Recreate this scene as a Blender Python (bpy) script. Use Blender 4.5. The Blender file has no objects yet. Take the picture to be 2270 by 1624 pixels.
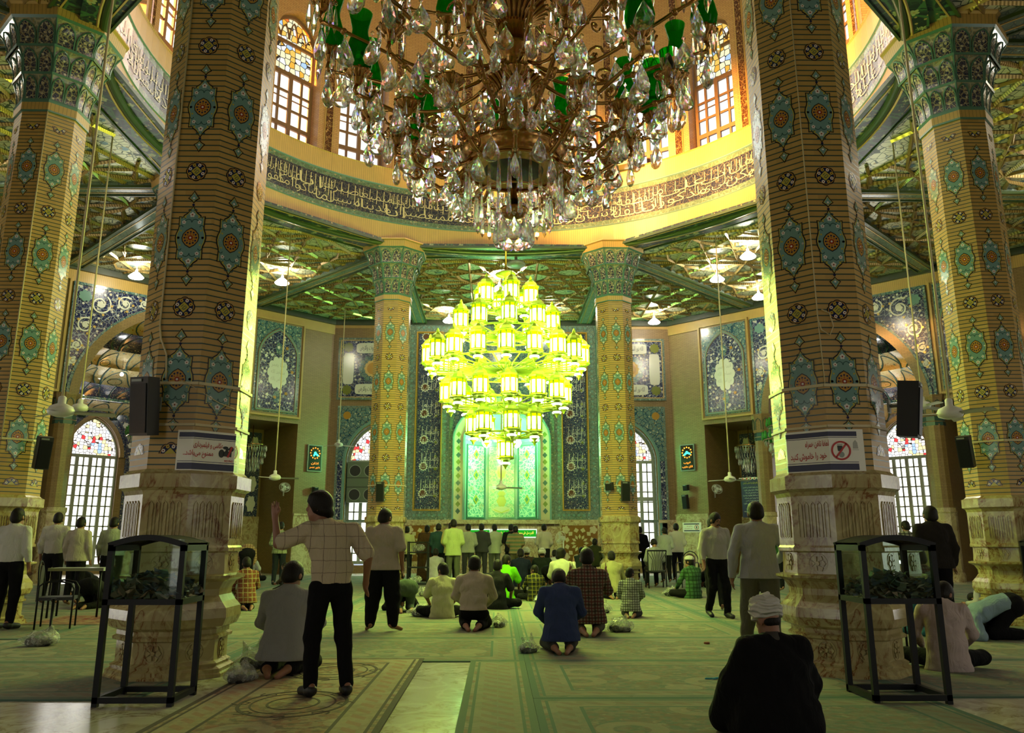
import bpy, math, random
import numpy as np
from mathutils import Matrix, Vector, Euler
from math import sin, cos, pi, radians as R, sqrt, atan2, hypot, tan
SC = bpy.context.scene
COL = SC.collection
random.seed(7)
# ------------------------------------------------------------------ camera
cam_d = bpy.data.cameras.new('camera')
cam_d.sensor_width = 36.0
cam_d.lens = 1840.0 / 2270.0 * 36.0
cam_d.shift_y = -52.0 / 2270.0
cam_d.clip_start = 0.05
cam_d.clip_end = 300
cam = bpy.data.objects.new('camera', cam_d)
COL.objects.link(cam)
cam.location = (-0.15, 0.0, 1.30)
cam.rotation_euler = (R(90 + 13.3), 0, R(-0.96))
SC.camera = cam
# ------------------------------------------------------------------ world, sun, exposure
SC.view_settings.view_transform = 'Standard'
SC.view_settings.look = 'None'
SC.view_settings.exposure = 0.0
SC.view_settings.gamma = 1.0
SC.view_settings.use_curve_mapping = False
SC.cycles.max_bounces = 10
SC.cycles.diffuse_bounces = 3
SC.cycles.glossy_bounces = 3
SC.cycles.transmission_bounces = 10
SC.cycles.transparent_max_bounces = 8
SC.cycles.caustics_reflective = False
SC.cycles.caustics_refractive = False
SC.cycles.sample_clamp_indirect = 4.0
SC.cycles.use_denoising = True
SC.cycles.use_adaptive_sampling = True
SC.cycles.adaptive_threshold = 0.02
world = bpy.data.worlds.new('world')
SC.world = world
world.use_nodes = True
_b = world.node_tree.nodes['Background']
_b.inputs[0].default_value = (0.75, 0.85, 1.0, 1)
_b.inputs[1].default_value = 0.8
WIN = 2.4          # brightness of the daylit window panes
SUN = 150.0
sun_d = bpy.data.lights.new('sun', 'SUN')
sun_d.energy = SUN
sun_d.color = (1.0, 0.56, 0.20)
sun_d.angle = R(8)
sun_o = bpy.data.objects.new('sun', sun_d)
COL.objects.link(sun_o)
sun_o.location = (-30, 0, 30)
sun_o.rotation_euler = Vector((0.74, 0.62, -0.15)).to_track_quat('-Z', 'Y').to_euler()

def lamp(kind, loc, energy, color, size=0.1, parent=None, direction=None, spot=None, name='lamp_light'):
    d = bpy.data.lights.new(name, kind)
    d.energy = energy
    d.color = color
    if kind == 'AREA':
        d.shape = 'RECTANGLE'
        d.size, d.size_y = size if isinstance(size, tuple) else (size, size)
    else:
        d.shadow_soft_size = size
    if spot:
        d.spot_size = spot
        d.spot_blend = 0.6
    o = bpy.data.objects.new(name, d)
    COL.objects.link(o)
    o.location = loc
    if direction:
        o.rotation_euler = Vector(direction).to_track_quat('-Z', 'Y').to_euler()
    if parent:
        o.parent = parent
    return o

# ------------------------------------------------------------------ scene helpers
def tag(o, label=None, cat=None, group=None, kind=None):
    if label: o['label'] = label
    if cat: o['category'] = cat
    if group: o['group'] = group
    if kind: o['kind'] = kind
    return o

def thing(name, label, cat, loc=(0, 0, 0), rz=0.0, group=None, kind=None):
    o = bpy.data.objects.new(name, None)
    o.empty_display_size = 0.1
    COL.objects.link(o)
    o.location = loc
    o.rotation_euler = (0, 0, rz)
    return tag(o, label, cat, group, kind)

def inst(mesh, name, parent=None, loc=(0, 0, 0), rot=(0, 0, 0), scale=1.0):
    o = bpy.data.objects.new(name, mesh)
    COL.objects.link(o)
    o.location = loc
    o.rotation_euler = rot
    o.scale = (scale,) * 3 if isinstance(scale, (int, float)) else scale
    if parent: o.parent = parent
    return o

def dup(root, loc, rz=None, label=None, group=None):
    r = root.copy(); COL.objects.link(r); r.location = loc
    if rz is not None: r.rotation_euler = (0, 0, rz)
    if label: r['label'] = label
    if group: r['group'] = group
    for ch in list(root.children):
        c = ch.copy(); COL.objects.link(c); c.parent = r
        for g in list(ch.children):
            d = g.copy(); COL.objects.link(d); d.parent = c
    return r

class MB:
    """collects faces of one mesh"""
    def __init__(s):
        s.v = []; s.f = []; s.m = []; s.s = []; s.T = None
    def vert(s, p):
        p = Vector(p)
        if s.T is not None: p = s.T @ p
        s.v.append((p.x, p.y, p.z)); return len(s.v) - 1
    def poly(s, pts, m=0, sm=False):
        s.f.append([s.vert(p) for p in pts]); s.m.append(m); s.s.append(sm)
    def face(s, idx, m=0, sm=False):
        s.f.append(list(idx)); s.m.append(m); s.s.append(sm)
    def grid(s, P, cu=False, cv=False, m=0, sm=False):
        n = len(P); k = len(P[0])
        I = [[s.vert(p) for p in row] for row in P]
        for i in range(n if cu else n - 1):
            for j in range(k if cv else k - 1):
                a, b = (i + 1) % n, (j + 1) % k
                s.face((I[i][j], I[a][j], I[a][b], I[i][b]), m, sm)
        return I
    def box(s, c, d, m=0, rz=0.0, M=None):
        x, y, z = d[0] / 2, d[1] / 2, d[2] / 2
        Q = Matrix.Translation(c) @ Matrix.Rotation(rz, 4, 'Z')
        if M is not None: Q = Q @ M
        I = [s.vert(Q @ Vector((sx * x, sy * y, sz * z))) for sz in (-1, 1) for sy in (-1, 1) for sx in (-1, 1)]
        for q in ((0, 2, 3, 1), (4, 5, 7, 6), (0, 1, 5, 4), (2, 6, 7, 3), (0, 4, 6, 2), (1, 3, 7, 5)):
            s.face([I[i] for i in q], m)
    def lathe(s, prof, n=16, m=0, sm=True, c=(0, 0, 0), a0=0.0, cap0=True, cap1=True, ms=None):
        I = []
        for r, z in prof:
            I.append([s.vert((c[0] + r * cos(a0 + 2 * pi * i / n), c[1] + r * sin(a0 + 2 * pi * i / n), c[2] + z)) for i in range(n)])
        for k in range(len(prof) - 1):
            mm = ms[k] if ms else m
            for i in range(n):
                j = (i + 1) % n
                s.face((I[k][i], I[k][j], I[k + 1][j], I[k + 1][i]), mm, sm)
        if cap0 and prof[0][0] > 1e-4: s.face(I[0][::-1], ms[0] if ms else m)
        if cap1 and prof[-1][0] > 1e-4: s.face(I[-1], ms[-1] if ms else m)
    def tube(s, pts, r, n=6, m=0, sm=True, cap=True):
        pts = [Vector(p) for p in pts]
        rings = []
        up = None
        for i, p in enumerate(pts):
            t = (pts[min(i + 1, len(pts) - 1)] - pts[max(i - 1, 0)])
            if t.length < 1e-9: t = Vector((0, 0, 1))
            t.normalize()
            if up is None:
                a = Vector((0, 0, 1)) if abs(t.z) < .9 else Vector((1, 0, 0))
                up = (a - t * a.dot(t)).normalized()
            else:
                up = (up - t * up.dot(t))
                up = up.normalized() if up.length > 1e-6 else t.orthogonal().normalized()
            w = t.cross(up)
            rr = r[i] if isinstance(r, (list, tuple)) else r
            rings.append([s.vert(p + up * rr * cos(2 * pi * k / n) + w * rr * sin(2 * pi * k / n)) for k in range(n)])
        for a, b in zip(rings, rings[1:]):
            for k in range(n):
                j = (k + 1) % n
                s.face((a[k], a[j], b[j], b[k]), m, sm)
        if cap:
            s.face(rings[0][::-1], m); s.face(rings[-1], m)
    def bar(s, a, b, w, h, m=0, up=(0, 0, 1)):
        a, b = Vector(a), Vector(b); t = (b - a); L = t.length
        if L < 1e-6: return
        t /= L; u = Vector(up); u = (u - t * u.dot(t)).normalized(); x = t.cross(u)
        I = [s.vert(p + x * (i * w / 2) + u * (j * h / 2)) for p in (a, b) for j in (-1, 1) for i in (-1, 1)]
        for q in ((0, 2, 3, 1), (4, 5, 7, 6), (0, 1, 5, 4), (2, 6, 7, 3), (0, 4, 6, 2), (1, 3, 7, 5)):
            s.face([I[i] for i in q], m)
    def prism(s, poly, d, m=0, ms=None, f=None):
        """2D outline (x,z) in the local plane y=0 made d thick towards -y; f maps (x,z,y)->point"""
        f = f or (lambda x, z, y: (x, y, z))
        a = [s.vert(f(x, z, -d)) for x, z in poly]
        s.face(a, m)
        if d > 0:
            b = [s.vert(f(x, z, 0)) for x, z in poly]
            n = len(poly)
            for i in range(n):
                j = (i + 1) % n
                s.face((a[i], b[i], b[j], a[j]), m if ms is None else ms)
    def strip(s, line, w, d, m=0, closed=False, f=None):
        """band of width w along a 2D line, d thick towards -y"""
        f = f or (lambda x, z, y: (x, y, z))
        n = len(line); L = []; Q = []
        for i in range(n):
            if closed: p, q = line[(i - 1) % n], line[(i + 1) % n]
            else: p, q = line[max(i - 1, 0)], line[min(i + 1, n - 1)]
            tx, tz = q[0] - p[0], q[1] - p[1]; l = hypot(tx, tz) or 1
            nx, nz = -tz / l * w / 2, tx / l * w / 2
            x, z = line[i]
            L.append((x + nx, z + nz)); Q.append((x - nx, z - nz))
        rows = [[s.vert(f(*L[i], 0)), s.vert(f(*L[i], -d)), s.vert(f(*Q[i], -d)), s.vert(f(*Q[i], 0))] for i in range(n)]
        for i in range(n if closed else n - 1):
            a, b = rows[i], rows[(i + 1) % n]
            for k in range(3): s.face((a[k], a[k + 1], b[k + 1], b[k]), m)
    def mesh(s, name, mats, uv=False):
        me = bpy.data.meshes.new(name)
        me.from_pydata(s.v, [], s.f)
        for mt in (mats if isinstance(mats, (list, tuple)) else [mats]): me.materials.append(mt)
        me.polygons.foreach_set('material_index', s.m)
        me.polygons.foreach_set('use_smooth', s.s)
        me.update()
        if uv:
            n = len(me.polygons); nl = len(me.loops)
            nr = np.zeros(n * 3); me.polygons.foreach_get('normal', nr); nr = nr.reshape(-1, 3)
            lt = np.zeros(n, int); me.polygons.foreach_get('loop_total', lt)
            lv = np.zeros(nl, int); me.loops.foreach_get('vertex_index', lv)
            co = np.array(s.v)[lv]; N = np.repeat(nr, lt, axis=0)
            h = np.hypot(N[:, 0], N[:, 1]); ok = h > .6
            hh = np.where(h < 1e-9, 1, h)
            u = np.where(ok, (-N[:, 1] * co[:, 0] + N[:, 0] * co[:, 1]) / hh, co[:, 0])
            v = np.where(ok, co[:, 2], co[:, 1])
            me.uv_layers.new(name='UVMap')
            me.uv_layers[0].data.foreach_set('uv', np.stack([u, v], 1).ravel())
        return me
    def build(s, name, mats, parent=None, loc=(0, 0, 0), rot=(0, 0, 0), uv=False):
        return inst(s.mesh(name, mats, uv), name, parent, loc, rot)

def struct(name, mb, mats, loc=(0, 0, 0), rot=(0, 0, 0), uv=True):
    o = mb.build(name, mats, None, loc, rot, uv); o['kind'] = 'structure'; return o

# outlines
def circ(cx, cz, r, n=24, a0=0.0, rz=None):
    rz = r if rz is None else rz
    return [(cx + r * cos(a0 + 2 * pi * i / n), cz + rz * sin(a0 + 2 * pi * i / n)) for i in range(n)]
def arch_pts(w, z0, z1, n=10, pointed=0.35):
    """right spring to left spring of a pointed arch of half width w rising z0..z1"""
    out = []
    for i in range(n + 1):
        t = i / n
        a = t * pi / 2
        x = w * cos(a) ** (1.0)
        z = sin(a) ** (1.0 - pointed * .5)
        x = w * (1 - t) ** .62 if pointed > .6 else w * (cos(a) * (1 - pointed * .35) + (1 - t) * pointed * .35)
        out.append((x, z0 + (z1 - z0) * (z * .75 + t * .25)))
    return out + [(-x, z) for x, z in out[-2::-1]]
# ------------------------------------------------------------------ materials
class NT:
    def __init__(s, name):
        s.mat = bpy.data.materials.new(name); s.mat.use_nodes = True
        s.nt = s.mat.node_tree; s.nt.nodes.clear()
        s.out = s.nt.nodes.new('ShaderNodeOutputMaterial')
    def n(s, typ, ins=None, **kw):
        nd = s.nt.nodes.new('ShaderNode' + typ)
        for k, v in kw.items(): setattr(nd, k, v)
        for k, v in (ins or {}).items():
            sk = nd.inputs[k]
            if isinstance(v, bpy.types.NodeSocket): s.nt.links.new(v, sk)
            elif isinstance(v, (tuple, list)) and len(v) == 3 and sk.type == 'RGBA': sk.default_value = (*v, 1)
            else: sk.default_value = v
        return nd
    def link(s, a, b): s.nt.links.new(a, b)
    def math(s, op, a, b=0.0, c=0.0):
        nd = s.n('Math', {0: a, 1: b}, operation=op)
        if op in ('MULTIPLY_ADD', 'COMPARE', 'SMOOTH_MIN'):
            if isinstance(c, bpy.types.NodeSocket): s.link(c, nd.inputs[2])
            else: nd.inputs[2].default_value = c
        return nd.outputs[0]
    def mix(s, f, a, b, mode='MIX'):
        nd = s.n('Mix', {0: f}, data_type='RGBA', blend_type=mode)
        for i, v in ((6, a), (7, b)):
            if isinstance(v, bpy.types.NodeSocket): s.link(v, nd.inputs[i])
            else: nd.inputs[i].default_value = (*v, 1)
        return nd.outputs[2]
    def lt(s, a, b): return s.math('LESS_THAN', a, b)
    def gt(s, a, b): return s.math('GREATER_THAN', a, b)
    def coord(s, kind='UV'): return s.n('TexCoord').outputs[kind]
    def xyz(s, v):
        nd = s.n('SeparateXYZ', {0: v}); return nd.outputs
    def vec(s, x, y, z=0.0): return s.n('CombineXYZ', {0: x, 1: y, 2: z}).outputs[0]
    def map(s, v, scale=(1, 1, 1), loc=(0, 0, 0)):
        return s.n('Mapping', {0: v, 1: loc, 3: scale}).outputs[0]
    def noise(s, v, scale, detail=3.0, dist=0.0, rough=.5):
        return s.n('TexNoise', {'Vector': v, 'Scale': scale, 'Detail': detail, 'Distortion': dist, 'Roughness': rough}).outputs
    def voro(s, v, scale, feature='F1', rnd=1.0):
        return s.n('TexVoronoi', {'Vector': v, 'Scale': scale, 'Randomness': rnd}, feature=feature).outputs
    def ramp(s, f, stops, interp='LINEAR'):
        nd = s.n('ValToRGB', {0: f}); cr = nd.color_ramp; cr.interpolation = interp
        while len(cr.elements) < len(stops): cr.elements.new(.5)
        for e, (p, c) in zip(cr.elements, stops): e.position = p; e.color = (*c, 1)
        return nd.outputs[0]
    def bump(s, h, strength=.3, dist=.01):
        return s.n('Bump', {'Height': h, 'Strength': strength, 'Distance': dist}).outputs[0]
    def bsdf(s, color, rough=.5, metal=0.0, bump=None, **ins):
        d = {'Base Color': color, 'Roughness': rough, 'Metallic': metal}
        d.update(ins)
        nd = s.n('BsdfPrincipled', d)
        if bump is not None: s.link(bump, nd.inputs['Normal'])
        s.link(nd.outputs[0], s.out.inputs[0]); return s.mat

def pm(name, c, rough=.5, metal=0.0, **k): return NT(name).bsdf(c, rough, metal, **k)
def emis(name, c, st):
    t = NT(name); e = t.n('Emission', {0: c, 1: st}); t.link(e.outputs[0], t.out.inputs[0]); return t.mat

OCH, OCH2 = (.47, .300, .085), (.40, .245, .062)
TEAL, NAVY, CREAM = (.045, .23, .22), (.012, .02, .085), (.62, .52, .30)
def m_shaft():
    t = NT('column_brick'); x, y, z = t.xyz(t.coord())
    k = t.math('DIVIDE', y, .065); fr = t.math('FRACT', k); row = t.math('FLOOR', k)
    w = t.n('TexWhiteNoise', {'Vector': t.vec(t.math('FLOOR', t.math('ADD', t.math('DIVIDE', x, .2), t.math('MULTIPLY', row, .5))), row)}, noise_dimensions='2D').outputs[0]
    c = t.mix(w, OCH, OCH2)
    line = t.lt(fr, .21)
    c = t.mix(line, c, (.02, .055, .042))
    return t.bsdf(c, t.math('MULTIPLY_ADD', line, -.1, .38), bump=t.bump(t.math('SUBTRACT', 1.0, line), .5, .008))
def m_brick(name, c1, c2, mort, sx=.19, sy=.05, rough=.42):
    t = NT(name)
    b = t.n('TexBrick', {'Vector': t.coord(), 'Color1': c1, 'Color2': c2, 'Mortar': mort, 'Scale': 1.0, 'Mortar Size': .006, 'Mortar Smooth': .2, 'Bias': 0.0, 'Brick Width': sx, 'Row Height': sy})
    return t.bsdf(b.outputs[0], rough, bump=t.bump(b.outputs[1], -.4, .006))
def m_stripe(name, c1, c2, per=.065, w=.14):
    t = NT(name); x, y, z = t.xyz(t.coord())
    f = t.lt(t.math('FRACT', t.math('DIVIDE', x, per)), w)
    n = t.noise(t.coord(), 3.0)[0]
    return t.bsdf(t.mix(f, t.mix(n, c1, tuple(v * .75 for v in c1)), c2), .4, bump=t.bump(f, -.4, .006))
def m_floral(name, base, flower, centre, vine, scale=6.0, vw=.05, rough=.16, fr=.22, dist=.35, coord='UV', accent=None):
    t = NT(name); v = t.coord(coord)
    nz = t.noise(v, scale * .55, 2.0)[1]
    wv = t.n('VectorMath', {0: v, 1: t.n('VectorMath', {0: nz, 1: (dist / scale, dist / scale, 0)}, operation='MULTIPLY').outputs[0]}, operation='ADD').outputs[0]
    e = t.voro(wv, scale * .8, 'DISTANCE_TO_EDGE')[0]
    e2 = t.voro(t.map(wv, loc=(3.3, 1.7, 0)), scale * 1.7, 'DISTANCE_TO_EDGE')[0]
    c = t.mix(t.lt(e2, vw * .8), base, tuple(.5 * a + .5 * b for a, b in zip(base, vine)))
    c = t.mix(t.lt(e, vw), c, vine)
    s2 = t.voro(t.map(v, loc=(7.1, 4.2, 0)), scale * 2.1)
    c = t.mix(t.lt(s2[0], .2), c, accent or centre)
    f1 = t.voro(v, scale, rnd=.75)
    pos = t.n('VectorMath', {0: t.n('VectorMath', {0: v, 1: (scale, scale, scale)}, operation='MULTIPLY').outputs[0], 1: t.n('VectorMath', {0: f1[2], 1: (scale, scale, scale)}, operation='MULTIPLY').outputs[0]}, operation='SUBTRACT').outputs[0]
    px, py, pz = t.xyz(pos)
    ang = t.math('ARCTAN2', py, px)
    pet = t.math('MULTIPLY_ADD', t.math('ABSOLUTE', t.math('COSINE', t.math('MULTIPLY', ang, 2.5))), fr * .45, fr * .75)
    c = t.mix(t.lt(f1[0], pet), c, flower)
    c = t.mix(t.lt(f1[0], fr * .42), c, centre)
    return t.bsdf(c, rough)
def m_marble(name, a, b, vein, sc=1.0, rough=.16):
    t = NT(name); v = t.coord('Object')
    n = t.noise(v, 1.4 * sc, 6.0, 1.2)[0]
    c = t.mix(n, a, b)
    vn = t.noise(t.map(v, scale=(1, 1, .55)), 2.1 * sc, 8.0, 2.2, .62)[0]
    m = t.ramp(t.math('ABSOLUTE', t.math('SUBTRACT', vn, .5)), [(0, (1, 1, 1)), (.022, (.35, .35, .35)), (.065, (0, 0, 0))])
    msk = t.ramp(t.noise(t.map(v, loc=(5, 2, 1)), 1.1 * sc, 2.0)[0], [(.38, (0, 0, 0)), (.52, (1, 1, 1))])
    c = t.mix(t.math('MULTIPLY', m, msk), c, vein)
    w = t.ramp(t.math('ABSOLUTE', t.math('SUBTRACT', t.noise(t.map(v, loc=(9, 4, 3)), 1.6 * sc, 5.0, 1.5)[0], .5)), [(0, (1, 1, 1)), (.05, (0, 0, 0))])
    c = t.mix(t.math('MULTIPLY', w, .5), c, tuple(min(1, x * 1.35) for x in a))
    return t.bsdf(c, rough)
def m_mirror():
    t = NT('ceiling_mirror_tile'); v = t.coord()
    f = t.voro(v, 2.2, rnd=.5)
    c = t.mix(t.lt(f[0], .22), (.62, .62, .44), (.16, .27, .34))
    c = t.mix(t.lt(t.voro(v, 5.5)[0], .22), c, (.34, .27, .10))
    e = t.voro(v, 5.0, 'DISTANCE_TO_EDGE')[0]
    c = t.mix(t.lt(e, .04), c, (.07, .10, .07))
    h = t.voro(v, 3.0)[1]
    return t.bsdf(c, .30, .30, **{'Specular IOR Level': .2}, bump=t.bump(t.noise(v, 3.0, 1.0)[0], .25, .02))
def m_carpet(name, w, d, base, mid, band, acc, accent2, seed):
    t = NT(name); v = t.coord('Object'); x, y, z = t.xyz(v)
    dx = t.math('SUBTRACT', w / 2, t.math('ABSOLUTE', x)); dy = t.math('SUBTRACT', d / 2, t.math('ABSOLUTE', y))
    e = t.math('MINIMUM', dx, dy)
    vv = t.map(v, loc=(seed * 1.7, seed, 0))
    n = t.noise(vv, 5.0, 5.0)[0]
    c = t.mix(n, base, mid)
    def flor(c, sc, r, col, k):
        f = t.voro(t.map(vv, loc=(k, k * 2, 0)), sc)[0]
        ring = t.math('MULTIPLY', t.lt(f, r), t.gt(f, r * .55))
        return t.mix(t.math('MULTIPLY', ring, .55), c, col)
    c = flor(c, 3.2, .36, acc, 1.0); c = flor(c, 7.0, .3, accent2, 5.0); c = flor(c, 11.0, .34, acc, 8.0)
    n2 = t.noise(t.map(vv, loc=(4, 7, 0)), 13.0, 4.0)[0]
    c = t.mix(t.ramp(n2, [(.46, (0, 0, 0)), (.58, (.6, .6, .6))]), c, band)
    n3 = t.noise(t.map(vv, loc=(1, 9, 0)), 9.0, 4.0)[0]
    c = t.mix(t.ramp(n3, [(.50, (0, 0, 0)), (.62, (.6, .6, .6))]), c, acc)
    c = flor(c, 1.6, .42, accent2, 3.0)
    def ringband(c, a, b, col, k=1.0):
        return t.mix(t.math('MULTIPLY', t.math('MULTIPLY', t.gt(e, a), t.lt(e, b)), k), c, col)
    c = ringband(c, .10, .34, tuple(.55 * p + .45 * q for p, q in zip(base, accent2)), .6)
    bf = t.math('FRACT', t.math('MULTIPLY', t.math('ADD', x, y), 4.5))
    c = t.mix(t.math('MULTIPLY', t.math('MULTIPLY', t.lt(bf, .45), t.math('MULTIPLY', t.gt(e, .16), t.lt(e, .28))), .5), c, acc)
    c = ringband(c, .34, .37, band); c = ringband(c, .08, .105, band); c = ringband(c, -1, .05, band)
    fuzz = t.noise(v, 160.0, 2.0)[0]
    return t.bsdf(t.mix(t.math('MULTIPLY', fuzz, .35), c, tuple(q * .55 for q in base)), .95, bump=t.bump(fuzz, .5, .006))

M = {}
M['shaft'] = m_shaft()
M['brick'] = m_brick('wall_brick', (.275, .175, .064), (.225, .138, .048), (.12, .076, .028))
M['brick_dark'] = m_brick('drum_brick', (.46, .26, .09), (.40, .21, .07), (.22, .12, .05), .2, .06)
M['fascia'] = m_stripe('soldier_course_brick', (.52, .33, .09), (.24, .17, .05))
M['bluefloral'] = m_floral('blue_floral_tile', (.010, .014, .075), (.62, .60, .56), (.38, .26, .05), (.26, .30, .36), 6.5, .035, accent=(.40, .32, .12), dist=1.1, fr=.27)
M['bluefloral_fine'] = m_floral('fine_blue_floral_tile', (.018, .024, .085), (.58, .52, .38), (.36, .20, .06), (.13, .17, .20), 11.0, .035)
M['script'] = m_floral('inscription_ground_tile', (.020, .023, .050), (.20, .19, .15), (.20, .12, .05), (.09, .09, .08), 8.0, .05, fr=.13)
M['tealfloral'] = m_floral('teal_floral_tile', (.135, .22, .215), (.44, .48, .40), (.42, .28, .05), (.015, .06, .10), 7.0, .05)
M['tealborder'] = m_floral('teal_border_tile', (.165, .225, .195), (.30, .39, .36), (.34, .28, .12), (.10, .14, .125), 7.0, .05)
M['greenborder'] = m_floral('green_border_tile', (.085, .13, .085), (.32, .30, .18), (.28, .18, .06), (.14, .20, .14), 7.0, .05)
M['darkfloral'] = m_floral('dark_soffit_tile', (.012, .022, .03), (.30, .32, .17), (.30, .22, .08), (.04, .11, .05), 3.2, .05, fr=.26, rough=.32)
M['nichefloral'] = m_floral('niche_floral_tile', (.12, .34, .27), (.66, .70, .54), (.50, .46, .12), (.60, .66, .52), 7.5, .09, accent=(.02, .07, .09), dist=.8)
M['nichecentre'] = m_floral('niche_pale_floral_tile', (.16, .36, .20), (.60, .62, .36), (.55, .45, .08), (.46, .56, .36), 9.0, .075, accent=(.05, .16, .10), dist=.8)
M['muqcream'] = m_floral('cream_vault_tile', (.50, .40, .19), (.10, .26, .27), (.35, .16, .05), (.58, .50, .30), 4.0, .03, fr=.16)
M['stonefloral'] = m_marble('dado_marble', (.52, .44, .26), (.40, .31, .16), (.22, .10, .04), 1.2)
M['onyx'] = m_marble('onyx_marble', (.42, .37, .18), (.33, .25, .10), (.16, .045, .010), 1.25)
M['floormarble'] = m_marble('floor_marble', (.55, .52, .42), (.45, .42, .33), (.25, .18, .10), .8, .2)
M['mirror'] = m_mirror()
M['teal'] = pm('teal_glaze', (.15, .275, .25), .15)
M['dteal'] = pm('dark_teal_glaze', (.03, .085, .08), .2)
M['shadowmoulding'] = pm('shadow_toned_moulding', (.03, .04, .025), .4)  # shadow under the ceiling edge put into the colour
M['brown'] = pm('brown_glaze', (.12, .05, .03), .2)
M['tealgreen'] = pm('green_glaze', (.07, .17, .125), .2)
M['navy'] = pm('navy_glaze', (.010, .014, .06), .15)
M['black'] = pm('black_glaze', (.008, .008, .02), .2)
M['white'] = pm('white_glaze', (.66, .65, .58), .18)
M['cream'] = pm('cream_glaze', (.55, .47, .28), .2)
M['yellow'] = pm('yellow_glaze', (.44, .36, .05), .2)
M['olive'] = pm('olive_glaze', (.16, .18, .03), .2)
M['red'] = pm('red_glaze', (.25, .03, .015), .18)
M['ochre'] = pm('ochre_glaze', (.42, .22, .035), .2)
M['gilt'] = pm('gilt_bead', (.55, .37, .12), .35, .4)
M['ringgreen'] = pm('green_lacquer_moulding', (.035, .065, .014), .35)
M['wood'] = pm('window_wood', (.17, .085, .032), .5)
M['woodlight'] = pm('pale_window_frame', (.30, .33, .27), .5)
M['metalblack'] = pm('black_painted_metal', (.004, .005, .006), .45, **{'Specular IOR Level': .25})
M['plasticblack'] = pm('black_plastic', (.008, .008, .009), .5)
M['whitepaint'] = pm('white_paint', (.62, .62, .56), .4)
M['greypaint'] = pm('grey_paint', (.22, .24, .21), .4)
M['cable'] = pm('cream_cable', (.55, .47, .27), .5)
M['brass'] = pm('antique_brass', (.52, .29, .095), .2, 1.0)
M['brassdark'] = pm('dark_brass', (.24, .12, .04), .3, 1.0)
def m_glass(name, c, rough=0.0, ior=1.5):
    t = NT(name); g = t.n('BsdfGlass', {'Color': c, 'Roughness': rough, 'IOR': ior}); t.link(g.outputs[0], t.out.inputs[0]); return t.mat
def m_crystal():
    t = NT('crystal'); g = [t.n('BsdfGlass', {'Color': c, 'Roughness': 0.0, 'IOR': i}).outputs[0] for c, i in (((1, .25, .25), 1.53), ((.25, 1, .25), 1.56), ((.25, .25, 1), 1.595))]
    a = t.n('AddShader', {0: g[0], 1: g[1]}).outputs[0]; a = t.n('AddShader', {0: a, 1: g[2]}).outputs[0]
    k = t.n('BsdfGlass', {'Color': (0, 0, 0), 'Roughness': 0.0, 'IOR': 1.56}).outputs[0]
    a = t.n('MixShader', {0: .22, 1: a, 2: k}).outputs[0]
    m = t.n('MixShader', {0: .30, 1: a, 2: t.n('BsdfTransparent', {0: (.97, 1, .97)}).outputs[0]}); t.link(m.outputs[0], t.out.inputs[0]); return t.mat
M['crystal'] = m_crystal()
def m_greenglass():
    t = NT('green_lamp_glass'); a = t.n('BsdfTransparent', {0: (.10, .80, .10)}).outputs[0]; b = t.n('BsdfTranslucent', {0: (.05, .48, .04)}).outputs[0]
    d = t.n('BsdfPrincipled', {'Base Color': (.02, .22, .02), 'Roughness': .05}).outputs[0]
    m = t.n('MixShader', {0: .45, 1: a, 2: t.n('MixShader', {0: .45, 1: b, 2: d}).outputs[0]}); t.link(m.outputs[0], t.out.inputs[0]); return t.mat
M['greenglass'] = m_greenglass()
M['clearglass'] = m_glass('clear_lamp_glass', (.95, .97, .95), 0, 1.15)
def m_pane(name, tint, gl=.12):
    t = NT(name)
    a = t.n('BsdfTransparent', {0: tint}); b = t.n('BsdfGlossy', {'Color': (.9, 1, .93), 'Roughness': .02})
    fr = t.n('Fresnel', {0: 1.45}).outputs[0]
    m = t.n('MixShader', {0: fr, 1: a.outputs[0], 2: b.outputs[0]}); t.link(m.outputs[0], t.out.inputs[0]); return t.mat
M['caseglass'] = m_pane('case_glass', (.78, .9, .84))
def m_daylight(name, through):
    """daylit frosted pane: glows with the sky behind it and lets some sun through"""
    t = NT(name)
    e = t.n('Emission', {0: (1.0, .98, .92), 1: WIN})
    if through:
        tr = t.n('BsdfTransparent', {0: (1, .9, .75)})
        m = t.n('MixShader', {0: .5, 1: e.outputs[0], 2: tr.outputs[0]}); t.link(m.outputs[0], t.out.inputs[0])
    else: t.link(e.outputs[0], t.out.inputs[0])
    return t.mat
M['pane'] = m_daylight('daylit_pane', False)
M['drumpane'] = m_daylight('daylit_drum_pane', True)
def m_stained(name, sc, warm):
    t = NT(name); v = t.coord()
    f = t.voro(v, sc, rnd=.55); e = t.voro(v, sc, 'DISTANCE_TO_EDGE', rnd=.55)[0]
    h = t.xyz(f[1])[0]
    if warm: col = t.ramp(h, [(0, (1, .5, .06)), (.22, (1, .62, .12)), (.36, (1, .92, .55)), (.62, (1, .98, .9)), (.86, (1, .7, .2)), (.90, (.9, .2, .04)), (.94, (.5, .7, 1))], 'CONSTANT')
    else: col = t.ramp(h, [(0, (1, .98, .93)), (.40, (1, .86, .42)), (.60, (.75, .86, 1.0)), (.68, (1, 1, .97)), (.83, (.9, .06, .06)), (.96, (.4, .6, 1.0))], 'CONSTANT')
    col = t.mix(t.lt(e, .055), col, (.05, .035, .02))
    em = t.n('Emission', {0: col, 1: WIN * (.6 if warm else .6)})
    if warm:
        tr = t.n('BsdfTransparent', {0: col}); mx = t.n('MixShader', {0: .5, 1: em.outputs[0], 2: tr.outputs[0]}); t.link(mx.outputs[0], t.out.inputs[0])
    else: t.link(em.outputs[0], t.out.inputs[0])
    return t.mat
M['stained'] = m_stained('stained_glass', 7.5, False)
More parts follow.
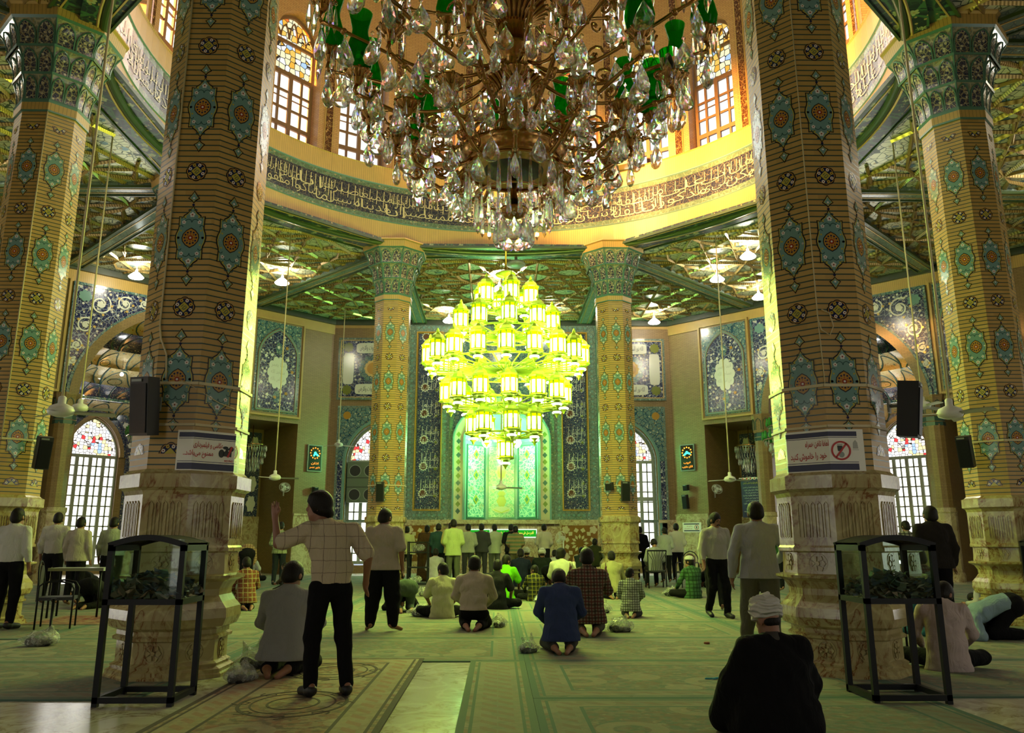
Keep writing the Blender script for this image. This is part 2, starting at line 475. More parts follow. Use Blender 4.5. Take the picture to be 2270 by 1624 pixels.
M['stainedwarm'] = m_stained('amber_stained_glass', 5.5, True)
M['lamp'] = emis('lit_lamp_bowl', (1.0, .96, .88), 14.0)
M['lantern'] = emis('lit_lantern_glass', (.76, 1.0, .0), 1.3)
M['lanterncore'] = emis('lit_lantern_bulb', (1.0, 1.0, .70), 7.0)
M['lanternmetal'] = pm('gilded_lantern_frame', (.42, .62, .03), .3, .5)
M['ledgreen'] = emis('green_led', (.05, 1.0, .55), 3.0)
M['ledorange'] = emis('orange_led', (1.0, .28, .03), 2.2)
M['signgreen'] = emis('green_lightbox', (.02, .42, .02), 1.0)
M['signyellow'] = emis('yellow_lightbox_lettering', (1.0, .9, .1), 1.3)
M['signwhite'] = emis('white_lightbox_rim', (.8, 1.0, .8), 1.2)
# ------------------------------------------------------------------ lettering (joined letter shapes, written right to left)
_F = {}
for ch, base, k in (('ا', 0xFE8D, 2), ('ب', 0xFE8F, 4), ('ت', 0xFE95, 4), ('ث', 0xFE99, 4), ('ج', 0xFE9D, 4), ('ح', 0xFEA1, 4), ('خ', 0xFEA5, 4),
                    ('د', 0xFEA9, 2), ('ذ', 0xFEAB, 2), ('ر', 0xFEAD, 2), ('ز', 0xFEAF, 2), ('س', 0xFEB1, 4), ('ش', 0xFEB5, 4), ('ص', 0xFEB9, 4),
                    ('ض', 0xFEBD, 4), ('ط', 0xFEC1, 4), ('ظ', 0xFEC5, 4), ('ع', 0xFEC9, 4), ('غ', 0xFECD, 4), ('ف', 0xFED1, 4), ('ق', 0xFED5, 4),
                    ('ك', 0xFED9, 4), ('ل', 0xFEDD, 4), ('م', 0xFEE1, 4), ('ن', 0xFEE5, 4), ('ه', 0xFEE9, 4), ('و', 0xFEED, 2), ('ي', 0xFEF1, 4),
                    ('ى', 0xFEEF, 2), ('أ', 0xFE83, 2), ('إ', 0xFE87, 2), ('ة', 0xFE93, 2), ('پ', 0xFB56, 4), ('چ', 0xFB7A, 4), ('ک', 0xFB8E, 4),
                    ('گ', 0xFB92, 4), ('ی', 0xFBFC, 4), ('\uE000', 0xFEFB, 2)):
    _F[ch] = (base, k)
def shape(s):
    s = s.replace('لا', '\uE000'); out = []
    for i, c in enumerate(s):
        if c not in _F:
            out.append('' if c == '\u200c' else c); continue
        base, k = _F[c]
        p = i > 0 and s[i - 1] in _F and _F[s[i - 1]][1] == 4
        q = k == 4 and i + 1 < len(s) and s[i + 1] in _F
        out.append(chr(base + (3 if p and q else 1 if p else 2 if q else 0)))
    return ''.join(reversed(out))
_fc = bpy.data.curves.new('lettering_source', 'FONT'); _fo = bpy.data.objects.new('lettering_source', _fc); COL.objects.link(_fo)
_fc.resolution_u = 3
def letters(body, rtl=True, bold=0.0):
    _fc.body = shape(body) if rtl else body; _fc.offset = bold
    dg = bpy.context.evaluated_depsgraph_get(); dg.update()
    me = bpy.data.meshes.new_from_object(_fo.evaluated_get(dg))
    V = np.array([v.co[:2] for v in me.vertices]) if len(me.vertices) else np.zeros((0, 2)); Fc = [list(p.vertices) for p in me.polygons]
    bpy.data.meshes.remove(me); return V, Fc
def write(mb, body, x, z, w, h, m, f=None, d=.004, rtl=True, bold=0.0, align=0.0):
    """fit the words into a w x h box whose centre (align=0) is x,z"""
    V, Fc = letters(body, rtl, bold)
    if not len(V): return
    lo, hi = V.min(0), V.max(0)
    sx, sz = w / (hi[0] - lo[0]), h / (hi[1] - lo[1])
    f = f or (lambda x, z, y: (x, y, z))
    I = [mb.vert(f(x + (p[0] - (lo[0] + hi[0]) / 2) * sx, z + (p[1] - (lo[1] + hi[1]) / 2) * sz, -d)) for p in V]
    for q in Fc: mb.face([I[k] for k in q], m)
# ------------------------------------------------------------------ the octagonal hall: centre (0,17), walls 17 m from it, ring of columns inside
CY0, AP, HC, RD = 17.0, 17.0, 10.3, 8.1
HW = AP * tan(R(22.5))
def wmat(az, ap=AP):
    """local frame of a wall: x to the right seen from inside, y outwards, z up"""
    a = R(az)
    return Matrix.Translation((ap * sin(a), CY0 + ap * cos(a), 0)) @ Matrix.Rotation(-a, 4, 'Z')
def zarch(x, w, z1, h, p=.2):
    t = min(1, abs(x) / w)
    return z1 + h * ((1 - p) * sqrt(max(0, 1 - t * t)) + p * (1 - t))
def archline(w, z1, h, n=24, p=.2, cx=0.0):
    return [(cx + w * cos(pi * i / n), zarch(w * cos(pi * i / n), w, z1, h, p)) for i in range(n + 1)]
def wall_holes(mb, x0, x1, z1, holes, m=0, depth=.6, mr=None):
    """holes: (centre, half width, z0, spring, rise); rise 0 = square head"""
    mr = m if mr is None else mr
    x = x0
    for cx, w, zb, sp, rise in sorted(holes):
        mb.poly([(x, 0, 0), (cx - w, 0, 0), (cx - w, 0, z1), (x, 0, z1)], m)
        line = archline(w, sp, rise, 24, .2, cx) if rise else [(cx + w, sp), (cx - w, sp)]
        for a, b in zip(line, line[1:]):
            mb.poly([(b[0], 0, b[1]), (a[0], 0, a[1]), (a[0], 0, z1), (b[0], 0, z1)], m)
            mb.poly([(a[0], 0, a[1]), (b[0], 0, b[1]), (b[0], depth, b[1]), (a[0], depth, a[1])], mr)
        for s in (-1, 1):
            mb.poly([(cx + s * w, 0, zb), (cx + s * w, depth, zb), (cx + s * w, depth, sp), (cx + s * w, 0, sp)], mr)
        if zb > 0:
            mb.poly([(cx - w, 0, 0), (cx + w, 0, 0), (cx + w, 0, zb), (cx - w, 0, zb)], m)
            mb.poly([(cx - w, 0, zb), (cx + w, 0, zb), (cx + w, depth, zb), (cx - w, depth, zb)], mr)
        x = cx + w
    mb.poly([(x, 0, 0), (x1, 0, 0), (x1, 0, z1), (x, 0, z1)], m)
def place(o, Mx): o.matrix_world = Mx; return o
octo = [(AP / cos(R(22.5)) * sin(R(22.5 + 45 * k)), CY0 + AP / cos(R(22.5)) * cos(R(22.5 + 45 * k))) for k in range(8)]
# floor
b = MB(); b.poly([(-26, -1.2, 0), (26, -1.2, 0), (26, 42, 0), (-26, 42, 0)]); struct('floor', b, [M['floormarble']])
# ceiling: mirror tile panels round the drum opening
b = MB()
n = 96
def octr(a):
    k = (math.degrees(a) % 45); k = min(k, 45 - k) if False else ((math.degrees(a) + 22.5) % 45) - 22.5
    return AP / cos(R(k))
for i in range(n):
    a0, a1 = 2 * pi * i / n, 2 * pi * (i + 1) / n
    q = []
    for a, r in ((a0, RD + .05), (a1, RD + .05), (a1, octr(a1)), (a0, octr(a0))): q.append((r * sin(a), CY0 + r * cos(a), HC))
    b.poly(q)
struct('ceiling', b, [M['mirror']])
# ceiling strapwork: interlaced star lattice of gilt mouldings
def lattice():
    b = MB(); segs = set(); S = 2.3; o = S / 2; c = S / (2 + sqrt(2)); k = S / 2 - c
    def inside(x, y):
        dx, dy = x, y - CY0; a = atan2(dx, dy); r = hypot(dx, dy)
        return r > RD + .55 and r < octr(a) - .1
    th = R(67.5)
    for i in range(-9, 10):
        for j in range(-9, 10):
            cx, cy = i * S, CY0 + (j + .5) * S
            if hypot(cx, cy - CY0) > 19.5: continue
            ap = S / 2
            P = [(cx + ap * cos(pi * q / 4), cy + ap * sin(pi * q / 4)) for q in range(8)]
            Q = [(cx + ap * .62 * cos(pi * q / 4 + pi / 8), cy + ap * .62 * sin(pi * q / 4 + pi / 8)) for q in range(8)]
            for q in range(8):
                for st in (3,): segs.add((P[q], P[(q + st) % 8]))
                segs.add((P[q], Q[q])); segs.add((Q[q], P[(q + 1) % 8]))
            for sx in (-1, 1):
                for sy in (-1, 1):
                    kx, ky = cx + sx * S / 2, cy + sy * S / 2
                    segs.add(((cx + sx * ap * cos(pi / 4), cy + sy * ap * sin(pi / 4)), (kx, ky)))
            segs.add((P[0], (cx + S / 2 + .0, cy + S / 2))); segs.add((P[0], (cx + S / 2, cy - S / 2)))
            segs.add((P[2], (cx + S / 2, cy + S / 2))); segs.add((P[2], (cx - S / 2, cy + S / 2)))
    for (x0, y0), (x1, y1) in segs:
        if not (inside(x0, y0) and inside(x1, y1)): continue
        A, Bv = Vector((x0, y0, HC - .02)), Vector((x1, y1, HC - .02))
        d = (Bv - A); L = d.length
        if L < .05: continue
        d /= L; w = Vector((-d.y, d.x, 0)) * .046
        lo = Vector((0, 0, -.06))
        ia, ib = [b.vert(A - w), b.vert(A + lo), b.vert(A + w)], [b.vert(Bv - w), b.vert(Bv + lo), b.vert(Bv + w)]
        b.face((ia[0], ia[1], ib[1], ib[0])); b.face((ia[1], ia[2], ib[2], ib[1]))
    return b
_t = NT('gilt_rope_moulding'); _v = _t.coord('Object'); _w = _t.n('TexWave', {'Vector': _v, 'Scale': 9.0, 'Distortion': 0.0}, wave_type='BANDS', bands_direction='DIAGONAL').outputs[0]
M['rope'] = _t.bsdf(_t.mix(_w, (.20, .13, .035), (.62, .45, .18)), .3, .55)
struct('trim_1', lattice(), [M['rope']])
# ceiling beams from the columns to the walls and between the columns
CPOS = [(-3.41, 8.87), (3.41, 8.87), (-8.13, 13.63), (8.13, 13.63), (-8.13, 20.37), (8.13, 20.37), (-3.45, 25.1), (3.45, 25.1)]
b = MB()
def beam(p, q, w, z0, edge=.05):
    p, q = Vector((*p, 0)), Vector((*q, 0)); d = (q - p).normalized(); s = Vector((-d.y, d.x, 0))
    up = Vector((0, 0, 1)); zc = (HC + z0) / 2
    b.bar(p + up * zc, q + up * zc, w, HC - z0, 0)
    for k in (-1, 1):
        b.bar(p + s * k * w / 2 + up * z0, q + s * k * w / 2 + up * z0, edge, .07, 1)
        b.bar(p + s * k * (w / 2 - .14) + up * z0, q + s * k * (w / 2 - .14) + up * z0, .03, .03, 2)
for (x, y) in CPOS:
    a = atan2(x, y - CY0)
    for s in (-22.5, 22.5):
        t = round(math.degrees(a) + s); t = R(round(t / 45) * 45)
        L = AP - (x * sin(t) + (y - CY0) * cos(t))
        beam((x, y), (x + sin(t) * L, y + cos(t) * L), .55, HC - .14)
ring = [CPOS[i] for i in (0, 1, 3, 5, 7, 6, 4, 2)]
struct('trim_2', b, [M['tealborder'], M['ringgreen'], M['gilt']])
b = MB()
for i in range(8): beam(ring[i], ring[(i + 1) % 8], 1.0, HC - .10)
struct('trim_3', b, [M['darkfloral'], M['ringgreen'], M['gilt']])
# mouldings at the walls' top, coloured dark to stand for the shadow there
b = MB()
for i in range(8):
    p, q = octo[i], octo[(i + 1) % 8]
    b.bar((p[0] * .995, CY0 + (p[1] - CY0) * .995, HC - .12), (q[0] * .995, CY0 + (q[1] - CY0) * .995, HC - .12), .16, .22, 0)
struct('trim_4', b, [M['shadowmoulding']])

# ------------------------------------------------------------------ drum
b = MB()
def band(r0, z0, r1, z1, m, n=144):
    b.grid([[(r0 * sin(2 * pi * i / n), CY0 + r0 * cos(2 * pi * i / n), z0), (r1 * sin(2 * pi * i / n), CY0 + r1 * cos(2 * pi * i / n), z1)] for i in range(n)], cu=True, m=m)
RB = RD
band(RB + .6, HC - .02, RB + .12, HC - .02, 3); band(RB + .42, HC - .02, RB + .42, HC - .17, 8); band(RB + .42, HC - .17, RB + .16, HC - .17, 8); band(RB + .16, HC - .17, RB + .14, HC - .19, 6); band(RB + .14, HC - .19, RB + .11, HC - .17, 6)
for q in range(8):
    a0, a1 = pi * q / 8, pi * (q + 1) / 8
    band(RB + .03 + .09 * cos(a0), HC - .10 - .11 * sin(a0), RB + .03 + .09 * cos(a1), HC - .10 - .11 * sin(a1), 3)
band(RB - .06, HC - .10, RB - .08, HC - .05, 3); band(RB - .08, HC - .05, RB - .08, HC + .01, 7); band(RB - .08, HC + .01, RB, HC + .04, 7)
band(RB, HC + .02, RB, 10.86, 0); band(RB, 10.86, RB - .03, 10.88, 4); band(RB - .03, 10.88, RB, 10.91, 4)
band(RB, 10.91, RB, 11.05, 1); band(RB, 11.05, RB, 11.90, 2); band(RB, 11.90, RB, 12.04, 1)
band(RB, 12.04, RB - .03, 12.06, 4); band(RB - .03, 12.06, RB - .02, 12.09, 4); band(RB - .02, 12.09, RB - .02, 12.62, 0); band(RB - .02, 12.62, RB - .05, 12.66, 5); band(RB - .05, 12.66, RB + .7, 12.70, 5)
# the inscription
VERSE = ('هل أتى على الانسان حين من الدهر لم يكن شيئا مذكورا', 'انا خلقنا الانسان من نطفة أمشاج نبتليه', 'فجعلناه سميعا بصيرا انا هديناه السبيل',
         'اما شاكرا واما كفورا انا اعتدنا للكافرين', 'سلاسل واغلالا وسعيرا ان الابرار يشربون من كاس')
def onband(x, z, y): a = x / RB; r = RB - .012 + y * .5; return (r * sin(a), CY0 + r * cos(a), z)
edges = [(36, 105), (-4, 36), (-40, -4), (-72, -40), (-118, -72)]
for s, (a0, a1) in zip(VERSE, edges):
    words = s.split(); xa, xb = R(a0) * RB, R(a1) * RB
    tot = sum(len(w) + .6 for w in words); x = xb
    for j, wd in enumerate(words):
        w = (xb - xa) * (len(wd) + .6) / tot
        write(b, wd, x - w / 2, 11.27, w * 1.25, .36 if len(wd) > 2 else .28, 7, onband, .012, bold=-.012)
        write(b, words[(j + 3) % len(words)], x - w / 2 + .08, 11.60, w * 1.15, .34, 7, onband, .012, bold=-.012)
        for q in range(4):
            xx = x - w * (.14 + .24 * q)
            b.strip([(xx, 11.28 + .1 * q), (xx + .015, 11.83)], .020, .012, 7, f=onband)
        x -= w
struct('wall_drum', b, [M['fascia'], M['greenborder'], M['script'], M['ringgreen'], M['teal'], M['fascia'], M['gilt'], M['cream'], M['darkfloral']])
# 22 window bays over the inscription
NB = 22; DZ = -.25; BW = RB * tan(pi / NB)
b = MB()
for k in range(NB):
    b.T = Matrix.Translation((0, CY0, 0)) @ Matrix.Rotation(-2 * pi * k / NB, 4, 'Z') @ Matrix.Translation((0, RB, DZ))
    line = archline(.80, 16.2, .9, 16, .1)
    for a, c in zip(line, line[1:]):
        b.poly([(c[0], 0, c[1]), (a[0], 0, a[1]), (a[0], 0, 21.6), (c[0], 0, 21.6)], 0)
        b.poly([(a[0], 0, a[1]), (c[0], 0, c[1]), (c[0], .55, c[1]), (a[0], .55, a[1])], 0)
    for s in (-1, 1):
        b.poly([(s * .80, 0, 12.9), (s * .80, .55, 12.9), (s * .80, .55, 16.2), (s * .80, 0, 16.2)], 0)
        b.poly([(s * .80, 0, 12.9), (s * BW, 0, 12.9), (s * BW, 0, 21.6), (s * .80, 0, 21.6)], 0)
        b.box((s * (BW - .02), -.02, 17.2), (.20, .05, 8.6), 1)
        b.box((s * (BW - .135), -.012, 17.2), (.03, .04, 8.6), 2)
        b.poly([(s * .80, .55, 12.9), (s * (BW + .1), .55, 12.9), (s * (BW + .1), .55, 21.6), (s * .80, .55, 21.6)], 0)
b.T = None
M['drumfloral'] = m_floral('brown_floral_tile', (.06, .022, .012), (.40, .26, .10), (.30, .10, .03), (.22, .12, .04), 8.0, .05)
struct('wall_drum_upper', b, [M['brick_dark'], M['drumfloral'], M['gilt']])
b = MB(); b.lathe([(8.7, 21.3), (8.4, 22.8), (7.2, 25), (5, 27.2), (2.4, 28.6), (0.01, 29.1)], 48, 0, True, (0, CY0, 0)); struct('ceiling_dome', b, [M['drumfloral']])
def drum_window():
    fr, pn, st = MB(), MB(), MB(); w = .76
    y = .40
    for x0, x1 in ((-w, -w + .07), (w - .07, w), (-.045, .045)): fr.box(((x0 + x1) / 2, y, 14.0), (x1 - x0 + .03, .10, 2.2))
    for z, h in ((12.96, .08), (13.44, .13), (15.10, .14), (16.14, .09)): fr.box((0, y, z), (2 * w, .09, h))
    for sx in (-1, 1):
        fr.box((sx * .40, y, 14.0), (.07, .06, 2.1))
        for z, hh in ((13.98, .07), (14.32, .02), (14.54, .07)): fr.box((sx * .40, y, z), (.64, .05, hh))
    for s in (-1, 1): fr.box((s * (w - .035), y, 15.7), (.07, .10, 1.1))
    line = archline(w, 16.2, .85, 20, .1)
    fr.strip(line, .10, .09, f=lambda x, z, yy: (x, y + .04 + yy, z))
    for q in range(5):
        cx = -.6 + .3 * q
        fr.strip(archline(.14, 16.28, .28 + .16 * (2 - abs(q - 2)), 10, .3, cx), .03, .05, f=lambda x, z, yy: (x, y + .03 + yy, z))
    pn.poly([(-w, y + .03, 12.95), (w, y + .03, 12.95), (w, y + .03, 15.1), (-w, y + .03, 15.1)])
    st.poly([(-w, y + .03, 15.1), (w, y + .03, 15.1), (w, y + .03, 16.2)] + [(x, y + .03, z) for x, z in line] + [(-w, y + .03, 16.2)])
    return fr.mesh('window_frame', [M['wood']], True), pn.mesh('window_pane', [M['drumpane']]), st.mesh('stained_glass', [M['stainedwarm']], True)
_dw = drum_window(); WN = [0]
def window(meshes, Mx, names=('window_frame', 'pane', 'stained_glass'), day=None):
    WN[0] += 1
    o = inst(meshes[0], 'window_%d' % WN[0]); o['kind'] = 'structure'; o.matrix_world = Mx
    for me, nm in zip(meshes[1:], names[1:]): inst(me, nm, o)
    if day:
        L = lamp('AREA', (0, -.05, day[0]), day[1], (1.0, .97, .88), day[2], o, name='daylight'); L.rotation_euler = (-pi / 2, 0, 0)
    return o
for k in range(NB):
    window(_dw, Matrix.Translation((0, CY0, 0)) @ Matrix.Rotation(-2 * pi * k / NB, 4, 'Z') @ Matrix.Translation((0, RB, DZ)), day=(14.6, 60, (1.3, 3.6)))

# ------------------------------------------------------------------ hall windows
def hall_window(w, z0, zl, za, leaves=4, transom=None):
    """half width w, bottom z0, lintel zl, arch apex za"""
    fr, pn, st = MB(), MB(), MB(); y = .12
    W2 = 2 * w / leaves
    for i in range(leaves + 1): fr.box((-w + i * W2, y, (z0 + zl) / 2), (.13, .10, zl - z0))
    for z in (z0 + .05, zl): fr.box((0, y, z), (2 * w + .09, .10, .12))
    if transom: fr.box((0, y, transom), (2 * w, .11, .16))
    nr = max(2, round((zl - z0) / .40))
    for i in range(leaves):
        cx = -w + (i + .5) * W2
        fr.box((cx, y, (z0 + zl) / 2), (.05, .05, zl - z0))
        for q in range(1, nr): fr.box((cx, y, z0 + (zl - z0) * q / nr), (W2, .05, .05))
    fr.strip(archline(w, zl + .02, za - zl, 24, .2), .10, .10, f=lambda x, z, yy: (x, y + .05 + yy, z))
    pn.poly([(-w, y + .04, z0), (w, y + .04, z0), (w, y + .04, zl), (-w, y + .04, zl)])
    st.poly([(x, y + .04, z) for x, z in archline(w, zl, za - zl, 24, .2)])
    return fr.mesh('window_frame', [M['woodlight']]), pn.mesh('window_pane', [M['pane']]), st.mesh('stained_glass', [M['stained']], True)
HWIN = hall_window(1.0, .25, 4.5, 6.0)
FWIN = hall_window(1.05, .35, 4.4, 5.85, transom=2.9)

# ------------------------------------------------------------------ far wall with the prayer niche
FAR = wmat(0)
b = MB()
wall_holes(b, -HW, HW, HC, [(-5.2, 1.1, .3, 4.4, 1.5), (0, 1.5, 0, 5.3, 1.25), (5.2, 1.1, .3, 4.4, 1.5)], 0, .55, 1)
for z0, z1, d, m in ((0, 2.0, .05, 2), (1.94, 2.06, .10, 2), (9.95, 10.3, .03, 3)):
    for x0, x1 in ((-HW, -6.3), (-4.1, -2.1), (2.1, 4.1), (6.3, HW)) if m == 2 else ((-HW, HW),):
        b.box(((x0 + x1) / 2, -d / 2, (z0 + z1) / 2), (x1 - x0, d, z1 - z0), m)
place(struct('wall_far', b, [M['brick'], M['tealborder'], M['stonefloral'], M['fascia']]), FAR)
for s in (-1, 1):
    window(FWIN, FAR @ Matrix.Translation((s * 5.2, .3, 0)), day=(2.6, 60, (1.8, 4.5)))
# ------------------------------------------------------------------ tile panels on the walls
def frame_rect(b, x0, x1, z0, z1, w, d, m, f=None):
    """mitred rectangular band just outside x0..x1,z0..z1"""
    f = f or (lambda x, z, y: (x, y, z))
    I, O = [(x0, z0), (x1, z0), (x1, z1), (x0, z1)], [(x0 - w, z0 - w), (x1 + w, z0 - w), (x1 + w, z1 + w), (x0 - w, z1 + w)]
    for i in range(4):
        j = (i + 1) % 4
        b.poly([f(*I[i], -d), f(*O[i], -d), f(*O[j], -d), f(*I[j], -d)], m)
        b.poly([f(*O[i], -d), f(*O[i], 0), f(*O[j], 0), f(*O[j], -d)], m)
        b.poly([f(*I[i], 0), f(*I[i], -d), f(*I[j], -d), f(*I[j], 0)], m)
def rect(b, x0, x1, z0, z1, d, m): b.prism([(x0, z0), (x1, z0), (x1, z1), (x0, z1)], d, m)
def lobed(cx, cz, rx, rz, lobes=8, amp=.14, n=64):
    return [(cx + rx * (1 - amp + amp * abs(cos(lobes * t / 2)) ** .7) * cos(t), cz + rz * (1 - amp + amp * abs(cos(lobes * t / 2)) ** .7) * sin(t)) for t in [2 * pi * i / n for i in range(n)]]
def studs(b, x0, z0, x1, z1, n, r, d, m):
    for i in range(n):
        t = (i + .5) / n
        b.lathe([(r, 0), (r * .8, d * .7), (0.001, d)], 8, m, True, (0, 0, 0)) if False else b.prism(circ(x0 + (x1 - x0) * t, z0 + (z1 - z0) * t, r, 8), d, m)
PANM = [M['tealborder'], M['bluefloral'], M['teal'], M['white'], M['gilt'], M['olive'], M['ochre'], M['tealfloral'], M['brick'], M['navy'], M['fascia'], pm('faint_script', (.40, .38, .33), .3)]
def spandrel(b, w, zs, rise, x0, x1, ztop, d, m, cx=0.0):
    line = archline(w, zs, rise, 28, .2, cx)
    pts = [(x0, zs)] + [(x, z) for x, z in line[::-1]] + [(x1, zs), (x1, ztop), (x0, ztop)]
    for a, c in zip(line, line[1:]): b.poly([(c[0], -d, c[1]), (a[0], -d, a[1]), (a[0], -d, ztop), (c[0], -d, ztop)], m)
    for s, xe in ((1, x1), (-1, x0)):
        b.poly([(cx + s * w, -d, zs), (xe, -d, zs), (xe, -d, ztop), (cx + s * w, -d, ztop)], m)
# square panels over the far windows: inscription cartouches round a gilt roundel
def square_panel(x, label):
    b = MB(); rect(b, -1.36, 1.36, 7.0, 9.42, .05, 1)
    frame_rect(b, -1.36, 1.36, 7.0, 9.42, .10, .08, 0); frame_rect(b, -1.34, 1.34, 7.02, 9.40, .03, .09, 4)
    pk = []
    for cx, cz, w, h in ((0, 9.08, .72, .22), (0, 7.34, .72, .22), (-1.02, 8.21, .22, .66), (1.02, 8.21, .22, .66)):
        L = []
        for i in range(32):
            t = 2 * pi * i / 32; L.append((cx + w * (abs(cos(t)) ** .35) * (1 if cos(t) > 0 else -1), cz + h * (abs(sin(t)) ** .35) * (1 if sin(t) > 0 else -1)))
        b.prism(L, .07, 3)
        if w > h: write(b, 'الله نور السماوات والارض', cx, cz, w * 1.6, h * 1.2, 9, d=.074)
    for sx in (-1, 1):
        for sz in (-1, 1): b.prism(lobed(sx * 1.05, 8.21 + sz * .9, .21, .21, 8, .2, 32), .07, 5)
    b.prism(lobed(0, 8.21, .60, .60, 12, .15, 96), .065, 7); b.prism(lobed(0, 8.21, .36, .36, 12, .1, 72), .08, 4); b.prism(circ(0, 8.21, .25), .09, 6)
    o = b.build('tile_panel', PANM, uv=True); place(o, FAR @ Matrix.Translation((x, 0, 0)))
    tag(o, label, 'tile panel', 'square tile panels over the far windows')
square_panel(-5.36, 'square blue tile panel with white cartouches over the window left of the prayer niche')
square_panel(5.36, 'square blue tile panel with white cartouches over the window right of the prayer niche')
def window_surround(x, label):
    b = MB(); spandrel(b, 1.2, 4.4, 1.62, -1.45, 1.45, 6.55, .05, 7)
    b.strip([(-1.2, .3)] + archline(1.2, 4.4, 1.62, 28)[::-1] + [(1.2, .3)], .10, .08, 2)
    b.strip([(-1.33, .3), (-1.33, 4.4)], .24, .05, 1); b.strip([(1.33, .3), (1.33, 4.4)], .24, .05, 1)
    frame_rect(b, -1.45, 1.45, 2.06, 6.55, .09, .08, 0)
    for s in (-1, 1): b.prism(circ(s * 1.15, 6.25, .16), .065, 6)
    rect(b, -1.5, 1.5, 6.7, 7.0, .06, 10) if False else None
    o = b.build('window_surround', PANM, uv=True); place(o, FAR @ Matrix.Translation((x, 0, 0)))
    tag(o, label, 'tile surround', 'tiled surrounds of the far windows')
window_surround(-5.2, 'teal tiled arch surround of the far window left of the prayer niche')
window_surround(5.2, 'teal tiled arch surround of the far window right of the prayer niche')

# prayer niche (mihrab): borders, inscription strips, arched recess of three tiled faces
mh = thing('prayer_niche', 'tall green and blue tiled prayer niche with arched recess in the far wall', 'prayer niche', (0, CY0 + AP, 0))
b = MB(); rect(b, -3.56, 3.56, 9.78, 10.14, .10, 0)
for s in (-1, 1):
    rect(b, min(s * 3.56, s * 3.92), max(s * 3.56, s * 3.92), 2.06, 10.14, .10, 0); rect(b, min(s * 2.15, s * 3.56), max(s * 2.15, s * 3.56), 2.06, 2.42, .10, 0)
    frame_rect(b, min(s * 2.5, s * 3.52), max(s * 2.5, s * 3.52), 2.46, 9.74, .05, .13, 2); rect(b, min(s * 3.92, s * 3.98), max(s * 3.92, s * 3.98), 2.06, 10.2, .14, 1)
rect(b, -3.98, 3.98, 10.14, 10.2, .14, 1)
for z0, z1, x in ((2.5, 9.7, -3.74), (2.5, 9.7, 3.74)): studs(b, x, z0, x, z1, 34, .055, .125, 3)
studs(b, -3.6, 9.96, 3.6, 9.96, 34, .055, .125, 3); studs(b, -3.6, 2.24, -2.2, 2.24, 7, .055, .125, 3); studs(b, 2.2, 2.24, 3.6, 2.24, 7, .055, .125, 3)
b.build('outer_border', [M['tealborder'], M['tealgreen'], M['ochre'], M['teal']], mh, uv=True)
for s in (-1, 1):
    b = MB(); rect(b, min(s * 2.52, s * 3.48), max(s * 2.52, s * 3.48), 2.5, 9.7, .05, 0)
    for q in range(7):
        z = 2.9 + q * 1.08
        b.prism(lobed(s * 3.0 - .18, z + .2, .19, .19, 12, .3, 72), .06, 1); b.prism(circ(s * 3.0 - .18, z + .2, .13), .065, 2)
        for k in range(2): b.prism(circ(s * 3.0 + .3, z + .1 + .5 * k, .06, 12), .06, 3)
    words = ('بسم الله', 'الرحمن', 'الرحيم', 'والشمس', 'وضحيها', 'والقمر', 'اذا تليها')
    for q, wd in enumerate(words):
        z = 9.0 - q * 1.08
        write(b, wd, s * 3.0 + .10, z - .18, .66, .36, 1, d=.066, bold=-.018); write(b, words[(q * 3 + 2) % 7], s * 3.0 + .04, z - .52, .72, .34, 1, d=.066, bold=-.018)
        for k in range(4): b.strip([(s * 3.0 - .28 + .18 * k, z - .5), (s * 3.0 - .25 + .18 * k, z + .05)], .016, .066, 1)
    b.build('inscription_strip', [M['bluefloral_fine'], M['white'], M['brown'], M['olive']], mh, uv=True)
b = MB(); rect(b, -2.5, -2.15, 2.06, 9.7, .05, 0); rect(b, 2.15, 2.5, 2.06, 9.7, .05, 0)
rect(b, -2.15, -2.0, 2.06, 9.5, .09, 1); rect(b, 2.0, 2.15, 2.06, 9.5, .09, 1); rect(b, -2.15, 2.15, 9.38, 9.7, .06, 1)
for s in (-1, 1): studs(b, s * 2.32, 2.2, s * 2.32, 9.6, 32, .05, .07, 2)
b.build('inner_border', [M['tealborder'], M['greenborder'], M['teal']], mh, uv=True)
b = MB(); spandrel(b, 2.0, 5.2, 1.95, -2.0, 2.0, 9.38, .03, 0)
b.build('spandrel', [M['tealfloral']], mh, uv=True)
b = MB(); arc = [(-1.76, 2.06)] + archline(1.76, 5.25, 1.6, 32)[::-1] + [(1.76, 2.06)]
b.strip(arc, .42, .05, 0)
for w, dd, wd in ((1.97, .12, .07), (1.53, .10, .09)):
    b.strip([(-w, 2.06)] + archline(w, 5.25, 1.6 - (1.76 - w), 32)[::-1] + [(w, 2.06)], wd, dd, 1)
for k in range(12):
    for s in (-1, 1):
        b.prism([(s * 1.76 + .10 * cos(a), 2.4 + k * .28 + .12 * sin(a)) for a in (0, pi / 2, pi, 1.5 * pi)], .056, 2 if k % 2 else 3)
b.build('arch_border', [M['cream'], M['teal'], M['olive'], M['dteal']], mh, uv=True)
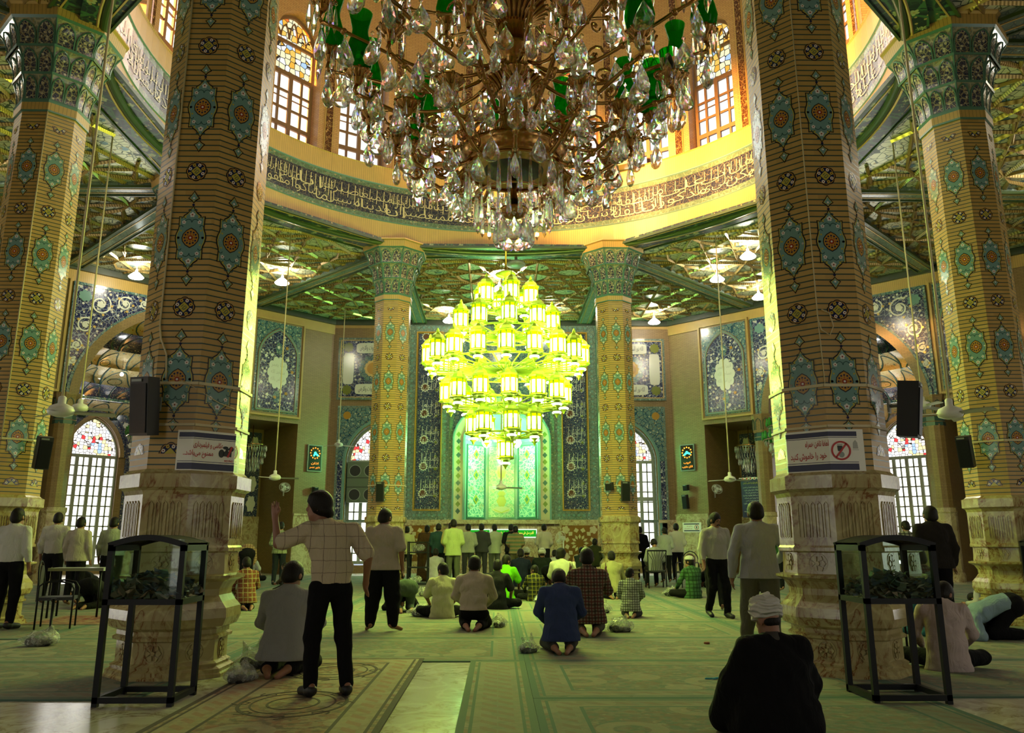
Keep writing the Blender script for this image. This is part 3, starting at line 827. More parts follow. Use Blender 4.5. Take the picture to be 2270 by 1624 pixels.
# recess
npl = [(-1.5, 0), (-1.5, .45), (-.66, 1.25), (.66, 1.25), (1.5, .45), (1.5, 0)]
names = (None, 'side_face', 'centre_face', 'side_face', None)
sh = MB()
for i in range(5):
    p, q = npl[i], npl[i + 1]
    L = hypot(q[0] - p[0], q[1] - p[1]); a = atan2(q[1] - p[1], q[0] - p[0])
    Mx = Matrix.Translation((p[0], p[1], 0)) @ Matrix.Rotation(a, 4, 'Z')
    if names[i] is None:
        sh.T = Mx; sh.poly([(0, 0, 2), (L, 0, 2), (L, 0, 5.3), (0, 0, 5.3)], 0); sh.T = None; continue
    b = MB(); b.T = Mx
    b.poly([(0, 0, 1.9), (L, 0, 1.9), (L, 0, 5.3), (0, 0, 5.3)], 0)
    rect(b, .13, L - .13, 2.2, 5.1, .03, 1); frame_rect(b, .13, L - .13, 2.2, 5.1, .05, .05, 2)
    c = L / 2
    if i == 2:
        b.prism(lobed(c, 4.05, .24, .36, 8, .18), .05, 3); b.prism(lobed(c, 4.05, .17, .28, 8, .1), .06, 4)
        for z, rx, rz in ((2.5, .40, .14), (2.85, .20, .24), (3.15, .16, .12)): b.prism(lobed(c, z, rx, rz, 6, .15), .05, 3 if rx > .3 else 4)
        b.strip([(.35, 2.5), (c, 2.38), (L - .35, 2.5)], .04, .055, 4)
    else:
        for z in (2.9, 3.9, 4.75): b.prism([(c - .15, z), (c, z - .2), (c + .15, z), (c, z + .2)], .05, 4); b.prism([(c - .08, z), (c, z - .1), (c + .08, z), (c, z + .1)], .06, 2)
    for z in (2.6, 3.3, 4.0, 4.6):
        for s in (-1, 1):
            for r0 in (.16, .10):
                L2 = [(c + s * (L * .25) + (r0 - .012 * q) * cos(s * q * .7), z + (r0 - .012 * q) * sin(q * .7)) for q in range(9)]
                b.strip(L2, .025, .045, 5)
    b.build(names[i], [M['teal'], M['nichecentre'] if i == 2 else M['nichefloral'], M['tealgreen'], M['cream'], M['yellow'], M['cream']], mh, uv=True)
for q in range(6):      # ribbed conch
    a0, a1 = pi * q / 6, pi * (q + 1) / 6
    rows = []
    for a in (a0, (a0 + a1) / 2, a1):
        rr = []
        for k in range(9):
            t = k / 8 * pi / 2; sc = cos(t); bul = 1.0 if a != (a0 + a1) / 2 else .93
            rr.append((-1.5 * cos(a) * sc * bul, 1.25 * sin(a) * sc * bul, 5.3 + 1.28 * sin(t)))
        rows.append(rr)
    sh.grid(rows, m=1 + q % 2, sm=True)
sh.build('recess_shell', [M['tealborder'], M['teal'], M['nichecentre']], mh, uv=True)
b = MB(); b.box((0, -.14, 1.98), (8.1, .28, .16), 0); b.box((0, -.10, .9), (8.1, .2, 1.8), 0); b.box((0, .45, 1.0), (3.0, .9, 1.85), 0)
b.build('marble_plinth', [M['stonefloral']], mh)
for x, nm in ((-3.1, ''), (3.1, '')):
    b = MB()
    for cz in (1.15,):
        for r0, r1, n, m in ((.16, .36, 12, 0), (.42, .62, 12, 0)):
            for k in range(n):
                a = 2 * pi * (k + (.5 if r0 > .3 else 0)) / n; w = .8 * pi / n
                b.prism([(x + r0 * cos(a), cz + r0 * sin(a)), (x + (r0 + r1) / 2 * cos(a - w), cz + (r0 + r1) / 2 * sin(a - w)), (x + r1 * cos(a), cz + r1 * sin(a)), (x + (r0 + r1) / 2 * cos(a + w), cz + (r0 + r1) / 2 * sin(a + w))], .05, 0)
        for sx in (-1, 1):
            for sz in (-1, 1): b.prism(lobed(x + sx * .55, cz + sz * .52, .16, .16, 5, .3, 40), .05, 0)
    frame_rect(b, x - .72, x + .72, .46, 1.84, .07, .08, 1); rect(b, x - .72, x + .72, .46, 1.84, .02, 2)
    o = b.build('star_screen', [M['cream'], M['stonefloral'], M['brassdark']], mh); o.location = (0, -.2, 0); o['label'] = 'pale star pattern marble screen'
# three green light boxes with yellow writing under the niche
for x, lab in ((-.88, 'green light box with yellow writing under the niche, left of three'), (.04, 'green light box with yellow writing under the niche, middle of three'), (.96, 'green light box with yellow writing under the niche, right of three')):
    b = MB(); b.box((0, 0, 0), (.88, .10, .34), 0); b.box((0, -.055, 0), (.82, .01, .26), 1)
    write(b, 'اللهم صل على محمد', 0, 0, .62, .15, 2, d=.064, bold=.02)
    o = b.build('light_box', [M['signwhite'], M['signgreen'], M['signyellow']], loc=(x, CY0 + AP - .27, 1.53)); tag(o, lab, 'light box', 'light boxes under the prayer niche')
# the lamps that light the niche
for x in (-.62, .0, .62):
    L = thing('niche_lamp', {-.62: 'bright white lamp hanging in the left of the prayer niche head', 0.0: 'bright white lamp hanging at the centre of the prayer niche', .62: 'bright white lamp hanging in the right of the prayer niche head'}[x], 'lamp', (x, CY0 + AP - (.1 if x else .35), 4.55 if x == 0 else 5.25), group='lamps in the prayer niche')
    b = MB(); b.lathe([(.03, .10), (.14, .02), (.19, -.12), (.12, -.26), (.02, -.33)], 16, 0); b.build('glass_bowl', [M['lamp']], L)
    b = MB(); b.tube([(0, 0, .08), (0, 0, 1.9 if x == 0 else .75)], .008, 5, 0); b.build('rod', [M['brass']], L)
    lamp('POINT', (0, -.32, .05), 480 if x else 200, (.24, 1.0, .28), .15, L)

# ------------------------------------------------------------------ diagonal walls with the great arched recesses
def spiral(cx, cz, r, turns, s, a0=0.0, n=28):
    return [(cx + r * (1 - .8 * i / n) * cos(a0 + s * turns * 2 * pi * i / n), cz + r * (1 - .8 * i / n) * sin(a0 + s * turns * 2 * pi * i / n)) for i in range(n + 1)]
def half_arch_cells(b, x0, x1, zb, h, n, y0, y1, W0, W1, fills, rim):
    pass
AW, ASP, ARI = 2.72, 5.9, 3.3
def diag_wall(side, az):
    """az +-45; side = +1 right, -1 left"""
    Mx = wmat(az); g = -side      # g: local x sign towards the far wall
    b = MB()
    wall_holes(b, -HW, HW, HC, [(0, AW, 0, ASP, ARI), (-4.4, 1.15, 0, 5.75, 0), (4.4, 1.15, 0, 5.75, 0)], 0, .7, 0)
    for x0, x1 in ((-HW, -5.55), (-3.25, -AW - .35), (AW + .35, 3.25), (5.55, HW)):
        b.box(((x0 + x1) / 2, -.03, 1.1), (x1 - x0, .06, 2.2), 1); b.box(((x0 + x1) / 2, -.05, 2.24), (x1 - x0, .10, .08), 1)
    b.box((0, -.02, 9.98), (2 * HW, .04, .62), 2)
    for s in (-1, 1): b.box((s * 3.36, -.03, 7.8), (.05, .06, 3.8), 0)
    # passages behind the small openings
    for s in (-1, 1):
        c = s * 4.4
        b.poly([(c - 1.15, 2.6, 0), (c + 1.15, 2.6, 0), (c + 1.15, 2.6, 5.75), (c - 1.15, 2.6, 5.75)], 0)
        b.poly([(c - 1.15, .7, 5.75), (c + 1.15, .7, 5.75), (c + 1.15, 2.6, 5.75), (c - 1.15, 2.6, 5.75)], 0)
        for e in (-1, 1): b.poly([(c + e * 1.15, .7, 0), (c + e * 1.15, 2.6, 0), (c + e * 1.15, 2.6, 5.75), (c + e * 1.15, .7, 5.75)], 0)
        b.box((c, 2.57, 1.1), (2.3, .06, 2.2), 1)
        xs = c + g * .72
        b.box((xs, 2.56, 3.9), (.62, .05, 3.4), 3)
        for q in range(4): b.T = Matrix.Translation((xs, 2.52, 0)); b.prism(lobed(0, 2.7 + q * .8, .20, .34, 6, .25), .02, 4); b.T = None
        for q in range(2):
            xx = c - g * (.10 + .55 * q)
            b.T = Matrix.Translation((xx, 2.58, 0)); b.prism([(-.24, 4.1), (.24, 4.1)] + archline(.24, 4.7, .55, 10), .03, 5); b.strip([(-.26, 4.08), (.26, 4.08), (.26, 4.7)] + archline(.26, 4.7, .6, 10)[1:] + [(-.26, 4.08)], .05, .05, 6); b.prism([(-.08, 4.4), (0, 4.2), (.08, 4.4), (0, 4.6)], .05, 6); b.T = None
            b.box((xx, 2.56, 5.5), (.5, .05, .35), 6)
    # inside of the great recess
    D = 5.8; BK = 4.4
    for s in (-1, 1):
        b.poly([(s * AW, .7, 0), (s * AW, 3.6, 0), (s * AW, 3.6, ASP + .3), (s * AW, .7, ASP + .3)], 0)
        b.poly([(s * AW, 3.6, 0), (s * 1.75, D, 0), (s * 1.75, D, ASP + .3), (s * AW, 3.6, ASP + .3)], 0)
        b.box((s * 1.48, D - .03, 3.0), (.44, .06, 6.0), 3)
        for q in range(6): b.T = Matrix.Translation((s * 1.48, D - .06, 0)); b.prism(lobed(0, 1.0 + q * .9, .13, .30, 6, .25), .02, 4); b.T = None
    b.T = Matrix.Translation((0, D, 0)); wall_holes(b, -1.75, 1.75, 7.0, [(0, 1.0, .25, 4.5, 1.5)], 0, .4, 0)
    spandrel(b, 1.08, 4.5, 1.62, -1.28, 1.28, 6.9, .06, 3)
    b.strip(archline(1.42, 4.6, 2.2, 24), .36, .09, 3); b.strip(archline(1.62, 4.6, 2.4, 24), .05, .11, 6); b.strip(archline(1.08, 4.5, 1.62, 24), .16, .12, 0)
    for q in range(7):
        t = pi * (q + .5) / 7; b.prism(lobed(1.42 * cos(t), zarch(1.42 * cos(t), 1.42, 4.6, 2.2), .12, .12, 6, .2, 36), .10, 4)
    b.T = None
    # stalactite vault: tiers of arched cells stepping forward
    NTI = 6
    def plan(t, u):
        """half polygon plan shrinking towards the arch as it rises: u 0..1 left to right"""
        a = pi * (1 - u); k = (1 - .9 * t)
        ex = abs(cos(a)) ** .8 * (1 if cos(a) > 0 else -1)
        return (AW * ex * sqrt(max(0.03, 1 - (t * .985) ** 2)), .7 + (D - .9) * (sin(a) ** .8) * k)
    for j in range(NTI):
        t0, t1 = j / NTI, (j + 1) / NTI
        z0, z1 = ASP + .1 + (ARI - .1) * t0, ASP + .1 + (ARI - .1) * t1
        n = 11 - j
        for i in range(n):
            P0 = [plan(t0, (i + .5 + e) / n) for e in (-.5, .5)]
            Pm = plan(t0, (i + .5) / n); Pn = plan(t1, (i + .5) / n)
            u0, u1 = i / n, (i + 1) / n
            rows = []
            for k in range(7):
                s = k / 6
                x, y = plan(t0, u0 + (u1 - u0) * s); xn, yn = plan(t1, u0 + (u1 - u0) * s)
                ar = (1 - abs(2 * s - 1) ** 2.2)
                col = []
                for q in range(5):
                    w = q / 4; f2 = w ** 2.5
                    back = .42 * ar * (1 - w ** 2)
                    cx, cy = x + (xn - x) * f2, y + (yn - y) * f2
                    dx, dy = cx, cy - 1.0; l = hypot(dx, dy) or 1
                    col.append((cx + dx / l * back, cy + dy / l * back, z0 + (z1 - z0) * w))
                rows.append(col)
            b.grid(rows, m=3 if j % 3 == 1 else 5, sm=True)
            # teal ribs round every cell and an arch line on its back
            b.tube([rows[0][q] for q in range(5)], .035, 4, 6, True, False)
            b.tube([rows[k][0] for k in range(7)], .035, 4, 6, True, False)
            def on(s, t):
                kf, qf = s * 6, t * 4; k0, q0 = min(5, int(kf)), min(3, int(qf)); fk, fq = kf - k0, qf - q0
                A = [Vector(rows[k0 + di][q0 + dj]) for di in (0, 1) for dj in (0, 1)]
                return (A[0] * (1 - fq) + A[1] * fq) * (1 - fk) + (A[2] * (1 - fq) + A[3] * fq) * fk
            b.tube([on(.10 + .8 * u / 12, .06 + .86 * (1 - abs(2 * u / 12 - 1) ** 2.0)) for u in range(13)], .028, 4, 6, True, False)
            if (i + j) % 2 == 0: b.tube([on(.5 + .16 * cos(v), .38 + .2 * sin(v)) for v in [pi * 2 * q / 8 for q in range(9)]], .018, 4, 6, True, False)
    o = struct('wall_diagonal_%s' % ('right' if side > 0 else 'left'), b, [M['brick'], M['stonefloral'], M['fascia'], M['bluefloral_fine'], M['white'], M['muqcream'], M['dteal']])
    place(o, Mx)
    window(HWIN, Mx @ Matrix.Translation((0, D + .08, 0)), day=(2.6, 90, (1.8, 4.5)))
    # spandrel over the great arch: white scrolls on blue
    sp = MB(); spandrel(sp, AW + .34, ASP, ARI + .22, -3.16, 3.16, 9.6, .04, 1)
    sp.strip(archline(AW + .14, ASP, ARI + .05, 36), .30, .10, 8); frame_rect(sp, -3.16, 3.16, ASP + .0, 9.6, .09, .07, 7); sp.strip(archline(AW + .34, ASP, ARI + .22, 36), .10, .09, 7)
    for s in (-1, 1):
        for cx, cz, r, k in ((2.35, 9.05, .36, 1), (1.55, 9.22, .26, -1), (2.75, 8.25, .28, -1), (.9, 9.35, .17, 1), (2.95, 7.55, .17, 1), (3.0, 7.0, .12, -1)):
            sp.strip(spiral(s * cx, cz, r, 1.5, k * s, 1.0), .05, .06, 3)
            sp.prism(lobed(s * cx, cz, r * .35, r * .35, 5, .3, 40), .065, 3)
            for q in range(5): a = q * 1.26; sp.prism(circ(s * cx + r * 1.02 * cos(a), cz + r * 1.02 * sin(a), .045, 8), .062, 3 if q % 2 else 4)
        sp.prism(lobed(s * 2.86, 9.25, .22, .2, 7, .2, 42), .07, 2)
    o = sp.build('arch_spandrel', PANM, uv=True); place(o, Mx)
    tag(o, 'blue tiled spandrel with white scrolls over the great arch %s of the prayer niche' % ('right' if side > 0 else 'left'), 'tile panel', 'scrolled spandrels of the great arches')
    # arched tile panels
    for s in (-1, 1):
        if s != g and side * 1 == 99: continue
        p = MB(); X = s * 4.45
        rect(p, X - 1.05, X + 1.05, 6.0, 9.72, .07, 8); frame_rect(p, X - 1.05, X + 1.05, 6.0, 9.72, .07, .12, 10)
        rect(p, X - .98, X + .98, 6.08, 9.66, .08, 7)
        L = [(X - .80, 6.2), (X + .80, 6.2)] + archline(.80, 8.35, 1.0, 24, .3, X)
        p.prism(L, .10, 1)
        for w, m, d in ((.10, 8, .12), (.05, 2, .13)):
            p.strip([(X - .84, 6.16), (X + .84, 6.16)] + archline(.84, 8.35, 1.04, 24, .3, X) + [(X - .84, 6.16)], w, d, m)
        p.prism(lobed(X, 7.65, .46, .66, 10, .16, 80), .115, 3); p.prism(lobed(X, 8.62, .16, .26, 6, .25, 48), .112, 7); p.prism(lobed(X, 6.7, .16, .26, 6, .25, 48), .112, 7)
        fr = (lambda x, z, y: (x, y, z))
        for q, wd in enumerate(('انما يعمر', 'مساجد الله', 'من امن بالله')): write(p, wd, X, 7.95 - q * .28, .60, .20, 11, d=.12)
        for q in range(26):
            a = q * 2.4; r = .25 + .022 * q
            xx, zz = X + r * cos(a) * .9, 7.6 + r * sin(a) * 1.6
            if hypot((xx - X) / .48, (zz - 7.65) / .7) > 1.1 and zz > 6.3 and abs(xx - X) < .7 and zz < zarch(xx - X, .8, 8.35, 1.0) - .12: p.prism(lobed(xx, zz, .07, .07, 5, .35, 30), .113, 3 if q % 3 else 6)
        o = p.build('tile_panel', PANM, uv=True); place(o, Mx)
        tag(o, ('arched blue tile panel with white medallion by the clock %s of the niche' if s == g else 'arched blue tile panel with white medallion, outermost on the wall %s of the niche') % ('right' if side > 0 else 'left'), 'tile panel', 'arched tile panels with white medallions')
    # engaged columns carrying the great arch
    for s in (-1, 1):
        c = thing('engaged_column', 'pale brick engaged column under the %s side of the great arch %s of the niche' % (('inner' if s == g else 'outer'), 'right' if side > 0 else 'left'), 'column', group='engaged columns of the great arches', kind='thing')
        c.matrix_world = Mx @ Matrix.Translation((s * (AW + .30), -.02, 0))
        q = MB(); q.lathe([(.33, 2.28), (.33, 4.95)], 12, 0, False, a0=pi / 12); q.build('shaft', [M['brick']], c, uv=True)
        q = MB(); q.lathe([(.35, 4.9), (.35, 5.02), (.33, 5.05), (.33, 5.2), (.36, 5.24), (.38, 5.7), (.42, 5.84), (.42, 5.9)], 8, 0, False, a0=pi / 8, ms=[1, 0, 1, 0, 0, 0, 0])
        for k in range(8):
            q.T = Matrix.Rotation(k * pi / 4, 4, 'Z') @ Matrix.Translation((0, -.355, 0)); q.strip([(-.11, 5.3), (-.11, 5.55)] + archline(.11, 5.55, .18, 8)[::-1] + [(.11, 5.3)], .02, .02, 1); q.T = None
        q.build('capital', [M['brick'], M['dteal']], c, uv=True)
        q = MB(); q.lathe([(.40, 0), (.40, .25), (.36, .3), (.36, 2.1), (.39, 2.15), (.39, 2.28)], 12, 0, False, a0=pi / 12); q.build('base', [M['stonefloral']], c)
diag_wall(1, 45); diag_wall(-1, -45)
# the remaining walls: plain brick, unseen; tall windows added as fill light from behind
for az, nm in ((90, 'right'), (-90, 'left'), (135, 'near_right'), (-135, 'near_left'), (180, 'near')):
    b = MB(); ap = AP + (1.2 if az == 180 else 0); Mx = wmat(az, ap); hw = HW
    if az == 180: wall_holes(b, -hw, hw, HC, [(-5.2, 1.1, .3, 4.4, 1.5), (5.2, 1.1, .3, 4.4, 1.5)], 0, .55)
    else: wall_holes(b, -hw, hw, HC, [(-3, 1.1, .3, 4.4, 1.5), (3, 1.1, .3, 4.4, 1.5)], 0, .55)
    b.box((0, -.02, 9.98), (2 * hw, .04, .62), 1)
    if az == 180:
        for s in (-1, 1): b.poly([(s * HW, -1.3, 0), (s * HW, 0, 0), (s * HW, 0, HC), (s * HW, -1.3, HC)], 0)
        b.poly([(-HW, -1.3, HC), (HW, -1.3, HC), (HW, 0, HC), (-HW, 0, HC)], 1)
    place(struct('wall_%s' % nm, b, [M['brick'], M['fascia']]), Mx)
    for s in (-1, 1): window(FWIN, Mx @ Matrix.Translation((s * (5.2 if az == 180 else 3), .3, 0)), day=(2.6, 25 if abs(az) > 100 else 45, (1.8, 4.5)))
# ------------------------------------------------------------------ the eight ring columns
CR = .57; CAP_ = CR * cos(pi / 8); CSIDE = 2 * CR * sin(pi / 8)
ORN = [M['shaft'], M['black'], M['teal'], M['ochre'], M['red'], M['navy'], M['white'], M['yellow'], M['cream'], M['dteal']]
def flower(b, x, z, r, d, f, m=6, c=4, n=5):
    for k in range(n):
        a = 2 * pi * k / n + .3; b.prism(circ(x + r * .62 * cos(a), z + r * .62 * sin(a), r * .42, 7), d, m, f=f)
    b.prism(circ(x, z, r * .3, 7), d + .0015, c, f=f)
def medallion(b, zc, f):
    """pointed turquoise medallion with a red roundel and two pendants"""
    h = [(0, .365), (.022, .325), (.052, .285), (.092, .255), (.098, .236), (.140, .243), (.136, .125), (.140, .095), (.158, .05), (.166, 0)]
    q = h + [(x, -z) for x, z in h[-2::-1]]
    out = [(x, zc + z) for x, z in q] + [(-x, zc + z) for x, z in q[-2:0:-1]]
    sc = lambda k: [(x * k, zc + (z - zc) * (1 - (1 - k) * .6)) for x, z in out]
    b.prism(out, .004, 1, f=f); b.prism(sc(.93), .005, 7, f=f); b.prism(sc(.87), .006, 2, f=f)
    L = [(0, .115), (.05, .085), (.085, .04), (.092, 0)]
    L = L + [(x, -z) for x, z in L[-2::-1]]; L = [(x, zc + z) for x, z in L] + [(-x, zc + z) for x, z in L[-2:0:-1]]
    b.prism(L, .007, 1, f=f); b.prism([(x * .9, zc + (z - zc) * .9) for x, z in L], .008, 3, f=f)
    for k in range(12):
        a = 2 * pi * k / 12; b.prism(circ(.062 * cos(a), zc + .066 * sin(a), .011, 6), .009, 5, f=f)
    for k in range(8):
        a = 2 * pi * k / 8; b.prism(circ(.042 * cos(a), zc + .044 * sin(a), .007, 6), .009, 4, f=f)
    b.prism(circ(0, zc, .028, 10), .0095, 4, f=f); b.prism(circ(0, zc, .012, 8), .0105, 6, f=f)
    for s in (-1, 1):
        flower(b, 0, zc + s * .26, .030, .007, f)
        for t in (-1, 1):
            flower(b, t * .082, zc + s * .175, .022, .007, f); b.prism(circ(t * .128, zc, .014, 8), .007, 6, f=f)
            b.prism(circ(t * .105, zc + s * .08, .011, 6), .007, 7, f=f); b.prism(circ(t * .07, zc + s * .232, .010, 6), .007, 7, f=f)
            for (ax, az, r0) in ((.035, .175, .035), (.030, .305, .016), (.108, .12, .02), (.09, .215, .02)):
                b.strip([(t * (ax + r0 * cos(a)), zc + s * (az + r0 * sin(a))) for a in (0, .8, 1.6, 2.4, 3.2)], .009, .0068, 9, f=f)
        # pendant kite
        z0 = zc + s * .378; b.prism(circ(0, z0 - s * .005, .014, 8), .006, 5, f=f)
        K = [(0, .0), (.022, .03), (.062, .055), (.035, .09), (.0, .145)]
        for k, m, d in ((1.0, 1, .005), (.80, 7, .006), (.66, 2, .007)):
            zz = .07
            b.prism([(x * k, z0 + s * (zz + (z - zz) * k + .012)) for x, z in K] + [(-x * k, z0 + s * (zz + (z - zz) * k + .012)) for x, z in K[-2:0:-1]], d, m, f=f)
        b.prism(circ(0, z0 + s * .07, .012, 6), .008, 6, f=f)
def rosette(b, zc, f, half=0):
    def clip(L):
        return [(x, max(z, zc) if half > 0 else min(z, zc) if half < 0 else z) for x, z in L]
    b.prism(clip(lobed(0, zc, .115, .115, 8, .10, 48)), .004, 1, f=f); b.prism(clip(lobed(0, zc, .104, .104, 8, .10, 48)), .005, 3, f=f); b.prism(clip(lobed(0, zc, .095, .095, 8, .10, 48)), .006, 5, f=f)
    for k in range(8):
        a = 2 * pi * k / 8 + pi / 8
        if half and sin(a) * half < 0: continue
        b.prism(circ(.074 * cos(a), zc + .074 * sin(a), .019, 7), .007, 6 if k % 2 else 7, f=f); b.prism(circ(.074 * cos(a), zc + .074 * sin(a), .008, 6), .008, 4, f=f)
    D = .058
    L = [(D, zc), (0, zc + D), (-D, zc), (0, zc - D)]
    b.prism(clip(L) if half else L, .008, 7, f=f)
    if not half:
        for x0, z0, x1, z1 in ((-.028, .004, -.004, .028), (-.014, -.012, .012, .014), (.0, -.03, .03, 0), (-.02, -.018, .004, -.042 + .02), (.014, .014, .026, .004)):
            b.strip([(x0, zc + z0), (x1, zc + z1)], .007, .009, 9, f=f)
M['capground'] = m_floral('capital_ground_tile', (.17, .19, .13), (.10, .18, .17), (.30, .20, .06), (.34, .32, .20), 9.0, .07)
M['capfloral'] = m_floral('capital_floral_tile', (.014, .018, .065), (.50, .46, .34), (.36, .20, .06), (.30, .27, .17), 14.0, .06, fr=.3)
def column_meshes():
    s = MB()
    s.lathe([(CR, 1.93), (CR, 8.47)], 8, 0, False, a0=pi / 8, cap0=False, cap1=False)
    for k in range(8):
        a = k * pi / 4
        f = lambda x, z, y, ca=cos(a), sa=sin(a): ((CAP_ - y) * sa + x * ca, -(CAP_ - y) * ca + x * sa, z)
        rosette(s, 2.13, f, 1)
        for q in range(4): medallion(s, 2.88 + 1.52 * q, f)
        for q in range(3): rosette(s, 3.64 + 1.52 * q, f)
        rosette(s, 8.22, f, -1)
    p = MB(); F = 1.0
    p.lathe([(.62, 0), (.62, .03), (.60, .045), (.60, .075), (.555, .10), (.565, .125), (.52, .15), (.52, .34), (.56, .355), (.565, .38), (.53, .40), (.53, .44), (.60, .47), (.635, .55), (.625, .64), (.57, .70),
             (.525, .76), (.525, .82), (.57, .89), (.648, .925), (.65, .95), (.57, .965), (.56, 1.17), (.60, 1.185), (.60, 1.22), (.585, 1.24), (.585, 1.73), (.60, 1.77), (.645, 1.80), (.645, 1.93), (.60, 1.95), (.56, 1.99)], 8, 0, False, a0=pi / 8)
    for k in range(8):
        a = k * pi / 4; ca, sa = cos(a), sin(a)
        def f(x, z, y, ap, ca=ca, sa=sa): return ((ap - y) * sa + x * ca, -(ap - y) * ca + x * sa, z)
        for z, r, ap in ((1.065, .085, .56 * cos(pi / 8)), (.245, .08, .52 * cos(pi / 8))):
            g = lambda x, zz, y, ap=ap: f(x, zz, y, ap)
            for q in range(6):
                t = 2 * pi * q / 6
                p.prism([(r * .25 * cos(t), z + r * .25 * sin(t)), (r * .8 * cos(t - .45), z + r * .8 * sin(t - .45)), (r * cos(t), z + r * sin(t)), (r * .8 * cos(t + .45), z + r * .8 * sin(t + .45))], .016, f=g)
            p.prism(circ(0, z, r * .25, 10), .022, f=g); p.strip(circ(0, z, r * 1.12, 20), .012, .008, closed=True, f=g)
        g = lambda x, zz, y: f(x, zz, y, .585 * cos(pi / 8))
        if k % 2 == 0 or k in (1, 7):
            for q in range(5):
                x = (q - 2) * .068
                p.strip([(x - .02, 1.32), (x - .02, 1.64), (x, 1.665), (x + .02, 1.64), (x + .02, 1.32), (x - .02, 1.32)], .012, .010, f=g)
    c = MB()
    def lo(r0, z0, r1, z1, m): c.lathe([(r0, z0), (r1, z1)], 8, m, False, a0=pi / 8, cap0=False, cap1=False)
    lo(.60, 8.45, .60, 8.48, 1); lo(.60, 8.48, .60, 8.62, 0); lo(.60, 8.62, .615, 8.66, 1); lo(.57, 8.45, .60, 8.45, 1); lo(.615, 8.66, .56, 8.67, 1)
    TI = [(8.67, 9.13, .565, .66, 2), (9.13, 9.58, .665, .80, 2), (9.58, 10.02, .82, .98, 2)]
    for z0, z1, r0, r1, n in TI:
        rows = []
        def sr(t): return r0 + (r1 - r0) * t ** 2.4
        for q in range(7):
            t = q / 6; rows.append([(sr(t) * cos(pi / 8 + k * pi / 4), sr(t) * sin(pi / 8 + k * pi / 4), z0 + (z1 - z0) * t) for k in range(8)])
        for k in range(8): c.grid([[rows[q][k], rows[q][(k + 1) % 8]] for q in range(7)][::-1], m=2)
        for k in range(8):
            a = k * pi / 4; ca, sa = cos(a), sin(a)
            def f(u, t, y, ca=ca, sa=sa):
                r = sr(max(0, min(1, t))); ap = r * cos(pi / 8); x = u * r * sin(pi / 8)
                return ((ap - y) * sa + x * ca, -(ap - y) * ca + x * sa, z0 + (z1 - z0) * t)
            for i in range(n):
                uc = -1 + (i + .5) * 2 / n; w = .86 / n
                top = lambda q: .55 + .38 * (sqrt(max(0, 1 - (q * q))) * .75 + .25 * (1 - abs(q)))
                S = [-1, -.8, -.4, 0, .4, .8, 1]
                grid = [[f(uc + w * q, .05 + (top(q) - .05) * v / 6, -.012) for v in range(7)] for q in S]
                c.grid(grid, m=3)
                line = [(uc - w, .05)] + [(uc + w * q, top(q)) for q in S] + [(uc + w, .05)]
                for (x0, t0), (x1, t1) in zip(line, line[1:]):
                    nn = 5 if abs(t1 - t0) > .3 else 1
                    for e in range(nn):
                        g0 = f(x0 + (x1 - x0) * e / nn, t0 + (t1 - t0) * e / nn, .0); g1 = f(x0 + (x1 - x0) * (e + 1) / nn, t0 + (t1 - t0) * (e + 1) / nn, .0)
                        c.bar(g0, g1, .022, .045, 1, up=(sa, -ca, 0))
                g0 = f(uc, .38, .012)
                Q = [f(uc + w * .50 * cos(v), .42 + .22 * sin(v), .006) for v in (0, pi / 2, pi, 1.5 * pi)]; c.poly(Q, 4)
                Q = [f(uc + w * .36 * cos(v), .42 + .15 * sin(v), .008) for v in (0, pi / 2, pi, 1.5 * pi)]; c.poly(Q, 3)
                Q = [f(uc + w * .2 * cos(v), .40 + .08 * sin(v), .010) for v in (0, pi / 2, pi, 1.5 * pi)]; c.poly(Q, 5)
        lo(r0 + .02, z0 - .02, r0 + .035, z0 + .02, 1)
        for k in range(8):
            a = pi / 8 + k * pi / 4
            c.tube([(sr(q / 6) * cos(a), sr(q / 6) * sin(a), z0 + (z1 - z0) * q / 6) for q in range(7)], .018, 5, 1, True, False)
    lo(.98, 10.02, 1.02, 10.06, 1); lo(1.02, 10.06, 1.05, 10.24, 0); lo(1.05, 10.24, 1.10, 10.27, 6); lo(1.10, 10.27, 1.10, 10.30, 6)
    return (s.mesh('shaft', ORN, True), p.mesh('pedestal', [M['onyx']]), c.mesh('capital', [M['fascia'], M['tealgreen'], M['capground'], M['capfloral'], M['cream'], M['ochre'], M['gilt']], True))
CM = column_meshes()
CLAB = ['octagonal brick column with a photography ban notice behind the left glass donation box', 'octagonal brick column with a mobile phone ban notice behind the right glass donation box',
        'brick column with turquoise medallions cut by the left picture edge', 'brick column with turquoise medallions at the right picture edge beside the black suited man',
        'brick column almost hidden behind the photography notice column', 'brick column almost hidden behind the mobile phone notice column',
        'slender far column left of the green lantern chandelier', 'slender far column right of the green lantern chandelier']
COLS = []
for (x, y), lab in zip(CPOS, CLAB):
    c = thing('column', lab, 'column', (x, y, 0), group='octagonal brick columns of the ring', kind='thing')
    for me, nm in zip(CM, ('shaft', 'pedestal', 'capital')): inst(me, nm, c)
    COLS.append(c)
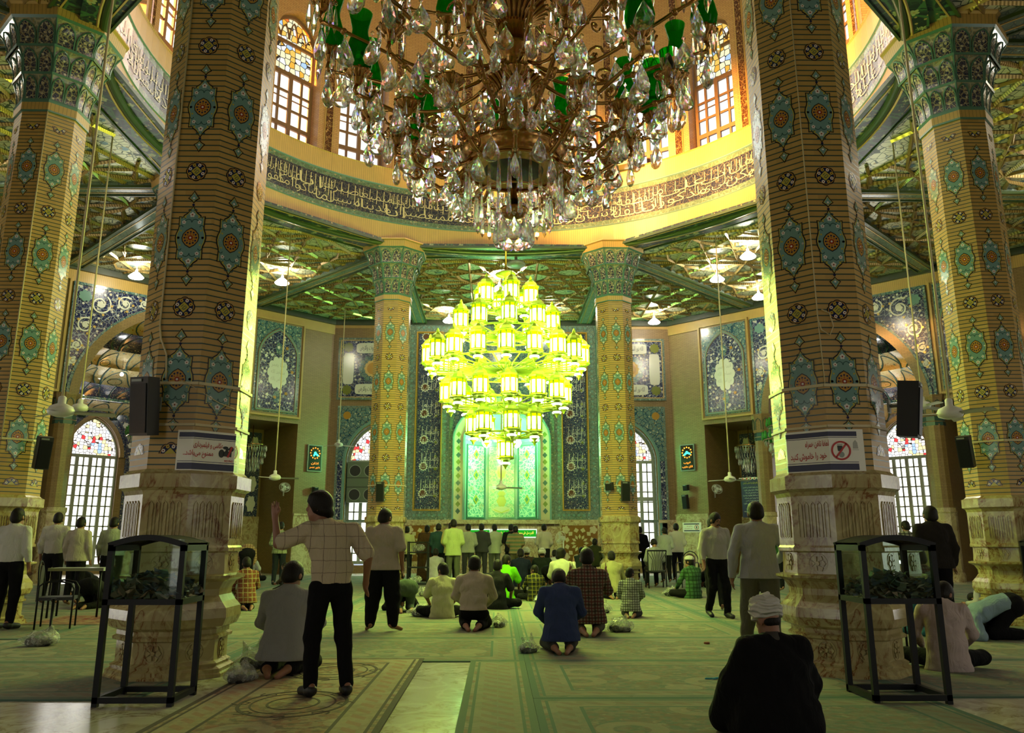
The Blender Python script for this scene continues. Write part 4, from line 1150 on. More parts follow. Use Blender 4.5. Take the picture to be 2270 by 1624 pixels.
# ------------------------------------------------------------------ carpets
XJ = [-16.35 + 3.3 * i for i in range(11)]; YJ = [.8, 3.0, 5.2, 7.4, 9.62, 11.75, 13.95, 16.15, 18.35, 20.55, 22.75, 24.95, 27.15, 29.35, 31.55]
CARP = []
for i in range(3):
    mt = m_carpet('carpet_weave_%d' % i, 3.28, 2.18, (.165, .185, .125), (.225, .205, .13), (.07, .145, .10), (.20, .125, .078), (.31, .29, .19), i * 3 + 1)
    b = MB(); b.box((0, 0, .006), (3.298, 2.198, .012)); CARP.append(b.mesh('carpet', [mt]))
kk = 0
for j in range(len(YJ) - 1):
    for i in range(len(XJ) - 1):
        cx, cy = (XJ[i] + XJ[i + 1]) / 2, (YJ[j] + YJ[j + 1]) / 2
        if hypot(cx, cy - CY0) > 16.6 or max(abs(cx), 0) + abs(cy - CY0) > 22.6: continue
        if cy < 9.6 and -3.3 < cx < .16: continue
        if abs(cx) / max(cy, .1) > .75 and cy < 12: continue
        kk += 1
        o = inst(CARP[(i * 2 + j * 5) % 3], 'carpet', loc=(cx, cy, 0), rot=(0, 0, pi * ((i + j) % 2)))
        tag(o, 'pale green patterned carpet laid edge to edge on the hall floor', 'carpet', 'pale green carpets laid edge to edge')
def rug(name, x0, x1, y0, y1, mt, label, z=.012):
    b = MB(); b.box((0, 0, z / 2), (x1 - x0, y1 - y0, z)); o = b.build(name, [mt], loc=((x0 + x1) / 2, (y0 + y1) / 2, 0)); return tag(o, label, 'carpet')
rug('carpet', -.44, .148, 4.0, 9.60, m_carpet('carpet_weave_3', .57, 5.6, (.24, .25, .15), (.28, .27, .16), (.10, .17, .10), (.27, .17, .095), (.34, .33, .21), 5), 'narrow pale carpet strip right of the bare marble strip')
rr = m_carpet('medallion_rug_weave', 1.66, 5.6, (.36, .30, .17), (.33, .25, .13), (.05, .04, .03), (.33, .13, .07), (.42, .38, .24), 9)
R0 = rug('medallion_rug', -2.62, -.96, 4.2, 9.80, rr, 'cream and rust bordered rug under the man with the raised arm', .016)
b = MB()
for y in (1.9, .2, -1.5):
    for r, w in ((.42, .03), (.33, .015), (.2, .02)): b.strip(circ(0, y, r, 40, rz=r * 1.3), w, .002, closed=True, f=lambda x, z, d: (x, z, .0165 - d))
    for k in range(8):
        a = k * pi / 4; b.strip([(.42 * cos(a) + .07 * cos(a + q), y + .55 * sin(a) + .07 * sin(a + q)) for q in (0, 1.2, 2.4, 3.6, 4.8)], .014, .002, f=lambda x, z, d: (x, z, .0165 - d))
M['rugline'] = pm('dark_rug_figure', (.07, .05, .035), .95)
o = b.build('rug_figure', [M['rugline']], R0)
red = rug('prayer_mat', -7.6, -6.3, 13.6, 15.2, m_carpet('red_mat_weave', 1.3, 1.6, (.22, .012, .015), (.18, .01, .012), (.30, .26, .16), (.05, .01, .01), (.34, .28, .15), 4), 'red prayer mat behind the black armchair', .022)
# ------------------------------------------------------------------ hanging bowl lamps
def bowl_lamp(x, y, label, e=150):
    L = thing('pendant_lamp', label, 'lamp', (x, y, 9.8), group='white bowl lamps hanging from the ceiling')
    b = MB(); b.lathe([(.03, .16), (.09, .12), (.20, .02), (.245, -.03), (.21, -.07), (.01, -.10)], 20, 0); b.build('lamp_bowl', [M['lamp']], L)
    b = MB(); b.lathe([(.05, .15), (.05, .22), (.012, .24), (.012, .46), (.06, .47), (.06, .50)], 10, 0); b.build('stem', [M['whitepaint']], L)
    lamp('POINT', (0, 0, .24 + .02), e, (1.0, .90, .68), .12, L)
    return L
LL = ['left of the photography notice column', 'right of the photography notice column', 'nearest the fan rod right of the lanterns', 'high beside the mobile phone notice column', 'low beside the mobile phone notice column',
      'right of the far right slender column', 'upper left of the lantern chandelier', 'behind the topmost lanterns', 'upper right of the lantern chandelier']
for (x, y), l in zip([(-12.19, 26.52), (-7.51, 27.09), (7.18, 26.49), (7.53, 24.16), (9.23, 28.59), (6.1, 32.15), (-2.13, 32.08), (-.13, 27.75), (1.86, 31.67)], LL): bowl_lamp(x, y, 'lit white bowl lamp hanging from the ceiling, ' + l)
for (x, y), l in zip([(-13.6, 18.5), (13.6, 18.5), (-13.2, 14.2), (13.2, 14.2)], ('left side bay', 'right side bay', 'left side bay nearer the entrance', 'right side bay nearer the entrance')): bowl_lamp(x, y, 'lit white bowl lamp in the ' + l)
# ------------------------------------------------------------------ ceiling fans on long rods
def fan(x, y, z, label, rz=0.0, col='cable'):
    F_ = thing('ceiling_fan', label, 'ceiling fan', (x, y, z), rz, 'ceiling fans on long rods')
    b = MB(); b.tube([(0, 0, .18), (0, 0, HC - z)], .018, 8, 0); b.build('rod', [M[col]], F_)
    b = MB(); b.lathe([(.03, .22), (.05, .20), (.05, .12), (.14, .08), (.17, .02), (.15, -.03), (.06, -.06), (.01, -.065)], 20, 0); b.build('motor', [M['whitepaint']], F_)
    bm = MB()
    bm.grid([[(.14, -.03, .02), (.14, .03, .0)], [(.25, -.055, .02), (.25, .055, -.005)], [(.62, -.07, .015), (.62, .07, -.015)], [(.66, -.05, .012), (.66, .05, -.012)]])
    bm.grid([[(.14, -.03, .012), (.14, .03, -.008)], [(.25, -.055, .012), (.25, .055, -.013)], [(.62, -.07, .007), (.62, .07, -.023)], [(.66, -.05, .004), (.66, .05, -.02)]])
    me = bm.mesh('blade', [M['whitepaint']])
    for k in range(3): inst(me, 'blade', F_, rot=(0, 0, k * 2 * pi / 3))
    return F_
fan(-5.96, 11.04, 2.94, 'white ceiling fan on a long rod in front of the left medallion column', .4)
fan(5.96, 11.04, 2.94, 'white ceiling fan on a long rod in front of the right medallion column', .9)
fan(-9.05, 17.66, 4.0, 'white ceiling fan on a long rod before the stained window of the left recess', .2)
fan(9.05, 17.66, 4.1, 'white ceiling fan on a long rod before the stained window of the right recess', .6)
fan(-6.45, 23.8, 2.98, 'white ceiling fan on a long rod above the raised hand', .1)
fan(6.43, 23.7, 2.94, 'white ceiling fan on a long rod above the two men talking', .35)
fan(-.05, 26.2, 2.86, 'ceiling fan hanging before the glowing prayer niche under the lantern chandelier', .05)
fan(-6.25, 31.9, 4.8, 'white ceiling fan on a thin rod before the far left window', .7)
b = MB(); b.lathe([(.02, .10), (.26, .08), (.30, .04), (.30, -.02), (.27, -.05), (.01, -.06)], 28, 0); b.tube([(0, 0, .08), (0, 0, HC - 9.86)], .05, 10, 0)
o = b.build('ceiling_disc', [M['greypaint']], loc=(.40, 25.3, 9.86)); tag(o, 'grey round disc hanging from the ceiling beside the rod of the lantern chandelier', 'ceiling disc')
# ------------------------------------------------------------------ green glowing lantern chandelier under the dome
LC = thing('lantern_chandelier', 'huge tiered chandelier of glowing yellow green lanterns under the dome', 'chandelier', (0, 17, 0))
def lantern_mesh():
    b = MB(); n = 8; r = .125
    for k in range(n):
        a0, a1 = 2 * pi * k / n, 2 * pi * (k + 1) / n; am = (a0 + a1) / 2
        P = lambda a, z, q=r: (q * cos(a), q * sin(a), z)
        b.poly([P(a0, -.15), P(a1, -.15), P(a1, .15), P(a0, .15)], 0)
        b.tube([P(a0, -.15, r + .004), P(a0, .15, r + .004)], .011, 4, 1)
        q = r * cos(pi / n) + .003; t = .030
        ca, sa = cos(am), sin(am)
        b.poly([(q * ca + t * sa, q * sa - t * ca, -.12), (q * ca - t * sa, q * sa + t * ca, -.12), (q * ca - t * sa, q * sa + t * ca, .09), (q * ca + t * sa, q * sa - t * ca, .09)], 2)
    b.lathe([(.15, .14), (.155, .165), (.12, .18), (.10, .23), (.05, .275), (.025, .29), (.03, .31), (.008, .36)], 8, 1, False)
    b.lathe([(.008, -.34), (.03, -.29), (.06, -.265), (.075, -.23), (.04, -.20), (.13, -.175), (.155, -.155), (.14, -.14)], 8, 1, False)
    b.lathe([(.078, -.262), (.085, -.245), (.07, -.225)], 8, 2, True)
    return b.mesh('lantern', [M['lantern'], M['lanternmetal'], M['lanterncore']])
lm = lantern_mesh()
TIER = [(6.30, .55, 6, .2), (5.72, 1.00, 10, .1), (5.00, 1.58, 18, .0), (4.22, 1.20, 13, .12), (3.60, .66, 7, .2), (3.10, 0, 1, 0)]
for z, r, n, ph in TIER:
    b = MB()
    if r:
        rg = [(r * cos(2 * pi * k / 48), r * sin(2 * pi * k / 48), z - .22) for k in range(49)]; b.tube(rg, .022, 5, 0, True, False)
        rg = [(r * .45 * cos(2 * pi * k / 32), r * .45 * sin(2 * pi * k / 32), z - .26) for k in range(33)]; b.tube(rg, .03, 5, 0, True, False)
        for k in range(n * 2):
            a = 2 * pi * (k / 2 + ph) / n; b.tube([(.1 * cos(a), .1 * sin(a), z - .30), (r * .5 * cos(a), r * .5 * sin(a), z - .27), (r * cos(a), r * sin(a), z - .22)], .017, 4, 0)
        b.lathe([(.05, z - .42), (.16, z - .36), (.22, z - .28), (.12, z - .20), (.05, z - .1)], 16, 0)
        b.build('tier_wheel', [M['lanternmetal']], LC)
    for k in range(n):
        a = 2 * pi * (k + ph) / n - pi / 2
        inst(lm, 'lantern', LC, (r * cos(a), r * sin(a), z), (0, 0, a), 1.22)
b = MB(); b.lathe([(.03, 3.4), (.05, 6.4), (.03, 6.55), (.10, 6.62), (.03, 6.70), (.05, 6.76), (.21, 6.80), (.22, 6.84), (.10, 6.90), (.02, 6.93)], 14, 0); b.build('centre_stem', [M['lanternmetal']], LC)
b = MB(); b.tube([(0, 0, 6.9), (0, 0, 28.9)], .02, 6, 0); b.build('suspension_rod', [M['brassdark']], LC)
for z, r, n, e in ((6.35, .78, 4, 90), (5.05, 1.86, 8, 205), (4.2, 1.46, 6, 150), (3.0, .3, 1, 200)):
    for k in range(n): a = 2 * pi * (k + .5) / n; lamp('POINT', (r * cos(a), r * sin(a), z), e, (.72, 1.0, .12), .16, LC)
# ------------------------------------------------------------------ crystal chandelier near the camera
CCX, CCY = -.085, 3.42
CC = thing('crystal_chandelier', 'big brass chandelier with clear crystal drops and green glass shades at the top', 'chandelier', (CCX, CCY, 0))
def pear_mesh(w, h, flat=.5):
    b = MB(); pr = [(.10, .06), (.42, .24), (.78, .45), (1.0, .68), (.86, .86), (.48, .97)]; n = 8; rows = []
    for j, (r, t) in enumerate(pr):
        rows.append([b.vert((w / 2 * r * cos(2 * pi * (k + .5 * (j % 2)) / n), w / 2 * r * flat * sin(2 * pi * (k + .5 * (j % 2)) / n), -h * t)) for k in range(n)])
    top, bot = b.vert((0, 0, 0)), b.vert((0, 0, -h))
    for k in range(n): b.face((top, rows[0][k], rows[0][(k + 1) % n])[::-1]); b.face((bot, rows[-1][(k + 1) % n], rows[-1][k])[::-1])
    for j in range(len(pr) - 1):
        A, Bq = rows[j], rows[j + 1]
        for k in range(n):
            k1 = (k + 1) % n
            if j % 2 == 0: b.face((A[k], Bq[k], A[k1])); b.face((A[k1], Bq[k], Bq[k1]))
            else: b.face((A[k], Bq[k], Bq[k1])); b.face((A[k], Bq[k1], A[k1]))
    b.lathe([(.001, .024), (.009, .014), (.009, .010), (.001, 0)], 6, 0, False)
    return b.mesh('pear_drop', [M['crystal']])
def spear_mesh(w, h):
    b = MB(); b.lathe([(.001, -h), (w * .35, -h * .80), (w / 2, -h * .62), (w * .2, -h * .12), (.001, 0)], 6, 0, False); b.lathe([(.001, .002), (w * .35, .012), (.001, .024)], 6, 0, False); return b.mesh('spear_drop', [M['crystal']])
PD = {k: pear_mesh(*v) for k, v in dict(L=(.108, .152), Mm=(.092, .132), S=(.076, .114)).items()}
SPm = spear_mesh(.026, .13); SPs = spear_mesh(.02, .085)
def prism_mesh(h):
    b = MB(); b.lathe([(.001, -h), (.012, -h + .02), (.0105, -h + .035), (.005, -.01), (.001, 0)], 4, 0, False); b.lathe([(.001, .002), (.008, .012), (.001, .022)], 6, 0, False); return b.mesh('long_prism', [M['crystal']])
PRl, PRs = prism_mesh(.165), prism_mesh(.13)
pear, spear = [], []
def arm_mesh(r0, R1, dz, cup):
    b = MB(); L = R1 - r0; pts = []
    for i in range(17):
        t = i / 16; z = -.10 * sin(pi * t ** .8) * (1.2 - t) + dz * t ** 2
        pts.append((r0 + L * t, 0, z))
    b.tube(pts, [.0075 + .0035 * sin(i * 1.9) ** 2 for i in range(17)], 6)
    b.tube([pts[-1], (R1 + .012, 0, dz + .02), (R1 + .004, 0, dz + .05)], .010, 6)
    for c, rr, k in ((.38, .045, 1), (.72, .035, -1)):
        x = r0 + L * c; z0 = pts[int(16 * c)][2] + .035 * k
        b.tube([(x + rr * (1 - .75 * q / 10) * cos(q * .65), 0, z0 + k * rr * (1 - .75 * q / 10) * sin(q * .65)) for q in range(11)], .006, 5)
        b.lathe([(.001, -.012), (.012, 0), (.001, .012)], 8, 0, True, (x, 0, z0))
    for q in range(3): b.lathe([(.01, -.012), (.018, 0), (.01, .012)], 8, 0, True, pts[4 + q * 5])
    if cup:
        b.lathe([(.008, dz + .045), (.02, dz + .055), (.026, dz + .075), (.052, dz + .10), (.056, dz + .108), (.03, dz + .112)], 12, 0, True, (R1, 0, 0))
        for k in range(8):
            a = k * pi / 4; b.tube([(R1 + .026 * cos(a), .026 * sin(a), dz + .075), (R1 + .058 * cos(a), .058 * sin(a), dz + .112)], .007, 4)
    return b.mesh('arm', [M['brass']])
def shade_mesh():
    b = MB(); pr = [(.034, 0), (.046, .02), (.052, .055), (.044, .10), (.030, .15), (.029, .17), (.038, .215), (.043, .235)]
    b.lathe(pr, 20, 0, True, cap0=True, cap1=False); b.lathe([(r - .0025, z) for r, z in pr[::-1]], 20, 0, True, cap0=False, cap1=False)
    return b.mesh('green_shade', [M['greenglass']])
SHADE = shade_mesh()
b = MB(); b.lathe([(.022, 0), (.036, .015), (.042, .09), (.046, .11)], 16, 1, True, cap1=False); b.lathe([(.012, 0), (.014, .02), (.017, .05), (.012, .085), (.002, .105)], 10, 0, True); CANDLE = b.mesh('candle_bulb', [pm('frosted_bulb', (.75, .75, .72), .35), M['clearglass']])
AT = [(2.94, .20, .52, .03, 12, 0, 'S'), (3.12, .15, .70, .04, 12, .5, 'Mm'), (3.38, .12, .87, .06, 14, .25, 'L'), (3.86, .12, .64, .05, 12, .1, 'L')]
for ti, (z, r0, R1, dz, n, ph, pk) in enumerate(AT):
    am = arm_mesh(r0, R1, dz, True)
    for k in range(n):
        a = 2 * pi * (k + ph) / n - pi / 2; ca, sa = cos(a), sin(a)
        inst(am, 'arm', CC, (0, 0, z), (0, 0, a))
        zc = z + dz + .11
        if ti >= 2 or (ti == 1 and k % 2): inst(SHADE, 'green_shade', CC, (R1 * ca, R1 * sa, zc), scale=1.2)
        elif ti == 1: inst(CANDLE, 'candle_bulb', CC, (R1 * ca, R1 * sa, zc))
        pear.append((pk, (R1 * ca, R1 * sa, z + dz - .03), a)); 
        rm = R1 * (.80 if ti else .72); pear.append((pk if ti != 2 else 'Mm', (rm * cos(a + pi / n), rm * sin(a + pi / n), z - .06), a + .6))
        if ti != 3:
            pear.append(('S' if ti == 0 else 'Mm', (R1 * .9 * cos(a + pi / n * .5), R1 * .9 * sin(a + pi / n * .5), z + .02 - .07 * (ti == 2)), a + 2.0)); (pear.append(('S', (R1 * .42 * cos(a + pi / n), R1 * .42 * sin(a + pi / n), z + .0), a + .3)) if ti else None)
            pear.append(('S' if ti < 2 else 'Mm', (R1 * .58 * ca, R1 * .58 * sa, z - .10), a + 1.2))
        for q in range(6):
            t = a + q * pi / 3; spear.append((ti > 1, (R1 * ca + .055 * cos(t), R1 * sa + .055 * sin(t), z + dz + .085), t))
for k in range(9):
    a = 2 * pi * k / 9 - pi / 2; pear.append(('S', (.075 * cos(a), .075 * sin(a), 2.655), a))
def dist(p): return hypot(p[0] + CCX, p[1] + CCY) + (9 if p[2] > 3.7 and p[1] < .2 else 0)
pear.sort(key=lambda q: dist(q[1])); spear.sort(key=lambda q: dist(q[1]))
def rest(items, name, get):
    b = MB()
    for it in items:
        me = get(it); o0 = len(b.v); Mx = Matrix.Translation(it[1]) @ Matrix.Rotation(it[2], 4, 'Z')
        for v in me.vertices: b.v.append(tuple(Mx @ v.co))
        for p in me.polygons: b.face([o0 + q for q in p.vertices])
    o = b.build(name, [M['crystal']], CC); o['kind'] = 'stuff'
for k, p, a in pear[:100]: inst(PD[k], 'pear_drop', CC, p, (0, 0, a + pi / 2))
rest([(k, p, a + pi / 2) for k, p, a in pear[100:]], 'pear_drops', lambda it: PD[it[0]])
for k, p, a in spear[:100]: inst(SPm if k else SPs, 'spear_drop', CC, p, (0, 0, a))
rest(spear[100:], 'spear_drops', lambda it: SPm if it[0] else SPs)
for n, r, z, me in ((30, .215, 2.865, PRl), (22, .165, 2.745, PRs)):
    for k in range(n): a = 2 * pi * k / n; inst(me, 'long_prism', CC, (r * cos(a), r * sin(a), z), (0, 0, a))
b = MB()
for r, z in ((.215, 2.89), (.165, 2.77)): b.tube([(r * cos(2 * pi * k / 40), r * sin(2 * pi * k / 40), z) for k in range(41)], .006, 5, 0, True, False)
b.lathe([(.215, 2.895), (.225, 2.91), (.21, 2.93), (.23, 2.96), (.24, 2.98), (.18, 2.99)], 40, 0)
for k in range(20):
    a = 2 * pi * k / 20; b.tube([((.225 + .012 * cos(q)) * cos(a + .09 * sin(q) * .8), (.225 + .012 * cos(q)) * sin(a + .09 * sin(q) * .8), 2.99 + .022 * sin(q * 1.0) + .012 * (1 + cos(q))) for q in [i * .7 for i in range(10)]], .006, 5)
b.build('gallery_ring', [M['brass']], CC)
b = MB(); b.lathe([(.21, 2.902), (.20, 2.898), (.02, 2.89)], 32, 0); b.build('dark_plate', [pm('dark_green_plate', (.012, .035, .030), .25)], CC)
b = MB(); b.lathe([(.004, 2.665), (.04, 2.675), (.062, 2.70), (.064, 2.712), (.03, 2.73), (.02, 2.76), (.012, 2.80), (.012, 2.90)], 20, 0); b.build('bottom_dish', [M['brass']], CC)
b = MB()
b.lathe([(.09, 2.95), (.06, 3.02), (.075, 3.08), (.068, 3.10), (.066, 3.24), (.075, 3.26), (.085, 3.27)], 24, 0); b.lathe([(.066, 3.30), (.07, 3.36), (.06, 3.40), (.075, 3.44), (.11, 3.47), (.115, 3.49), (.07, 3.50), (.07, 3.62), (.08, 3.66)], 24, 0)
b.lathe([(.07, 3.70), (.05, 3.8), (.08, 3.86), (.10, 3.9), (.04, 3.98), (.05, 4.1), (.02, 4.2), (.015, 10.25), (.08, 10.28), (.08, 10.30)], 16, 0)
for z, r0, r1, h in ((3.26, .07, .135, .07), (3.62, .075, .165, .09)):
    for k in range(28):
        a = 2 * pi * k / 28
        b.tube([((r0 + (r1 - r0) * t ** 1.6) * cos(a), (r0 + (r1 - r0) * t ** 1.6) * sin(a), z + h * t ** .7) for t in (0, .3, .6, .85, 1)], [.006, .008, .010, .011, .008], 5)
    b.lathe([(r0 * .9, z), (r0 + .3 * (r1 - r0), z + h * .6), (r1 * .95, z + h * .98)], 28, 1, True, cap0=False, cap1=False)
b.build('centre_column', [M['brass'], M['brassdark']], CC)
# ------------------------------------------------------------------ green and clear glass bell chandeliers in the diagonal bays
def bell_chandelier(x, y, label):
    c = thing('glass_chandelier', label, 'chandelier', (x, y, 0), group='green and clear glass bell chandeliers')
    prof = [(6.9, .55), (6.45, .85), (6.0, 1.08), (5.55, 1.30), (5.1, 1.55), (4.65, 1.72), (4.25, 1.5), (3.95, 1.1)]
    for j, (z, r) in enumerate(prof):
        b = MB(); n = int(r * 17)
        for k in range(n):
            a = 2 * pi * (k + .5 * (j % 2)) / n; q = (r * cos(a), r * sin(a), z)
            b.lathe([(.02, -.12), (.075, -.05), (.06, .04), (.035, .10), (.05, .16)] if j % 2 == 0 or True else [], 7, 0 if j % 8 in (0, 2, 4, 5) else 1, True, q)
        b.build('ring_of_green_shades' if j % 8 in (0, 2, 4, 5) else 'ring_of_clear_shades', [pm('green_glass_shade_%s' % j, (.03, .30, .03), .12), M['clearglass']] if False else [M['greenshade'], M['palecrystal']], c)
        b = MB()
        for k in range(int(r * 22)):
            a = 2 * pi * k / int(r * 22); b.lathe([(.001, -.16), (.03, -.06), (.001, .02)], 4, 0, False, (r * cos(a) * .97, r * sin(a) * .97, z - .14))
        b.build('crystal_fringe', [M['palecrystal']], c)
    b = MB(); b.tube([(0, 0, 3.9), (0, 0, HC)], .03, 6)
    for z, r in prof: b.tube([(r * cos(2 * pi * k / 32), r * sin(2 * pi * k / 32), z - .12) for k in range(33)], .02, 4, 0, True, False); [b.tube([(0, 0, z - .05), (r * cos(k * pi / 4), r * sin(k * pi / 4), z - .12)], .012, 4) for k in range(8)]
    b.build('frame', [M['brassdark']], c)
M['greenshade'] = pm('green_glass_cup', (.03, .30, .02), .12, **{'Transmission Weight': .35})
M['palecrystal'] = pm('pale_crystal', (.62, .66, .56), .08, **{'Transmission Weight': .5})
bell_chandelier(-10.45, 27.4, 'bell shaped chandelier of green and clear glass behind the photography notice column')
bell_chandelier(10.45, 27.4, 'bell shaped chandelier of green and clear glass behind the mobile phone notice column')
def bowl_chandelier(x, y, z, label):
    c = thing('crystal_bowl_lamp', label, 'chandelier', (x, y, z), group='small crystal bowl chandeliers in the side passages')
    b = MB()
    for j, (r, zz) in enumerate(((.55, .55), (.52, .3), (.44, .05), (.30, -.15), (.14, -.28))):
        n = int(r * 60)
        for k in range(n): a = 2 * pi * k / n; b.lathe([(.001, -.14), (.028, -.06), (.001, .12)], 4, 0, False, (r * cos(a), r * sin(a), zz))
    b.build('crystal_strands', [M['palecrystal']], c)
    b = MB(); b.tube([(0, 0, -.2), (0, 0, 5.7 - z)], .015, 5); b.tube([(.55 * cos(k * pi / 12), .55 * sin(k * pi / 12), .66) for k in range(25)], .025, 5, 0, True, False); b.build('frame', [M['brass']], c)
for s, nm in ((-1, 'left'), (1, 'right')):
    p = wmat(45 * s) @ Vector((-s * 4.3, 1.2, 0)); bowl_chandelier(p.x, p.y, 4.25, 'small crystal bowl chandelier in the passage %s of the prayer niche' % nm)
# ------------------------------------------------------------------ figures: one continuous surface from smoothly joined limbs
def _sub(lo, hi, o, h, n):
    i0 = np.maximum(0, np.floor((lo - o) / h).astype(int)); i1 = np.minimum(n, np.ceil((hi - o) / h).astype(int) + 1)
    return i0, i1
def seg(a, b, ra, rb=None, l=None, s=1.0, k=None): return ('seg', np.array(a, float), np.array(b, float), ra, ra if rb is None else rb, None if l is None else np.array(l, float), s, k)
def ell(c, r, ax=None, k=None): return ('ell', np.array(c, float), np.array(r, float), np.eye(3) if ax is None else np.array(ax, float), k)
def sdf_mesh(name, prims, h, mats, k=.02, cuts=(), neg=(), parent=None, wrinkle=0.0, seed=0):
    los, his = [], []
    for p in prims:
        if p[0] == 'seg':
            r = max(p[3], p[4]) * (p[6] if p[5] is not None else 1)
            los.append(np.minimum(p[1], p[2]) - r); his.append(np.maximum(p[1], p[2]) + r)
        else: r = p[2].max(); los.append(p[1] - r); his.append(p[1] + r)
    pad = 2.5 * h + wrinkle
    o = np.min(los, 0) - pad; n = np.ceil((np.max(his, 0) + pad - o) / h).astype(int) + 1
    D = np.full(n, .25); ax = [o[i] + h * np.arange(n[i]) for i in range(3)]
    def ev(p, D, op):
        kk = (p[7] if p[0] == 'seg' else p[4]) or k
        if p[0] == 'seg': r = max(p[3], p[4]) * (p[6] if p[5] is not None else 1); lo, hi = np.minimum(p[1], p[2]) - r, np.maximum(p[1], p[2]) + r
        else: r = p[2].max(); lo, hi = p[1] - r, p[1] + r
        m = kk + 2 * h + .01
        i0, i1 = _sub(lo - m, hi + m, o, h, n)
        if (i1 <= i0).any(): return
        sl = tuple(slice(a, b) for a, b in zip(i0, i1))
        X, Y, Z = ax[0][sl[0]][:, None, None], ax[1][sl[1]][None, :, None], ax[2][sl[2]][None, None, :]
        if p[0] == 'seg':
            _, a, b, ra, rb, l, s, _k = p
            px, py, pz = X - a[0], Y - a[1], Z - a[2]; ba = b - a
            if l is not None:
                q = (px * l[0] + py * l[1] + pz * l[2]) * (1 - 1 / s); px, py, pz = px - q * l[0], py - q * l[1], pz - q * l[2]
                ba = ba - (ba @ l) * (1 - 1 / s) * l
            bb = ba @ ba
            t = np.clip((px * ba[0] + py * ba[1] + pz * ba[2]) / bb, 0, 1) if bb > 1e-12 else 0.0
            d = np.sqrt((px - ba[0] * t) ** 2 + (py - ba[1] * t) ** 2 + (pz - ba[2] * t) ** 2) - (ra + (rb - ra) * t)
        else:
            _, c, r, A, _k = p
            q = [(X - c[0]) * A[i][0] + (Y - c[1]) * A[i][1] + (Z - c[2]) * A[i][2] for i in range(3)]
            e = np.sqrt((q[0] / r[0]) ** 2 + (q[1] / r[1]) ** 2 + (q[2] / r[2]) ** 2)
            d = (e - 1) * r.min()
        if op: D[sl] = np.maximum(D[sl], -d)
        else:
            c0 = D[sl]; hh = np.clip(.5 + .5 * (c0 - d) / kk, 0, 1); D[sl] = c0 * (1 - hh) + d * hh - kk * hh * (1 - hh)
    for p in prims: ev(p, D, 0)
    X, Y, Z = ax[0][:, None, None], ax[1][None, :, None], ax[2][None, None, :]
    if wrinkle:
        f = 1.0; w = np.sin(X * 23 + 2.2 * np.sin(Z * 9 + seed) + seed) * np.sin(Z * 31 + 3 * np.sin(X * 7 + Y * 6 + seed)) + .6 * np.sin(Y * 27 + Z * 17 + seed * 2) * np.sin(X * 15 - Z * 22)
        D = D + wrinkle * w
    for pt, nr in cuts: D = np.maximum(D, (X - pt[0]) * nr[0] + (Y - pt[1]) * nr[1] + (Z - pt[2]) * nr[2])
    for p in neg: ev(p, D, 1)
    V, F = surface_net(D, o, h)
    me = bpy.data.meshes.new(name)
    me.vertices.add(len(V)); me.vertices.foreach_set('co', V.ravel())
    me.loops.add(len(F) * 4); me.loops.foreach_set('vertex_index', F.ravel())
    me.polygons.add(len(F)); me.polygons.foreach_set('loop_start', np.arange(len(F)) * 4)
    me.update(calc_edges=True); me.polygons.foreach_set('use_smooth', np.ones(len(F), bool))
    for m in (mats if isinstance(mats, list) else [mats]): me.materials.append(m)
    return inst(me, name, parent)
def surface_net(D, o, h):
    S = D < 0; c = np.zeros(tuple(q - 1 for q in D.shape), int)
    for a in (0, 1):
        for b in (0, 1):
            for e in (0, 1): c += S[a:S.shape[0] - 1 + a, b:S.shape[1] - 1 + b, e:S.shape[2] - 1 + e]
    I = np.argwhere((c > 0) & (c < 8)); idx = np.full(c.shape, -1); idx[tuple(I.T)] = np.arange(len(I))
    acc = np.zeros((len(I), 3)); cnt = np.zeros(len(I))
    cor = [np.array(q) for q in ((0, 0, 0), (1, 0, 0), (0, 1, 0), (1, 1, 0), (0, 0, 1), (1, 0, 1), (0, 1, 1), (1, 1, 1))]
    val = [D[tuple((I + q).T)] for q in cor]
    for a, b in ((0, 1), (2, 3), (4, 5), (6, 7), (0, 2), (1, 3), (4, 6), (5, 7), (0, 4), (1, 5), (2, 6), (3, 7)):
        m = (val[a] < 0) != (val[b] < 0); va, vb = val[a][m], val[b][m]; t = (va / (va - vb))[:, None]
        acc[m] += cor[a] + t * (cor[b] - cor[a]); cnt[m] += 1
    V = o + h * (I + acc / cnt[:, None]); F = []
    for d in range(3):
        u, v = (d + 1) % 3, (d + 2) % 3
        s0 = [slice(None)] * 3; s1 = [slice(None)] * 3; s0[d] = slice(0, -1); s1[d] = slice(1, None)
        A, B = S[tuple(s0)], S[tuple(s1)]
        for flip in (0, 1):
            E = np.argwhere((A & ~B) if flip == 0 else (~A & B)); E = E[(E[:, u] > 0) & (E[:, v] > 0) & (E[:, u] < D.shape[u] - 1) & (E[:, v] < D.shape[v] - 1)]
            if not len(E): continue
            q = []
            for du, dv in ((1, 1), (0, 1), (0, 0), (1, 0)):
                P = E.copy(); P[:, u] -= du; P[:, v] -= dv; q.append(idx[tuple(P.T)])
            q = np.stack(q, 1); F.append(q if flip == 0 else q[:, ::-1])
    F = np.concatenate(F); return V, F[(F >= 0).all(1)]

